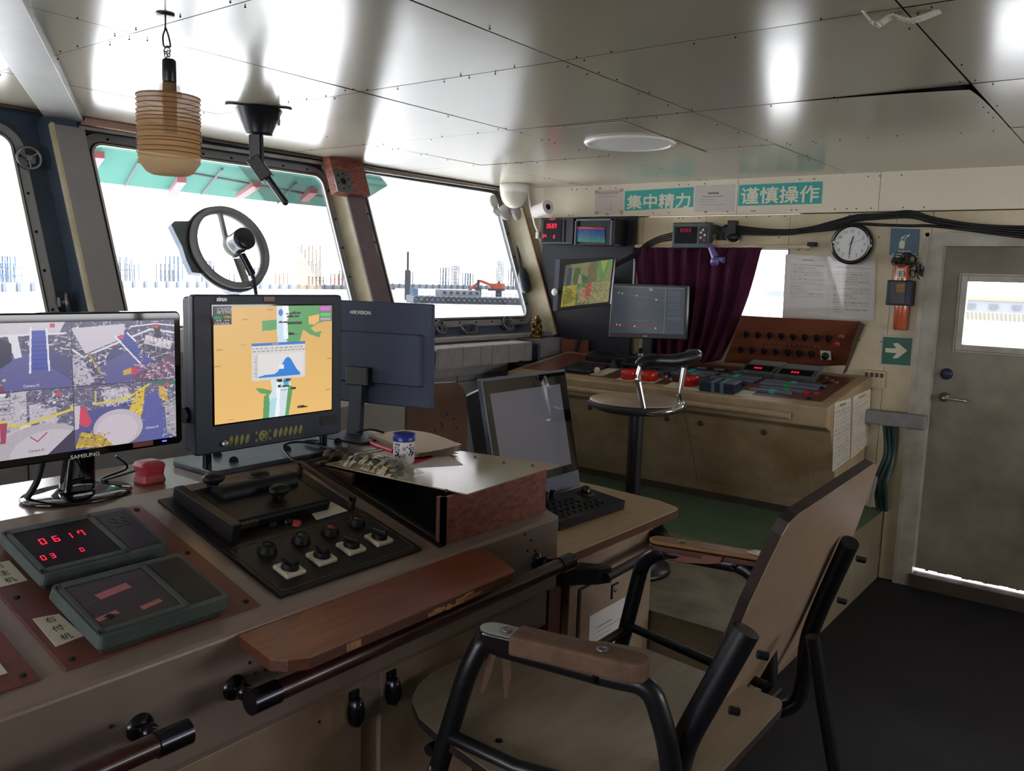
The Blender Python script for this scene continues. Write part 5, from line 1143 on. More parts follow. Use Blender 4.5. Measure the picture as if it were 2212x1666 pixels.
# maroon plates with display units
for x0, x1, s0, s1, lab in ((.586, .950, .048, .497, 'maroon plate carrying the two indicator units at the left of the console'), (.20, .548, .048, .497, 'maroon plate cut off by the left edge of the photo')):
    tt = thing('mounting_plate', sp((x0+x1)/2, (s0+s1)/2), lab, 'plate')
    MB().box(sp((x0+x1)/2, (s0+s1)/2, .002), (x1-x0, s1-s0, .004), SAX).link('plate', 'maroonplate', tt, bevel=.001)
    for a in (x0+.018, x1-.018):
        for b in (s0+.02, s1-.02, (s0+s1)/2): MB().lathe([(.006, 0), (.005, .002), (0, .0025)], sp(a, b, .004), SN, 12).link('screw', 'gap', tt)
def indicator(x0, x1, s0, s1, h, label, tilt=0):
    tt = thing('indicator_unit', sp((x0+x1)/2, (s0+s1)/2, .004), label, 'indicator unit')
    c = sp((x0+x1)/2, (s0+s1)/2, .004); w, d = x1-x0, s1-s0
    ax = (EX, (SE*math.cos(tilt)+SN*math.sin(tilt)), (SN*math.cos(tilt)-SE*math.sin(tilt)))
    b = c+SN*.0
    lo = [b+EX*p[0]+ax[1]*p[1] for p in rrect(w/2-.012, d/2-.010, .006, 3)]; mid = [b+ax[2]*(h*.45)+EX*p[0]+ax[1]*p[1] for p in rrect(w/2, d/2, .01, 3)]
    tpp = [b+ax[2]*h+EX*p[0]+ax[1]*p[1] for p in rrect(w/2-.003, d/2-.003, .009, 3)]
    m = MB(); m.loft(lo, mid, False); m.loft(mid, tpp, False); n = len(tpp); m.add(tpp, [tuple(range(n))]); m.link('housing', 'greyhouse', tt, bevel=.0015)
    def tp(x, y, z=0): return c+ax[2]*(h+z)+EX*x+ax[1]*y
    # raised frame left, keypad right
    x0f, x1f = -w/2+.008, w/2-.080
    f = MB()
    for (a, b_, cc_, dd) in ((x0f, x1f, d/2-.022, d/2-.012), (x0f, x1f, -d/2+.012, -d/2+.022), (x0f, x0f+.008, -d/2+.012, d/2-.012), (x1f-.008, x1f, -d/2+.012, d/2-.012)): f.box(tp((a+b_)/2, (cc_+dd)/2, .001), (b_-a, dd-cc_, .003), (EX, ax[1], ax[2]))
    f.link('screen_frame', 'greyhouse', tt)
    return tt, tp, w, d, (x0f, x1f), ax
tt, tp, w, d, (a, b), ax = indicator(.638, .885, .262, .445, .036, 'grey indicator unit with glowing red digits 0617 on the left maroon plate')
MB().box(tp((a+b)/2, 0, .0003), (b-a-.02, d-.046, .001), (EX, ax[1], ax[2])).link('screen', 'darkglass', tt)
MB().box(tp(w/2-.042, 0, .0005), (.062, d-.034, .001), (EX, ax[1], ax[2])).link('keypad', 'blackplastic', tt)
m = MB()
for k in range(4): m.torus(tp(w/2-.042+(.012 if k % 2 else -.008), .05-.018*(k//2+.5), .0018), ax[2], .007, .0006, 18, 5)
m.link('key_rings', 'greyhouse', tt)
ul = hit(90, 1178, tp(0, 0, .001), ax[2]); digits('digits', '0617', ul, EX, ax[1], .021, tt, gap=.62)
digits('digits', '03', hit(92, 1212, tp(0, 0, .001), ax[2]), EX, ax[1], .016, tt, gap=.5); digits('digits', '0', hit(176, 1193, tp(0, 0, .001), ax[2]), EX, ax[1], .0135, tt)
tt, tp, w, d, (a, b), ax = indicator(.634, .880, .045, .228, .040, 'grey indicator unit with dark screen and pink stickers, nearest on the left maroon plate')
MB().box(tp((a+b)/2, 0, .0003), (b-a-.02, d-.046, .001), (EX, ax[1], ax[2])).link('screen', 'steelscreen', tt)
kp_ = MB().box(tp(w/2-.042, 0, .0005), (.062, d-.034, .001), (EX, ax[1], ax[2])).link('keypad', 'blackplastic', tt)
for (u, v, ww, hh) in ((245, 1277, .062, .018), (327, 1305, .040, .011), (232, 1331, .040, .012)):
    MB().box(hit(u, v, tp(0, 0, .0012), ax[2]), (ww, hh, .0004), ((EX*.985+ax[1]*.17), (ax[1]*.985-EX*.17), ax[2])).link('sticker', 'pinktape', tt)
p = hit(237, 1331, tp(0, 0, .002), ax[2]); MB().prism([p+EX*.010, p+ax[1]*.007, p-EX*.010, p-ax[1]*.007], ax[2]*.0004).link('sticker_hole', 'gap', tt)
# handwritten labels
def hlabel(P, chars, lab):
    tt = thing('paper_label', P[0], lab, 'label')
    MB().prism(P, SN*.001).link('paper', 'ivory', tt)
    for i, ch in enumerate(chars):
        f = (i+.5)/len(chars); q = P[0].lerp(P[3], f)*.5+P[1].lerp(P[2], f)*.5; text('handwriting', ch, q-SE*.008+SN*.0012, EX, SE, .017, 'blackink', tt, align='CENTER')
hlabel([sp(.600, .200, .004), sp(.640, .193, .004), sp(.646, .115, .004), sp(.598, .110, .004)], '右付机', 'handwritten white label beside the front indicator unit')
hlabel([sp(.592, .395, .004), sp(.640, .392, .004), sp(.640, .315, .004), sp(.592, .315, .004)], '右主机', 'handwritten white label beside the glowing indicator unit')
hlabel([sp(.47, .16, .004), sp(.515, .16, .004), sp(.515, .085, .004), sp(.47, .085, .004)], '左付机', 'handwritten white label at the left edge of the photo')
# throttle and switch panel
t = thing('engine_control_panel', sp(1.195, .27), 'black engine control panel with side levers and four rotary switches let into the console', 'control panel')
x0, x1 = .995, 1.397
MB().box(sp((x0+x1)/2, .377, .002), (x1-x0, .250, .005), SAX).link('rear_plate', 'blackmetal', t, bevel=.001)
MB().box(sp((x0+x1)/2, .149, .004), (x1-x0, .205, .008), SAX).link('switch_plate', 'blackmetal', t, bevel=.0015)
m = MB()
for g, w_ in ((.012, .0012),):
    R_ = [sp((x0+x1)/2+p[0], .149+p[1], .0085) for p in rrect(.201-g, .1025-g, .012, 4)]; m.tube(R_, .0008, 4, closed=True)
m.link('engraved_border', 'tan', t)
# side rails (worn metal bars standing up)
def post_frame(xc, sA, sB, hA, hB, w_, par, name):
    m = MB(); m.prism([sp(xc, sA, .004), sp(xc, sB, .004), sp(xc, sB, hB), sp(xc, sA, hA)], EX*w_); return m.link(name, 'blackmetal', par, bevel=.002)
post_frame(1.025, .262, .492, .050, .036, .022, t, 'side_bar'); 
MB().prism([sp(1.375, .275, .034), sp(1.375, .495, .040), sp(1.375, .495, .030), sp(1.375, .275, .024)], EX*.012).box(sp(1.381, .282, .018), (.012, .012, .034), SAX).box(sp(1.381, .488, .018), (.012, .010, .034), SAX).link('grab_rail', 'brasswear', t)
# telegraph body and levers
MB().box(sp(1.19, .385, .017), (.27, .18, .030), SAX).link('telegraph_housing', 'knob', t, bevel=.008)
MB().cyl(sp(1.09, .42, .030), sp(1.30, .42, .030), .026, n=28).link('lever_drum', 'knob', t)
for xx, st in ((1.11, .47), (1.215, .44), (1.215, .36)):
    k = MB().box(sp(xx, st, .036), (.014, .03, .03), SAX).link('lever', 'knob', t, bevel=.003); MB().lathe([(.010, 0), (.020, .008), (.023, .016), (.018, .024), (0, .027)], sp(xx, st, .036), SN, 20, sx=1.25, sy=.8).link('lever_grip', 'knob', k)
m = MB().box(sp(1.085, .305, .022), (.055, .032, .014), SAX).link('brown_key', 'brasswear', t, bevel=.002)
for xx, ss, m_ in ((1.195, .29, 'darksteel'), (1.155, .295, 'knob'), (1.205, .27, 'redcap')): MB().lathe([(.011, 0), (.010, .010), (0, .011)], sp(xx, ss, .004), SN, 16).link('small_knob', m_, t)
MB().prism([sp(1.262, .268, .0045), sp(1.362, .272, .0045), sp(1.356, .325, .0045), sp(1.285, .345, .0045)], SN*.001).link('worn_patch', 'offwhite', t)
for xx, ss in ((1.30, .345), (1.325, .345), (1.33, .40)): MB().cyl(sp(xx, ss, .004), sp(xx, ss, .016), .006).ball(sp(xx, ss, .018), .007, 10).link('toggle', 'darksteel', t)
# four square plates with rotary knobs
for i, (u, v) in enumerate(((625, 1232), (694, 1206), (758, 1184), (818, 1166))):
    c = SR(u, v, .010); k = MB().box(c+SN*.002, (.050, .050, .010), SAX).link('switch_plate', 'ivory', t, bevel=.003)
    a = (.2, -.1, .55, .35)[i]; e1 = EX*math.cos(a)+SE*math.sin(a); e2 = SE*math.cos(a)-EX*math.sin(a)
    MB().lathe([(.019, 0), (.017, .012), (0, .013)], c+SN*.007, SN, 20).prism([c+e1*.007+e2*.02+SN*.012, c-e1*.007+e2*.02+SN*.012, c-e1*.0075-e2*.016+SN*.012, c+e1*.0075-e2*.016+SN*.012], SN*.016).link('rotary_knob', 'knob', k, bevel=.002)
for (u, v, m_) in ((577, 1192, 'knob'), (650, 1170, 'darkgreen'), (713, 1152, 'duskred'), (770, 1133, 'duskred2')):
    c = SR(u, v, .008); k = MB().lathe([(.021, 0), (.021, .004), (.017, .007), (.017, .016), (.0125, .018), (.0125, .014)], c, SN, 24).link('button_collar', 'knob', t); MB().lathe([(.012, 0), (.012, .0165), (0, .0175)], c, SN, 20).link('button_cap', m_, k)
# long black slot plate beside it
MB().box(sp(1.435, .29, .001), (.028, .50, .003), SAX); bs = MB().box(sp(1.455, .30, .002), (.020, .53, .003), SAX)
tag(bs.link('edge_strip', 'blackmetal'), 'narrow black metal strip beside the open wooden box', 'strip')
# open wooden box with tilted sheet on top
t = thing('wooden_box', sp(1.67, .28), 'open purple brown plywood box standing on the right part of the console', 'box')
zt = 1.058
def wall_down(xa, xb, ya, yb):   # vertical board from slope up to zt
    f = lambda x, y: V(x, y, .93+.26*(y-1.27)+.001)
    A = [f(xa, ya), f(xb, ya), f(xb, yb), f(xa, yb)] ; B_ = [V(p.x, p.y, zt) for p in A]; m = MB(); m.loft(A, B_); return m
MB().box(sp(1.672, .29, .004), (.392, .46, .006), SAX).link('inner_panel', 'knob', t)
wall_down(1.461, 1.885, 1.306, 1.318).link('front_board', 'boxwood', t); wall_down(1.873, 1.885, 1.318, 1.775).link('side_board', 'boxwood', t)
wall_down(1.461, 1.473, 1.306, 1.330).link('edge_post', 'brownwood', t); wall_down(1.470, 1.482, 1.64, 1.775).link('inner_board', 'brownwood', t); wall_down(1.473, 1.873, 1.763, 1.775).link('back_board', 'brownwood', t)
sc = [Z(1010, 1070, 1.062), Z(1207, 1006, 1.062), Z(985, 975, 1.062), Z(770, 975, 1.062), Z(640, 985, 1.062), Z(690, 1002, 1.062)]
sh = MB().prism([p for p in sc], (0, 0, .003)); sh.mi(1)
for u, v in ((964, 1060), (1026, 988), (1088, 1000), (1150, 1006)): sh.cyl(Z(u, v, 1.065), Z(u, v, 1.0665), .004, n=10)
tag(sh.link('tin_sheet', ['sheettop', 'brownwood']), 'glossy cream board lying askew on top of the wooden box', 'board')
TZ = 1.0655
# papers, book, tin, package on the board
m = MB(); P = [Z(835, 1014, TZ), Z(1000, 1004, TZ), Z(965, 982, TZ), Z(900, 968, TZ), Z(745, 955, TZ), Z(700, 985, TZ)]; tag(m.prism(P, (0, 0, .0008)).link('paper_sheet', 'paper'), 'loose white paper sheet under the book and the blue lidded jar', 'paper')
t = thing('booklet', Z(880, 970, TZ), 'curled booklet with red cover and fanned pages lying behind the blue lidded jar', 'booklet')
def bookq(u, v, h): return Z(u, v, TZ+h)
A = [bookq(790, 948, .004), bookq(895, 992, .004), bookq(992, 980, .004), bookq(870, 940, .004)]; m = MB(); n = 8
for lay in range(5):
    h = .004+.004*lay; rows = []
    for i in range(n+1):
        f = i/n; lft = A[0].lerp(A[1], f); rgt = A[3].lerp(A[2], f); bow = .012*math.sin(math.pi*min(1, f*1.1))*(lay/5)
        for j in range(5): g = j/4; p = lft.lerp(rgt, g); rows.append(V(p.x+lay*.002, p.y-lay*.001, p.z+h-.004+bow*g+.014*g*g*f*(lay/5)))
    m.add(rows, [(i*5+j, i*5+j+1, (i+1)*5+j+1, (i+1)*5+j) for i in range(n) for j in range(4)], True)
m.link('pages', 'bookpaper', t)
MB().prism([bookq(783, 953, .001), bookq(897, 1002, .001), bookq(935, 990, .001), bookq(925, 975, .001), bookq(800, 945, .001)], (0, 0, .003)).link('cover', 'bookred', t)
a, b = bookq(786, 952, .006), bookq(850, 975, .006); tag(MB().cyl(a, b, .007, n=16).link('red_pen', 'bookred'), 'dark red pen lying along the spine of the booklet', 'pen')
jp = Z(872, 999, TZ); r_ = .0295; hj = at(872, 935, jp).z-jp.z
t = thing('jar', jp, 'white jar with blue lid and blue flower print on the board', 'jar')
MB().lathe([(0, 0), (r_-.002, 0), (r_, .004), (r_, hj-.022)], jp, n=36).link('body', 'porcelain', t)
MB().lathe([(r_+.001, hj-.022), (r_+.0015, hj-.002), (r_-.003, hj), (0, hj)], jp, n=36).link('lid', 'bluecap', t)
m = MB(); rr = random.Random(23)
def onjar(a, z, r): return jp+V(math.cos(a)*r, math.sin(a)*r, z)
base = math.atan2(-jp.y, -jp.x)
for i in range(70):
    a = base+rr.choice((-.75, -.55, .55, .85))+rr.uniform(-.25, .25); z = hj*(.25+.42*rr.random()); s = rr.uniform(.0015, .0035)
    m.add([onjar(a-s/r_, z, r_+.0004), onjar(a, z-s, r_+.0004), onjar(a+s/r_, z, r_+.0004), onjar(a, z+s, r_+.0004)], [(0, 1, 2, 3)])
m.link('flower_print', 'blueprint', t)
tx = V(-math.sin(base), math.cos(base), 0)*1.0
for i, ch in enumerate('青花'):
    text('printed_characters', ch, onjar(base+.02, hj*(.45-.22*i), r_+.0006), tx, V(0, 0, 1), .011, 'blueprint', t, align='CENTER')
t = thing('snack_packet', Z(820, 1010, TZ), 'crinkled clear plastic packet with dark green contents on the front edge of the board', 'packet')
a, b = Z(760, 990, TZ+.012), Z(870, 1016, TZ+.012); g = (b-a).normalized(); h_ = V(0, 0, 1).cross(g)
rr = random.Random(3); m = MB()
for i in range(26): o = a.lerp(b, rr.random()*.85+.05)+h_*rr.uniform(-.028, .028)+V(0, 0, rr.uniform(-.002, .012)); m.ball(o, rr.uniform(.009, .016), 8, frame(V(rr.uniform(-1, 1), rr.uniform(-1, 1), 1)), (1.3, 1, .6))
m.link('contents', 'greenpack', t)
m = MB(); n1, n2 = 22, 12; L = (b-a).length
for side in (1,):
    rows = []
    for i in range(n1+1):
        f = i/n1
        for j in range(n2+1):
            g2 = j/n2*2-1; env = max(0, 1-abs(g2)**2.5)*(1-abs(f*2-1)**5); rows.append(a-g*.02+g*((L+.05)*f)+h_*(.05*g2*(1+.1*math.sin(f*9)))+V(0, 0, -.010+.032*env+rr.uniform(-.003, .003)*(1 if env > .05 else .3)))
    m.add(rows, [(i*(n2+1)+j, i*(n2+1)+j+1, (i+1)*(n2+1)+j+1, (i+1)*(n2+1)+j) for i in range(n1) for j in range(n2)], False)
m.link('wrapper', 'plasticfilm', t)
t = thing('snack_packet', Z(730, 985, TZ), 'crumpled brownish packet lying at the left corner of the board near the monitor foot', 'packet')
m = MB()
for i in range(18): o = Z(710+rr.random()*50, 972+rr.random()*14, TZ+.012); m.ball(o, rr.uniform(.01, .018), 7, frame(V(rr.uniform(-1, 1), rr.uniform(-1, 1), 1)), (1.4, 1, .5))
m.link('contents', 'brownpack', t)
# ---- left large screen
y = 1.80; TRp, BRp, BLp = Y(386, 672, y), Y(400, 955, y), Y(10, 1016, y)
xr = (TRp.x+BRp.x)/2; zt_, zb_ = TRp.z, (BRp.z+BLp.z)/2; xl = xr-.515
t = thing('computer_monitor', V((xl+xr)/2, 1.9, sz), 'large monitor at the left edge showing four engine room camera pictures', 'monitor')
m = MB().rbox(V((xl+xr)/2, y+.013, (zt_+zb_)/2), (xr-xl, zt_-zb_, .024), .012, (V(1, 0, 0), V(0, 0, 1), V(0, -1, 0))).link('bezel', 'glossblack', t, bevel=.004)
MB().rbox(V((xl+xr)/2, y+.035, (zt_+zb_)/2), (xr-xl-.12, zt_-zb_-.08, .02), .02, (V(1, 0, 0), V(0, 0, 1), V(0, -1, 0))).link('rear_cover', 'blackplastic', t)
s1 = Y(374, 690, y-.001); s2 = Y(383, 943, y-.001); sxr = (s1.x+s2.x)/2; szt, szb = s1.z-.0005, s2.z; sxl = sxr-(szt-szb)*1.70
c = Cv(520, 306, '#5a5878'); r = random.Random(12)
# coordinates: pictures in a 2x2 grid ; helper for cell coordinates
def cell(i, j): return lambda x, y: ((i+x)/2, (j+y)/2)
def rp(f, pts, col, op=1): c.poly([f(*p) for p in pts], col, op)
def ln(f, pts, w, col, op=1): c.line([f(*p) for p in pts], w, col, op)
def clutter(f, x0, y0, x1, y1, n, cols, L=.08, w=.008):
    for _ in range(int(n*1.7)):
        x, y_ = r.uniform(x0, x1), r.uniform(y0, y1); k = r.random(); dx, dy = (r.uniform(-L, L), r.uniform(-L, L)*.3) if k < .4 else ((r.uniform(-L, L)*.2, r.uniform(-L, L)) if k < .7 else (r.uniform(-L, L)*.7, r.uniform(-L, L)*.7))
        if r.random() < .25: q_ = r.uniform(.01, .03); rp(f, [(x, y_), (x+q_, y_-q_*.3), (x+q_, y_+q_), (x, y_+q_*1.3)], r.choice(cols), .85)
        else: ln(f, [(x, y_), (x+dx, y_+dy)], w*r.uniform(.35, 1.2), r.choice(cols), .75)
greys = ['#c8c2cc', '#9a94a4', '#6a6478', '#3a3648', '#e0dce4', '#2a2838', '#b0a8a8', '#7a7488']
for i in (0, 1):
    f = cell(i, 0); rp(f, [(0, 0), (1, 0), (1, 1), (0, 1)], '#4a4660'); clutter(f, 0, 0, 1, .6, 260, greys)
    rp(f, [(.30, 1), (.42, .45), (.78, .4), (1, .55), (1, 1)] if i == 0 else [(.3, 1), (.35, .45), (.75, .55), (.95, .8), (.8, 1)], '#46446e')
    rp(f, [(.15, 1), (.5, .45), (.62, .45), (1, .9), (1, 1)] if i == 0 else [(.25, .7), (.5, .5), (.85, .9), (.7, 1), (.3, 1)], '#55548a')
    rp(f, [(.38, 0), (.95, 0), (.9, .16), (.42, .2)] if i == 0 else [(0, .1), (.5, .05), (.48, .28), (.12, .5)], '#c9c0c8')
    ln(f, [(0, .42), (.28, .22), (.45, .18), (.95, .17)] if i == 0 else [(0, .42), (.1, .55), (.5, .30), (.75, .15), (1, .22)], .016, '#d8d4dc')
    ln(f, [(0, .3), (.2, .14), (.36, .1)] if i == 0 else [(.55, .1), (.8, .06), (1, .1)], .010, '#e4e0e8')
# picture 1: stair, left engine with yellow parts
f = cell(0, 0)
rp(f, [(0, .35), (.35, .2), (.42, .5), (.12, .92), (0, .98)], '#6c6878'); clutter(f, 0, .3, .35, .85, 150, greys, .06)
rp(f, [(.0, .75), (.28, .42), (.42, .32), (.42, .42), (.1, .86), (.0, .92)], '#b49a38'); rp(f, [(.08, .84), (.2, .68), (.24, .74), (.14, .92)], '#c8a838'); rp(f, [(.24, .66), (.42, .46), (.46, .52), (.28, .76)], '#d0b040'); clutter(f, .05, .5, .42, .9, 50, ['#5a4c20', '#2c2830', '#d8c060'], .04)
rp(f, [(.66, .12), (.78, .12), (.8, .72), (.66, .72)], '#3a4aa0'); [ln(f, [(.665, .16+.065*k), (.79, .16+.065*k)], .006, '#22306c') for k in range(9)]
ln(f, [(.66, .08), (.64, .74)], .014, '#e0dcec'); ln(f, [(.79, .1), (.80, .72)], .014, '#e0dcec'); rp(f, [(.47, .18), (.55, .18), (.58, .5), (.52, .52)], '#dcd8e0'); rp(f, [(.42, .22), (.5, .3), (.5, .55), (.36, .7), (.34, .6)], '#1c1a28')
rp(f, [(.82, .02), (.86, .02), (.86, .08), (.82, .08)], '#c03048'); rp(f, [(0, .86), (.42, .9), (.44, 1), (0, 1)], '#7a2c48'); rp(f, [(0, .84), (.3, .88), (.3, .94), (0, .92)], '#dcd4dc')
# picture 2: stair, right engine block
f = cell(1, 0)
rp(f, [(.42, .25), (.52, .22), (.78, .65), (.68, .72)], '#3a4aa0'); [ln(f, [(.43+.029*k, .28+.05*k), (.55+.027*k, .27+.048*k)], .006, '#22306c') for k in range(8)]
ln(f, [(.4, .25), (.66, .74)], .013, '#e0dcec'); ln(f, [(.52, .2), (.79, .66)], .013, '#e0dcec')
rp(f, [(.68, .2), (.95, .35), (1, .5), (.9, .72), (.66, .55), (.6, .35)], '#3c3848'); rp(f, [(.7, .25), (.98, .36), (.95, .5), (.68, .38)], '#c4bcc0'); clutter(f, .62, .22, 1, .66, 110, greys, .06)
for k in range(6): rp(f, [(.7+.045*k, .24+.02*k), (.73+.045*k, .25+.02*k), (.725+.045*k, .33+.02*k), (.70+.045*k, .32+.02*k)], '#d8d0d0')
rp(f, [(.78, .1), (.85, .08), (.86, .3), (.8, .3)], '#14141c'); rp(f, [(.55, .92), (.95, .6), (1, .72), (1, 1), (.6, 1)], '#6a4458'); clutter(f, .6, .68, 1, 1, 90, ['#d8d0dc', '#903048', '#3a3448', '#b8b0c0'], .09)
c.ell(.79, .41, .02, .03, '#c03040'); c.ell(.905, .05, .012, .018, '#c83040'); c.ell(.73, .13, .012, .018, '#d04048'); ln(f, [(.15, .5), (.25, .8)], .02, '#a89040'); rp(f, [(.47, .8), (.55, .76), (.55, .86), (.47, .88)], '#c8a030'); rp(f, [(0, .55), (.1, .6), (.2, .95), (.05, 1), (0, .9)], '#b8b0bc'); clutter(f, 0, .5, .3, 1, 90, greys, .06)
# picture 3: lower left, white pipes and yellow rail
f = cell(0, 1); rp(f, [(0, 0), (1, 0), (1, 1), (0, 1)], '#5c5870'); clutter(f, 0, 0, 1, .7, 320, greys, .07)
rp(f, [(0, .25), (.15, .4), (.3, .9), (.2, 1), (0, 1)], '#4a5288'); clutter(f, 0, .3, .3, 1, 70, ['#8890b0', '#30345c', '#6870a0'], .07)
for x0, x1, y0, y1 in ((.22, .5, .08, .35), (.3, .55, .35, .72), (.48, .6, .02, .5), (.62, .72, .22, .5), (.7, .85, .3, .6)): rp(f, [(x0, y0), (x1, y0-.02), (x1, y1), (x0, y1)], '#bcb6bc'); 
clutter(f, .2, .05, .9, .6, 150, greys, .05); [ln(f, [(.22, .14+.05*k), (.5, .12+.05*k)], .006, '#8a8494') for k in range(5)]
ln(f, [(.12, .08), (.34, .38), (.5, .52), (.64, .49), (1.0, .34)], .020, '#d4c040'); ln(f, [(.98, .3), (1.0, .36)], .02, '#d4c040')
c.ell(.295, .80, .03, .045, '#d8d2cc'); c.ell(.295, .80, .016, .025, '#b8b0a8')
c.ell(.37, .99, .21, .23, '#b2aab0'); c.ell(.40, 1.02, .18, .21, '#c2bac0'); c.poly([(.38, 1), (.52, .80), (.60, .88), (.5, 1)], '#2c2634'); rp(f, [(.0, .0), (.44, .02), (.44, .06), (0, .05)], '#e0d8e0'); ln(f, [(.62, .70), (.68, .78), (.76, .66)], .009, '#b03050')
rp(f, [(.38, .45), (.44, .45), (.42, .75), (.38, .75)], '#a03048')
# picture 4: lower right, yellow pump, blue floor, red bottle, big white cylinder
f = cell(1, 1); rp(f, [(0, 0), (1, 0), (1, 1), (0, 1)], '#5c5870'); clutter(f, 0, 0, 1, .6, 300, greys, .07)
rp(f, [(.05, .45), (.35, .3), (.6, .35), (.5, 1), (.0, 1)], '#4a4e88'); rp(f, [(.62, .95), (.68, .25), (.80, .15), (.95, .95), (.9, 1), (.6, 1)], '#55589a'); clutter(f, .65, .3, .95, .95, 30, ['#484c8c', '#6468a8'], .06)
rp(f, [(.25, .1), (.5, .05), (.55, .3), (.3, .36)], '#c0bac0'); clutter(f, .22, .02, .56, .36, 70, greys, .05); ln(f, [(.2, .3), (.5, .26), (.72, .06)], .018, '#d4c040'); ln(f, [(.2, .1), (.2, .3)], .012, '#c8b850')
rp(f, [(.5, .5), (.55, .35), (.62, .1), (.68, .12), (.66, .4), (.62, .7), (.56, .68)], '#d8b830'); clutter(f, .5, .1, .68, .66, 24, ['#6a5820', '#f0d860'], .03); rp(f, [(.82, .1), (.88, .12), (.92, .3), (.9, .38), (.83, .3)], '#d0a838')
rp(f, [(.02, .36), (.10, .32), (.16, .58), (.12, .66), (.04, .60)], '#cc3850'); rp(f, [(.0, .3), (.06, .3), (.04, .66), (.0, .68)], '#c4bec8')
c.ell(.705, .86, .12, .15, '#c0b4bc'); c.ell(.70, .875, .10, .125, '#ccc0c8'); c.poly([(.56, .86), (.60, .92), (.68, 1), (.62, 1), (.52, .9)], '#241c2c')
c.poly([(.5, .98), (.53, .86), (.62, .9), (.68, 1)], '#b89828'); clutter(cell(1, 1), .02, .72, .3, 1, 40, ['#e0c838', '#5a4a18', '#c8a828'], .07)
rp(f, [(.88, .4), (1, .3), (1, 1), (.9, .9)], '#a8a0a8'); clutter(f, .86, .1, 1, 1, 60, ['#d8d4d8', '#504a58', '#88a088', '#786c70'], .06)
rp(f, [(.70, .0), (1, .02), (1, .1), (.75, .05)], '#3c6a5a'); c.ell(.955, .54, .011, .016, '#d03848'); c.ell(.435, .545, .012, .016, '#d03848')
c.line([(0, .5), (1, .5)], .006, '#2c2838'); c.line([(.5, 0), (.5, 1)], .004, '#2c2838'); c.noise(.22)
a3 = c.a; c.a = np.clip(a3*.85+.02+np.array([.01, .008, .03]), 0, 1)
pic = c.mesh('screen_picture', V(sxl, y-.001, szt), V(sxr, y-.001, szt), V(sxl, y-.001, szb), 'pictureE', t)
def onscr(f, g): return V(sxl+(sxr-sxl)*f, y-.0015, szt+(szb-szt)*g)
for f, g, m_ in ((.29, .475, 'textwhite'), (.30, .965, 'textblack'), (.84, .90, 'textwhite')): text('caption', 'Camera 01', onscr(f, g), EX, ZU, .0055, m_, t, width=.030)
text('brand_lettering', 'SAMSUNG', Y(152, 993, y-.002), EX, V(0, 0, 1), .0085, 'alu', t, width=.062, bold=.02)
MB().bb(1.035, 1.045, y-.002, y, zb_+.010, zb_+.013).link('power_light', 'blueled', t)
MB().bb(.965, 1.012, y-.0015, y, zb_+.006, zb_+.018).link('key_print', 'duskred', t)
bx = Z(160, 1068, sz).x; by = 1.885
MB().lathe([(0, 0), (.113, 0), (.118, .004), (.114, .008), (.06, .0105), (0, .011)], (bx, by, sz+.0005), n=56, sx=1.0, sy=.80, xax=(1, 0, 0)).link('stand_base', 'glossblack', t)
MB().loft([V(bx+p[0], by+p[1], sz+.015) for p in rrect(.036, .020, .012)], [V(bx+.004+p[0], by-.02+p[1], zb_+.05) for p in rrect(.026, .016, .010)], sm=True).link('stand_neck', 'glossblack', t)
tag(MB().tube(smooth_path([V(bx-.075, 1.86, zb_+.02), V(bx-.085, 1.88, 1.12), V(bx-.10, 1.9, sz+.01)], 6), .007, 8).link('monitor_cable', 'cable'), 'black cable hanging down behind the left large monitor', 'cable')
m = MB(); m.tube(smooth_path([Y(250, 985, 1.95), Y(275, 1010, 1.95), Z(230, 1030, sz+.01), Z(215, 1040, sz+.005), Z(290, 1018, sz+.03)], 6), .003, 7); tag(m.link('thin_cable', 'cable'), 'thin black cable looping on the shelf behind the red cap', 'cable')
# red knob cap
rc = Z(323, 1043, sz); t = thing('plastic_pot', rc, 'faded red rounded plastic pot upside down on the console shelf between two monitors', 'pot')
f1 = rrect(.030, .030, .012, 4); m = MB(); prev = None
for k, (s_, h) in enumerate(((.92, 0), (1.0, .006), (.88, .022), (.95, .038), (1.0, .044), (.86, .052), (.5, .056))):
    cur = [rc+V(p[0]*s_, p[1]*s_, h) for p in f1]
    if prev: m.loft(prev, cur, False, True)
    prev = cur
m.add(prev, [tuple(range(len(prev)))]); m.link('pot_body', 'redcap', t)
# ---- chart display monitor
y = 1.85; x0, x1, z0, z1 = 1.150, 1.618, 1.120, 1.519
t = thing('chart_monitor', V(1.385, 1.9, sz), 'thick framed chart display monitor with orange sea chart and oval keys', 'monitor')
AXM = (V(1, 0, 0), V(0, 0, 1), V(0, -1, 0))
MB().rbox(V((x0+x1)/2, y+.012, (z0+z1)/2), (x1-x0, z1-z0, .022), .010, AXM).link('bezel', 'darkblue', t, bevel=.004)
MB().rbox(V((x0+x1)/2, y+.040, (z0+z1)/2), (x1-x0-.012, z1-z0-.012, .035), .010, AXM).link('rear_housing', 'darkblue', t, bevel=.004)
a_, b_ = Y(459, 662, y-.0012), Y(718, 885, y-.0012); sx0, sx1, sz1, sz0 = 1.204, 1.580, 1.490, 1.194
MB().bb(sx0-.004, sx1+.004, y-.0008, y+.0015, sz0-.004, sz1+.004).link('screen_glass', 'glossblack', t)
c = Cv(264, 208, '#e0b468'); O_ = '#e3b56a'; G_ = '#5f9c62'
c.rect(0, 0, 1, 1, '#e2b66e'); yy = c.yy[:, :, None]; c.a *= (.86+.22*yy)
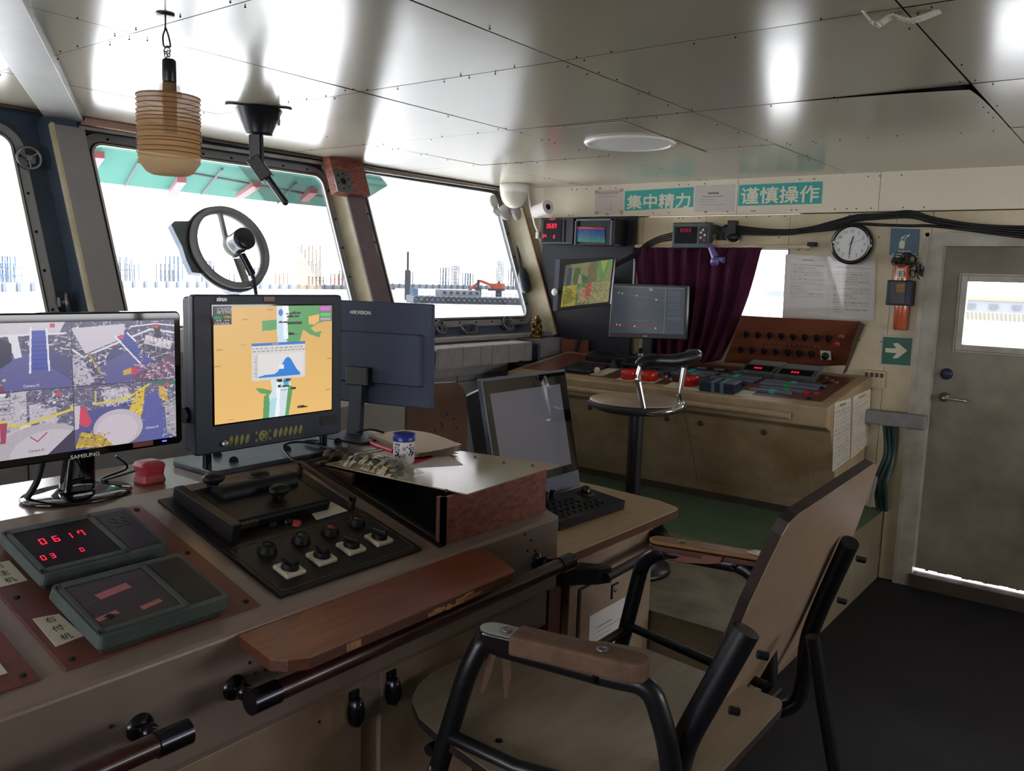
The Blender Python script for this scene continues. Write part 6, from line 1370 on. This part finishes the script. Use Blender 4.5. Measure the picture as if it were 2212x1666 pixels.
c.poly([(.53, 0), (.92, 0), (.95, .14), (.86, .17), (.80, .21), (.84, .25), (.90, .24), (.88, .30), (.80, .27), (.73, .22), (.70, .33), (.56, .33), (.53, .2)], G_); c.poly([(.38, .13), (.53, .12), (.53, .21), (.38, .22)], G_); c.poly([(.78, .10), (.88, .08), (.90, .13), (.83, .18), (.78, .17)], '#e2b66e'); c.poly([(.9, .10), (1, .13), (1, .0), (.94, 0)], '#5f9c62')
c.poly([(.50, 0), (.60, 0), (.60, .1), (.58, .2), (.59, .33), (.51, .33), (.50, .2)], '#c6dcea'); c.poly([(.55, 0), (.60, 0), (.61, .1), (.59, .12), (.60, .3), (.56, .3)], '#eef0f4'); c.ell(.535, .06, .02, .03, '#5a78b8')
c.poly([(.44, .63), (.61, .60), (.62, .72), (.60, .98), (.56, 1), (.40, 1), (.43, .82), (.46, .74)], '#cfe0e6'); c.poly([(.39, .80), (.43, .78), (.45, 1), (.38, 1)], G_); c.poly([(.60, .72), (.64, .74), (.60, 1), (.57, 1)], G_); c.poly([(.32, .72), (.38, .73), (.46, .76), (.44, .79), (.36, .77)], G_); c.poly([(.55, .62), (.61, .61), (.60, .72), (.56, .74)], '#54a8cc'); c.poly([(.5, .64), (.53, .64), (.52, 1), (.48, 1)], '#f2f2f6')
c.poly([(.44, .84), (.5, .82), (.48, 1), (.43, 1)], '#aedce0')
r = random.Random(8)
for x, y_ in ((.58, .06), (.60, .09), (.48, .14), (.60, .15), (.59, .25), (.49, .66), (.52, .72), (.55, .75), (.68, .93), (.52, .67)):
    for k in range(5): xx = x+r.uniform(-.02, .09); c.rect(xx, y_+r.uniform(-.008, .012), xx+r.uniform(.02, .05), y_+.016, '#20201c', .85)
for x, y_ in ((.22, .11), (.02, .36), (.20, .33), (.0, .50), (.42, .03), (.95, .5), (.94, .8), (.1, .97)): c.rect(x, y_, x+.05, y_+.008, '#8a6a3c', .6)
c.rect(0, 0, .135, .155, '#14161c'); c.rect(0, .085, .06, .105, '#2f8a44', .6); c.rect(.88, 0, 1, .15, '#7c7c80'); c.rect(.89, .01, .985, .05, '#d070d0'); c.rect(.89, .07, .985, .10, '#50d050'); c.rect(.89, .115, .985, .14, '#a8a8a8')
c.rect(.29, .325, .75, .66, '#d3cfcc'); c.rect(.29, .325, .75, .352, '#3c78c4'); c.rect(.335, .43, .735, .635, '#dcd9d8')
for k in range(2):
    x = .30
    while x < .72: w_ = r.uniform(.01, .03); c.rect(x, .37+.022*k, x+w_, .38+.022*k, '#66666a', .7); x += w_+.012
c.line([(.335, .43), (.335, .635), (.735, .635)], .004, '#909094')
for k in range(9): c.rect(.31, .445+.021*k, .328, .452+.021*k, '#77777a', .7)
pts = [(.345, .633)]
for k in range(41):
    xx = .345+.36*k/40; pts.append((xx, .628-.165*math.exp(-((xx-.595)/.072)**2)-.018*math.exp(-((xx-.42)/.06)**2)))
pts.append((.705, .633)); c.poly(pts, '#2f7fd2'); c.rect(.515, .53, .56, .565, '#e8e8ea'); c.line([(.63, .63), (.63, .67)], .002, '#888888', .4)
c.mesh('screen_picture', V(sx0, y-.0015, sz1), V(sx1, y-.0015, sz1), V(sx0, y-.0015, sz0), 'pictureE', t)
def oc(f, g): return V(sx0+(sx1-sx0)*f, y-.002, sz1+(sz0-sz1)*g)
for f, g, s_, tx_, m_, w_ in ((.025, .035, .0075, "21°43.027'N", 'textwhite', .040), (.025, .062, .0075, "108°37.974'E", 'textwhite', .040), (.008, .100, .0065, '150.1°', 'textgreen', .022), (.075, .100, .0065, '0.00kn', 'textyellow', .020), (.02, .125, .004, '0.0   0.0', 'textwhite', .036), (.01, .15, .004, '12:34:56', 'textwhite', .04), (.46, .345, .0035, '潮汐曲线', 'textwhite', .02), (.42, .628, .0, '', 'paper', .02)):
    if tx_: text('screen_text', tx_, oc(f, g), EX, ZU, s_, m_, t, width=w_)
text('brand_lettering', 'xinuo', Y(467, 651, y-.001), EX, ZU, .011, 'alu', t, width=.030, bold=.02)
MB().bb(Y(570, 650, y).x, Y(593, 650, y).x, y-.0012, y, 1.502, 1.514).link('sticker', 'pink', t)
o = Y(485, 958, y-.001); kb = MB().lathe([(.009, 0), (.008, .010), (0, .011)], o, (0, -1, 0), 18).link('dial', 'alu', t)
zc = Y(560, 942, y).z
for k in range(4): o = V(1.2365+.0165*k+.013, y, zc-.002); MB().lathe([(.0078, 0), (.0068, .003), (0, .0035)], o, (-.05, -1, 0), 18, sx=.85, sy=1.75, xax=(.95, 0, -.25)).link('oval_key', 'khaki', t)
o = V(1.349, y, zc-.001); MB().lathe([(.0155, 0), (.0145, .003), (.0, .004)], o, (0, -1, 0), 28).link('round_key', 'khaki', t)
m = MB()
for a in range(4): q = o+V(math.cos(a*math.pi/2)*.008, -.0042, math.sin(a*math.pi/2)*.008); m.lathe([(.0028, 0), (0, .0004)], q, (0, -1, 0), 8, sx=1 if a % 2 == 0 else .6, sy=.6 if a % 2 == 0 else 1, xax=(1, 0, 0))
m.link('arrow_marks', 'gap', t)
for dx, dz in ((-.021, .010), (-.021, -.010), (.021, .010), (.021, -.010)): MB().lathe([(.0045, 0), (0, .003)], o+V(dx, 0, dz), (0, -1, 0), 12).link('small_key', 'khaki', t)
for k in range(6): q = V(1.387+.0165*k, y, zc+.001); MB().lathe([(.0078, 0), (.0068, .003), (0, .0035)], q, (-.05, -1, 0), 18, sx=.85, sy=1.75, xax=(.95, 0, -.25)).link('oval_key', 'khaki', t)
MB().bb(1.54, 1.60, y-.001, y, 1.150, 1.175).link('cover_flap', 'blackplastic', t, bevel=.0005)
for xx in (1.20, 1.575): MB().cyl((xx, y+.03, sz+.012), (xx, y+.03, z0+.02), .012).link('foot', 'darksteel', t)
MB().cyl((x0-.008, y+.04, 1.22), (x0+.004, y+.04, 1.22), .02).link('side_knob', 'blackplastic', t)
bp0 = Z(455, 1012, sz+.012)
tt = thing('base_plate', V(1.42, 1.93, sz), 'thick dark metal plate bolted to the shelf under the chart monitor', 'plate')
m = MB().prism([V(1.195, 1.825, sz+.001), V(1.62, 1.825, sz+.001), V(1.66, 1.86, sz+.001), V(1.66, 2.03, sz+.001), V(1.20, 2.03, sz+.001), V(1.18, 2.0, sz+.001), V(1.18, 1.84, sz+.001)], (0, 0, .013)); m.link('plate', 'darksteelrough', tt, bevel=.002)
for u, v in ((505, 996), (730, 955), (470, 985), (620, 972)): MB().cyl(Z(u, v, sz+.0142), Z(u, v, sz+.0150), .012, n=20).link('bolt_hole', 'gap', tt)
for k, P in enumerate(([Z(700, 960, sz+.02), Z(640, 955, sz+.04), Z(612, 965, sz+.03), Z(622, 985, sz+.02), Z(650, 1000, sz+.01), Z(700, 990, sz+.01)], [Y(700, 940, 1.86), Z(690, 950, sz+.03), Z(660, 955, sz+.02), Z(740, 975, sz+.02)], [Z(770, 935, sz+.02), Z(800, 928, sz+.03), Z(830, 935, sz+.02)])):
    tag(MB().tube(smooth_path(P, 7), .0035, 7).link('thin_cable', 'cable'), ('thin black cable looping forward over the edge of the plate under the chart monitor', 'short black cable at the right foot of the chart monitor', 'black cable end lying behind the booklet near the navy monitor')[k], 'cable')
tag(MB().lathe([(.016, 0), (.016, .006), (.010, .006), (.010, .004), (.0, .004)], Z(443, 1012, sz+.001), n=20).link('metal_ring', 'offwhite'), 'small pale ring on the shelf left of the chart monitor plate', 'ring')
# ---- navy monitor seen from behind
Dn = 2.6; A = CAM+ray(935, 657)*Dn; w_ax = V(-.27, .96, 0).normalized(); B_ = CAM+ray(933, 885)*Dn; up_ = (A-B_).normalized(); hh = (A-B_).length; nb = w_ax.cross(up_).normalized()
if nb.dot(CAM-A) < 0: nb = -nb
t = thing('computer_monitor', V(A.x-.05, A.y+.2, sz), 'navy monitor turned away, seen from behind, right of the chart monitor', 'monitor')
W_ = .50
MB().prism([A, A+w_ax*W_, B_+w_ax*W_, B_], nb*-.018).link('rear_shell', 'hikback', t, bevel=.004)
P = [A-up_*.30*hh+w_ax*.03, A-up_*.30*hh+w_ax*(W_-.03), A-up_*.80*hh+w_ax*(W_-.03), A-up_*.80*hh+w_ax*.03]; ctr = (P[0]+P[2])/2
MB().loft(P, [p.lerp(ctr, .04)+nb*.014 for p in P]).link('electronics_bulge', 'hikback', t, bevel=.004)
q = hit(757, 679, A+nb*.001, nb); text('brand_lettering', 'HIKVISION', hit(757, 678, A+nb*.0012, nb), -w_ax, up_, .0115, 'alu', t, width=(hit(757, 678, A, nb)-hit(801, 679, A, nb)).length, bold=.02)
cm = A+w_ax*(W_*.50)-up_*(hh*.80)
MB().box(cm+nb*.02+up_*.02, (.08, .06, .03), (w_ax, up_, nb)).link('mount_block', 'blackplastic', t, bevel=.003)
ft = V(cm.x, cm.y, sz+.004)+nb*.03; MB().loft([cm+nb*.012+w_ax*a+up_*0.02+nb*b for a, b in ((-.02, 0), (.02, 0), (.02, .02), (-.02, .02))], [ft+w_ax*a+nb*b for a, b in ((-.024, 0), (.024, 0), (.024, .024), (-.024, .024))]).link('stand_column', 'darkblue', t)
MB().rbox(V(ft.x-.04, ft.y-.03, sz+.005), (.18, .15, .009), .03, (w_ax, V(-w_ax.y, w_ax.x, 0), V(0, 0, 1))).link('stand_base', 'darkblue', t, bevel=.002)
# ================================================================== DESK WITH TOUCH MONITOR
DZ = .75
t = thing('desk', (2.3, 1.7, 0), 'wood topped desk with cream cabinet and locked door between the console and the platform', 'desk')
top_ = [V(1.93, 1.36, DZ-.030), V(2.79, 1.345, DZ-.030), V(2.82, 1.352, DZ-.030), V(2.835, 1.375, DZ-.030), V(2.87, 1.46, DZ-.030), V(2.90, 1.74, DZ-.030), V(2.90, 2.55, DZ-.030), V(1.93, 2.55, DZ-.030)]
m = MB().prism(top_, (0, 0, .027)); m.link('tabletop_core', 'brownwood', t); MB().prism([p+V(0, 0, .027) for p in top_], (0, 0, .003)).link('tabletop', 'deskwood', t)
MB().bb(2.135, 2.675, 1.375, 2.12, 0, DZ-.031).link('cabinet_body', 'consoledirty', t, bevel=.002)
MB().bb(2.06, 2.135, 1.40, 2.1, 0, DZ-.031).link('side_panel', 'brownwood', t)
d = MB().bb(2.19, 2.615, 1.365, 1.376, .05, .605).link('door', 'consoledirty', t, bevel=.002)
MB().bb(2.183, 2.190, 1.372, 1.376, .05, .61).bb(2.615, 2.62, 1.372, 1.376, .05, .61).bb(2.19, 2.615, 1.372, 1.376, .605, .611).link('door_gap', 'gap', t)
p = Y(1327, 1275, 1.365); m = MB().bb(p.x-.022, p.x-.016, 1.360, 1.365, p.z-.025, p.z+.025).bb(p.x-.016, p.x+.02, 1.361, 1.365, p.z+.018, p.z+.024); m.link('lock_recess', 'gap', d); MB().lathe([(.008, 0), (.007, .004), (0, .005)], V(p.x+.004, 1.365, p.z), (0, -1, 0), 14).link('lock', 'steel', d)
c = Cv(90, 70, '#cfcac8'); r = random.Random(4)
for i, (a, b, w_) in enumerate(((.2, .62, .035), (.22, .95, .02), (.2, .6, .02), (.22, .95, .02), (.2, .9, .02))):
    x = a
    while x < b: dd = r.uniform(.02, .05); c.rect(x, .3+.1*i, x+dd, .3+.1*i+w_, '#3a3434', .8); x += dd+.012
tag(c.mesh('paper_notice', Y(1274, 1332, 1.3635), V(2.47, 1.3635, Y(1274, 1332, 1.3635).z), V(Y(1274, 1332, 1.3635).x, 1.3635, .33), 'printed', None), 'white printed notice stuck on the desk cabinet door', 'notice')
# black towel-bar on the desk front
tt = thing('black_handle', (2.35, 1.31, .67), 'black bar handle across the front of the desk cabinet', 'handle')
h0 = Y(1312, 1243, 1.285)
MB().cyl((h0.x-.01, 1.285, h0.z-.005), (2.62, 1.285, h0.z+.003), .0155, n=24).link('bar', 'tube', tt)
for xx, s in ((h0.x, 1), (2.63, -1)): MB().prism([V(xx-.115*s+(.0), 1.375, h0.z-.025), V(xx-.03*s, 1.30, h0.z-.028), V(xx+.012*s, 1.275, h0.z-.026), V(xx+.012*s, 1.30, h0.z-.026), V(xx-.02*s, 1.375, h0.z-.026)], (0, 0, .054)).link('end_bracket', 'blackplastic', tt, bevel=.004)
# touch monitor
BR, TR_, TL_ = V(2.722, 1.72, .787), V(2.690, 1.803, 1.236), V(2.187, 1.803, 1.247)
ux = V(1, 0, 0); uy = ((TR_+TL_)/2-(BR+V(-.5, 0, 0))); uy.x = 0; uy.normalize(); nz = ux.cross(uy).normalized(); BLm = V(2.215, 1.72, .787); TRm = BR+V(-.02, 0, 0)+uy*.460; TLm = V(2.192, 0, 0)+V(0, TRm.y, TRm.z)
t = thing('touch_monitor', V(2.45, 1.8, DZ), 'tilted touch screen monitor with black border standing on the wooden desk', 'monitor')
P = [BLm, BR+V(-.003, 0, 0), TRm, TLm]
MB().prism([p-nz*.022 for p in P], nz*.022).link('front_frame', 'greyblue', t, bevel=.004)
e = [P[0]+ux*.006+uy*.065, P[1]-ux*.006+uy*.065, P[2]-ux*.006-uy*.010, P[3]+ux*.006-uy*.010]
MB().prism(e, nz*.0012).link('glass_panel', 'glossblack', t)
e = [P[0]+ux*.034+uy*.095, P[1]-ux*.050+uy*.095, P[2]-ux*.050-uy*.055, P[3]+ux*.036-uy*.055]
MB().prism([p+nz*.0013 for p in e], nz*.0003).link('screen', 'screengrey', t)  # weak emission stands in for ceiling and wall reflected in the glass
Q = [P[0]-nz*.02+ux*.01+uy*.05, P[1]-nz*.02-ux*.01+uy*.05, P[2]-nz*.02-ux*.01-uy*.03, P[3]-nz*.02+ux*.01-uy*.03]; ctr = (Q[0]+Q[2])/2
MB().loft([p for p in Q], [p.lerp(ctr, .10)-nz*.09 for p in Q]).link('rear_housing', 'blackplastic', t, bevel=.008)
MB().loft([V(2.38, 1.80, .98), V(2.55, 1.80, .98), V(2.55, 1.84, .98), V(2.38, 1.84, .98)], [V(2.34, 1.82, DZ+.012), V(2.58, 1.82, DZ+.012), V(2.58, 1.98, DZ+.012), V(2.34, 1.98, DZ+.012)]).link('stand_neck', 'blackplastic', t, bevel=.005)
MB().rbox(V(2.46, 1.83, DZ+.007), (.30, .26, .012), .04).link('stand_base', 'blackplastic', t)
# control keyboard
kf = Z(1212, 1147, DZ); kr = Z(1342, 1103, DZ); kx = V((kr-kf).x, (kr-kf).y, 0).normalized(); ky = V(-kx.y, kx.x, 0)
L = (kr-kf).length+.02; Dp = .19
t = thing('control_keyboard', kf+kx*L/2+ky*Dp/2, 'black control keypad with trackball and row of round knobs on the desk', 'keypad')
A = [kf-kx*.015, kf+kx*(L-.0), kf+kx*L+ky*Dp, kf-kx*.015+ky*Dp]
MB().loft([A[0]+V(0, 0, .002), A[1]+V(0, 0, .002), A[2]+V(0, 0, .002), A[3]+V(0, 0, .002)], [A[0]-ky*.004+V(0, 0, .034), A[1]-ky*.004+V(0, 0, .034), A[2]+V(0, 0, .052), A[3]+V(0, 0, .052)]).link('housing', 'blackplastic', t, bevel=.004)
tz = frame((ky*-.018/Dp+V(0, 0, 1)), kx)
def kpt(a, b): return A[0].lerp(A[1], a).lerp(A[3].lerp(A[2], a), b)+V(0, 0, .0345+.018*b)
for i in range(9):
    for j in range(4):
        if i > 6 and j > 1: continue
        MB().box(kpt(.08+.085*i, .14+.16*j), (.020, .015, .008), tz).link('key', 'knob', t, bevel=.002)
for i in range(5): q = kpt(.06+.10*i, .90); MB().lathe([(.013, 0), (.012, .022), (.010, .026), (0, .026)], q, tz[2], 16).link('round_knob', 'knob', t)
q = kpt(.84, .70); k = MB().lathe([(.034, 0), (.032, .005), (.024, .006)], q, tz[2], 24).link('trackball_ring', 'blackplastic', t); MB().ball(q+tz[2]*.008, .021, 20).link('trackball', 'glossblack', k)
# brown board and pale box between consoles, seen past the monitors
t = MB(); q = [V(2.66, 2.6, .30), V(3.07, 2.6, .30), V(3.07, 2.6, .96), V(3.055, 2.6, 1.02), V(3.02, 2.6, 1.065), V(2.98, 2.6, 1.085), V(2.66, 2.6, 1.10)]; t.prism(q, (0, .022, 0)); t.mi(1)
for u, v in ((940, 930), (953, 915), (955, 920), (980, 905), (985, 925), (965, 895)): t.cyl(Y(u, v, 2.5995), Y(u, v, 2.598), .005, n=10)
tag(t.link('brown_board', ['brownwood2', 'gap'], bevel=.003), 'brown round cornered board with screw holes standing behind the jar and booklet', 'board')
t = thing('white_cabinet', (2.5, 2.8, 0), 'pale grey cabinet standing behind the navy monitor stand', 'cabinet'); MB().bb(2.20, 2.655, 2.62, 2.9, 0, 1.035).link('body', 'offgrey', t, bevel=.004)
MB().bb(2.645, 2.652, 2.617, 2.62, .1, 1.03).link('edge_trim', 'creamcover', t)
t = thing('white_cup', (2.2, 3.3, 1.2), 'white plastic cup standing on the window ledge behind the left large monitor', 'cup')
p = Y(391, 775, 3.34); 
MB().lathe([(0, 0), (.030, 0), (.040, .10), (.042, .102), (.038, .10)], V(p.x, 3.36, 1.216), n=24).link('cup_body', 'whitep', t)
m = MB(); rr = random.Random(2)
for i in range(3): m.cyl(V(2.06+.03*i, 3.34, 1.225), V(2.09+.03*i, 3.36, 1.24), .006, n=8)
tag(m.link('pens', 'darkblue'), 'few dark small pens lying on the window ledge beside the chart monitor', 'pens')
# ================================================================== CHAIR
sz_ = .66; sc_ = (1.585-.66)/(1.585-.62)
t = thing('armchair', (1.65, .95, 0), 'helm chair with plywood seat and back, black tube frame and tape wrapped armrest', 'chair')
SP_ = [Z(890, 1515, sz_), Z(893, 1500, sz_), Z(905, 1478, sz_), Z(935, 1452, sz_), Z(985, 1427, sz_), Z(1060, 1403, sz_), Z(1180, 1385, sz_), Z(1300, 1385, sz_), Z(1397, 1402, sz_), Z(1512, 1447, sz_), Z(1629, 1489, sz_), Z(1684, 1510, sz_), Z(1690, 1520, sz_), Z(1686, 1532, sz_), Z(1560, 1668, sz_), Z(1470, 1740, sz_), Z(1300, 1780, sz_), Z(1090, 1690, sz_), Z(950, 1590, sz_), Z(905, 1550, sz_)]
MB().prism([p-V(0, 0, .020) for p in SP_], (0, 0, .0185)).link('seat_core', 'plyedge', t); st = MB().prism([p-V(0, 0, .0015) for p in SP_], (0, 0, .0015)).link('seat', 'seatply', t)
for u, v in ((1078, 1601),): MB().lathe([(.008, 0), (.007, .002), (0, .0022)], Z(u, v, sz_), n=14).link('seat_bolt', 'gap', st)
# backrest: plane reclining, from photo corners
BN = V(0, -1, -.39).normalized(); BO = V(1.4, .481, 1.19)
def BK(u, v, d=0): return hit(u, v, BO+BN*d, BN)
face = [BK(1897, 1003), BK(1893, 998), BK(1880, 1000), BK(1740, 1090), BK(1712, 1112), BK(1690, 1142), BK(1672, 1185), BK(1565, 1470), BK(1530, 1560), BK(1500, 1640), BK(1560, 1580), BK(1625, 1490), BK(1700, 1430), BK(1765, 1325), BK(1830, 1190), BK(1862, 1090)]
# clean outline: left edge at lower left, rounded upper corner, straight right edge
bu = ((BK(1880, 1000)-BK(1740, 1090))); bu.normalize(); up2 = BN.cross(V(1, 0, 0)).normalized()
if up2.z < 0: up2 = -up2
def bk2(p): d = p-BO; return d.dot(V(1, 0, 0)), d.dot(up2)
OUT = [BK(u, v) for u, v in ((1894, 1004), (1888, 1001), (1800, 1060), (1722, 1112), (1704, 1130), (1688, 1158), (1662, 1212), (1620, 1300), (1560, 1442), (1522, 1530), (1490, 1600), (1540, 1580), (1625, 1490), (1690, 1436), (1735, 1380), (1775, 1310), (1830, 1190), (1855, 1125), (1890, 1025))]
MB().prism(OUT, BN*.0012).link('backrest', 'ply', t)
MB().prism([p-BN*.021 for p in OUT], BN*.0208).link('backrest_core', 'plyedge', t)
R_ = .0205
# near side: front leg + arm loop
xn = 1.37
def nx(u, v, x=1.37): return X(u, v, x)
af, ab = Z(1075, 1375, .80), Z(1370, 1440, .80)
P = [V(1.185, 1.22, .0), X(952, 1640, 1.198), X(1010, 1450, 1.213), X(1040, 1385, 1.235)+V(0, -.005, .005), V(1.265, .98, .855), V(1.30, .74, .855), X(1405, 1480, 1.32), X(1440, 1590, 1.33), X(1452, 1680, 1.35), V(1.39, .62, .30), V(1.40, .60, 0)]
MB().tube(smooth_path(fillet(P, .06, 5), 2), R_, 16).link('arm_frame', 'tube', t)
# far side
xf = 2.02
P = [V(2.03, 1.24, 0), X(1350, 1365, xf), X(1388, 1215, xf), V(2.01, 1.01, .862), V(2.05, .78, .862), V(2.05, .72, .80), V(2.03, .69, .55), V(2.0, .67, .50)]
MB().tube(smooth_path(fillet(P, .06, 5), 2), R_, 16).link('arm_frame', 'tube', t)
# back uprights
def upr(P, name='back_upright', r=.026): m = MB().tube(smooth_path(fillet(P, .05, 4), 2), r, 16); return m.link(name, 'tube', t)
o = BN*.022
a = BK(1612, 1362, .028); b = BK(1478, 1600, .028); upr([a, a.lerp(b, .6), b, X(1455, 1690, b.x), V(b.x-.01, .60, .30), V(b.x-.01, .57, 0)])
a2 = BK(1836, 1172, .028); b2 = BK(1745, 1370, .028)
upr([a2, a2.lerp(b2, .7), b2+V(0, 0, -.02), X(1736, 1460, b2.x), X(1722, 1522, b2.x), X(1668, 1545, b2.x-.02)+V(-.03, .03, 0), V(1.72, .70, .60)], r=.022)
upr([X(1755, 1375, 1.97), X(1775, 1500, 1.99), X(1803, 1666, 2.0), V(2.02, .44, 0)], 'rear_leg', .016)
for u, v in ((1612, 1412), (1552, 1532)): p = BK(u, v, .022); MB().cyl(p+V(.012, -.018, 0), p+V(.024, -.036, -.004), .009, n=6).link('bolt', 'tube', t)
for u, v in ((1832, 1205), (1792, 1295)): p = BK(u, v, .022); MB().cyl(p+V(.012, -.018, 0), p+V(.024, -.036, -.004), .009, n=6).link('bolt', 'tube', t)
MB().tube([X(975, 1592, 1.2), X(1112, 1657, 1.205), V(1.31, .68, .63)], .015, 12).link('seat_rail', 'tube', t); MB().tube([V(2.01, 1.10, .625), V(1.92, .66, .625)], .012, 12).link('seat_rail', 'tube', t)
MB().tube([V(1.20, 1.10, .615), V(2.01, 1.10, .615)], .012, 12).link('seat_rail', 'tube', t); MB().tube([V(1.36, .66, .615), V(1.94, .64, .615)], .012, 12).link('seat_rail', 'tube', t)
# armrests
def armrest(p0, p1, hw, z, th, parts):
    d = V(p1.x-p0.x, p1.y-p0.y, 0).normalized(); s = V(-d.y, d.x, 0); out = []
    for (a, b, m_, nm, g, dz) in parts:
        P0, P1 = p0.lerp(p1, a), p0.lerp(p1, b); pts = []
        w = hw+g
        if a == 0: pts += [P0+s*w*math.sin(k)-d*w*.0-d*(w*math.cos(k)-w) for k in [math.pi*(-.5+i/8) for i in range(9)]]
        else: pts += [P0-s*w, P0+s*w]
        if b == 1: pts += [P1+s*w*math.cos(k)+d*(w*math.sin(k)-w) for k in [math.pi*i/8 for i in range(9)]]
        else: pts += [P1+s*w, P1-s*w]
        o_ = MB().prism([V(p.x, p.y, z-th+dz-g) for p in pts], (0, 0, th+2*g)).link(nm, m_, t, bevel=min(.006, .004+g)); out.append(o_)
    return d, s
n0, n1 = Z(1038, 1348, .90), Z(1402, 1432, .90)
d_, s_ = armrest(n0, n1, .028, .90, .032, [(0, .30, 'armblack', 'armrest_core', 0, -.004), (.22, 1, 'tan', 'tape_wrap', .004, 0)])
q0 = n0.lerp(n1, .0); MB().prism([p for p in [V(a.x, a.y, .8965) for a in ([n0+s_*.026*math.sin(k)-d_*(.028*math.cos(k)-.030) for k in [math.pi*(-.5+i/8) for i in range(9)]]+[n0.lerp(n1, .26)+s_*.026, n0.lerp(n1, .26)-s_*.026])]], (0, 0, .002)).link('armrest_top', 'armgrey', t)
for f in (.17, .74): q = n0.lerp(n1, f); MB().torus(V(q.x, q.y, .9055 if f > .3 else .900), (0, 0, 1), .009, .003, 16, 6).cyl(V(q.x, q.y, .896), V(q.x, q.y, .906 if f > .3 else .901), .006, n=10).link('arm_bolt', 'steel', t)
# hanging tape tails
rr = random.Random(7)
def tail(u0, v0, u1, v1, w0, seed):
    a, b = at(u0, v0, V(1.25, .97, .85)), at(u1, v1, V(1.25, .97, .85)); m = MB(); L_ = []; R2 = []
    for k in range(9): f = k/8; c_ = a.lerp(b, f)+RT*.004*math.sin(f*4); w = w0*(1-f*.75)*(1+.15*math.sin(f*9+seed)); L_.append(c_-RT*w); R2.append(c_+RT*w)
    m.add(L_+R2, [(i, i+1, 9+i+1, 9+i) for i in range(8)]); o_ = m.link('tape_tail', 'tan', t); so = o_.modifiers.new('th', 'SOLIDIFY'); so.thickness = .002
tail(1060, 1392, 1044, 1498, .012, 1); tail(1088, 1395, 1095, 1508, .013, 2)
m = MB(); pts = [at(u, v, V(1.25, .97, .85)) for u, v in ((1033, 1378), (1045, 1395), (1085, 1402), (1115, 1392), (1122, 1372))]; m.tube(smooth_path(pts, 4), .007, 8); m.link('tape_loop', 'tan', t)
f0, f1 = Z(1404, 1160, .90), Z(1660, 1200, .90)
armrest(f0, f1, .028, .90, .011, [(0, 1, 'orangewood', 'armrest_top', 0, 0)]); armrest(f0, f1, .028, .887, .017, [(0, 1, 'brownwood', 'armrest_core', -.001, 0)])
q = f0.lerp(f1, .28); MB().lathe([(.011, 0), (.009, .003), (0, .004)], V(q.x, q.y, .9005), n=14).link('arm_bolt', 'steel', t)
m = MB(); pts = [X(u, v, 2.0) for u, v in ((1408, 1192), (1440, 1190), (1560, 1205), (1555, 1216), (1530, 1219), (1480, 1216), (1420, 1205))]; m.prism(pts, (.02, 0, 0)); m.link('hanging_padding', 'pinkpad', t)
q = f0.lerp(f1, .93); MB().prism([V(q.x-.02, q.y-.02, .9005), V(q.x+.025, q.y-.03, .9005), V(q.x+.02, q.y+.02, .9005), V(q.x-.01, q.y+.03, .9005)], (0, 0, .002)).lathe([(.010, 0), (0, .006)], V(q.x, q.y, .903), n=12).link('torn_wrap', 'paper', t)
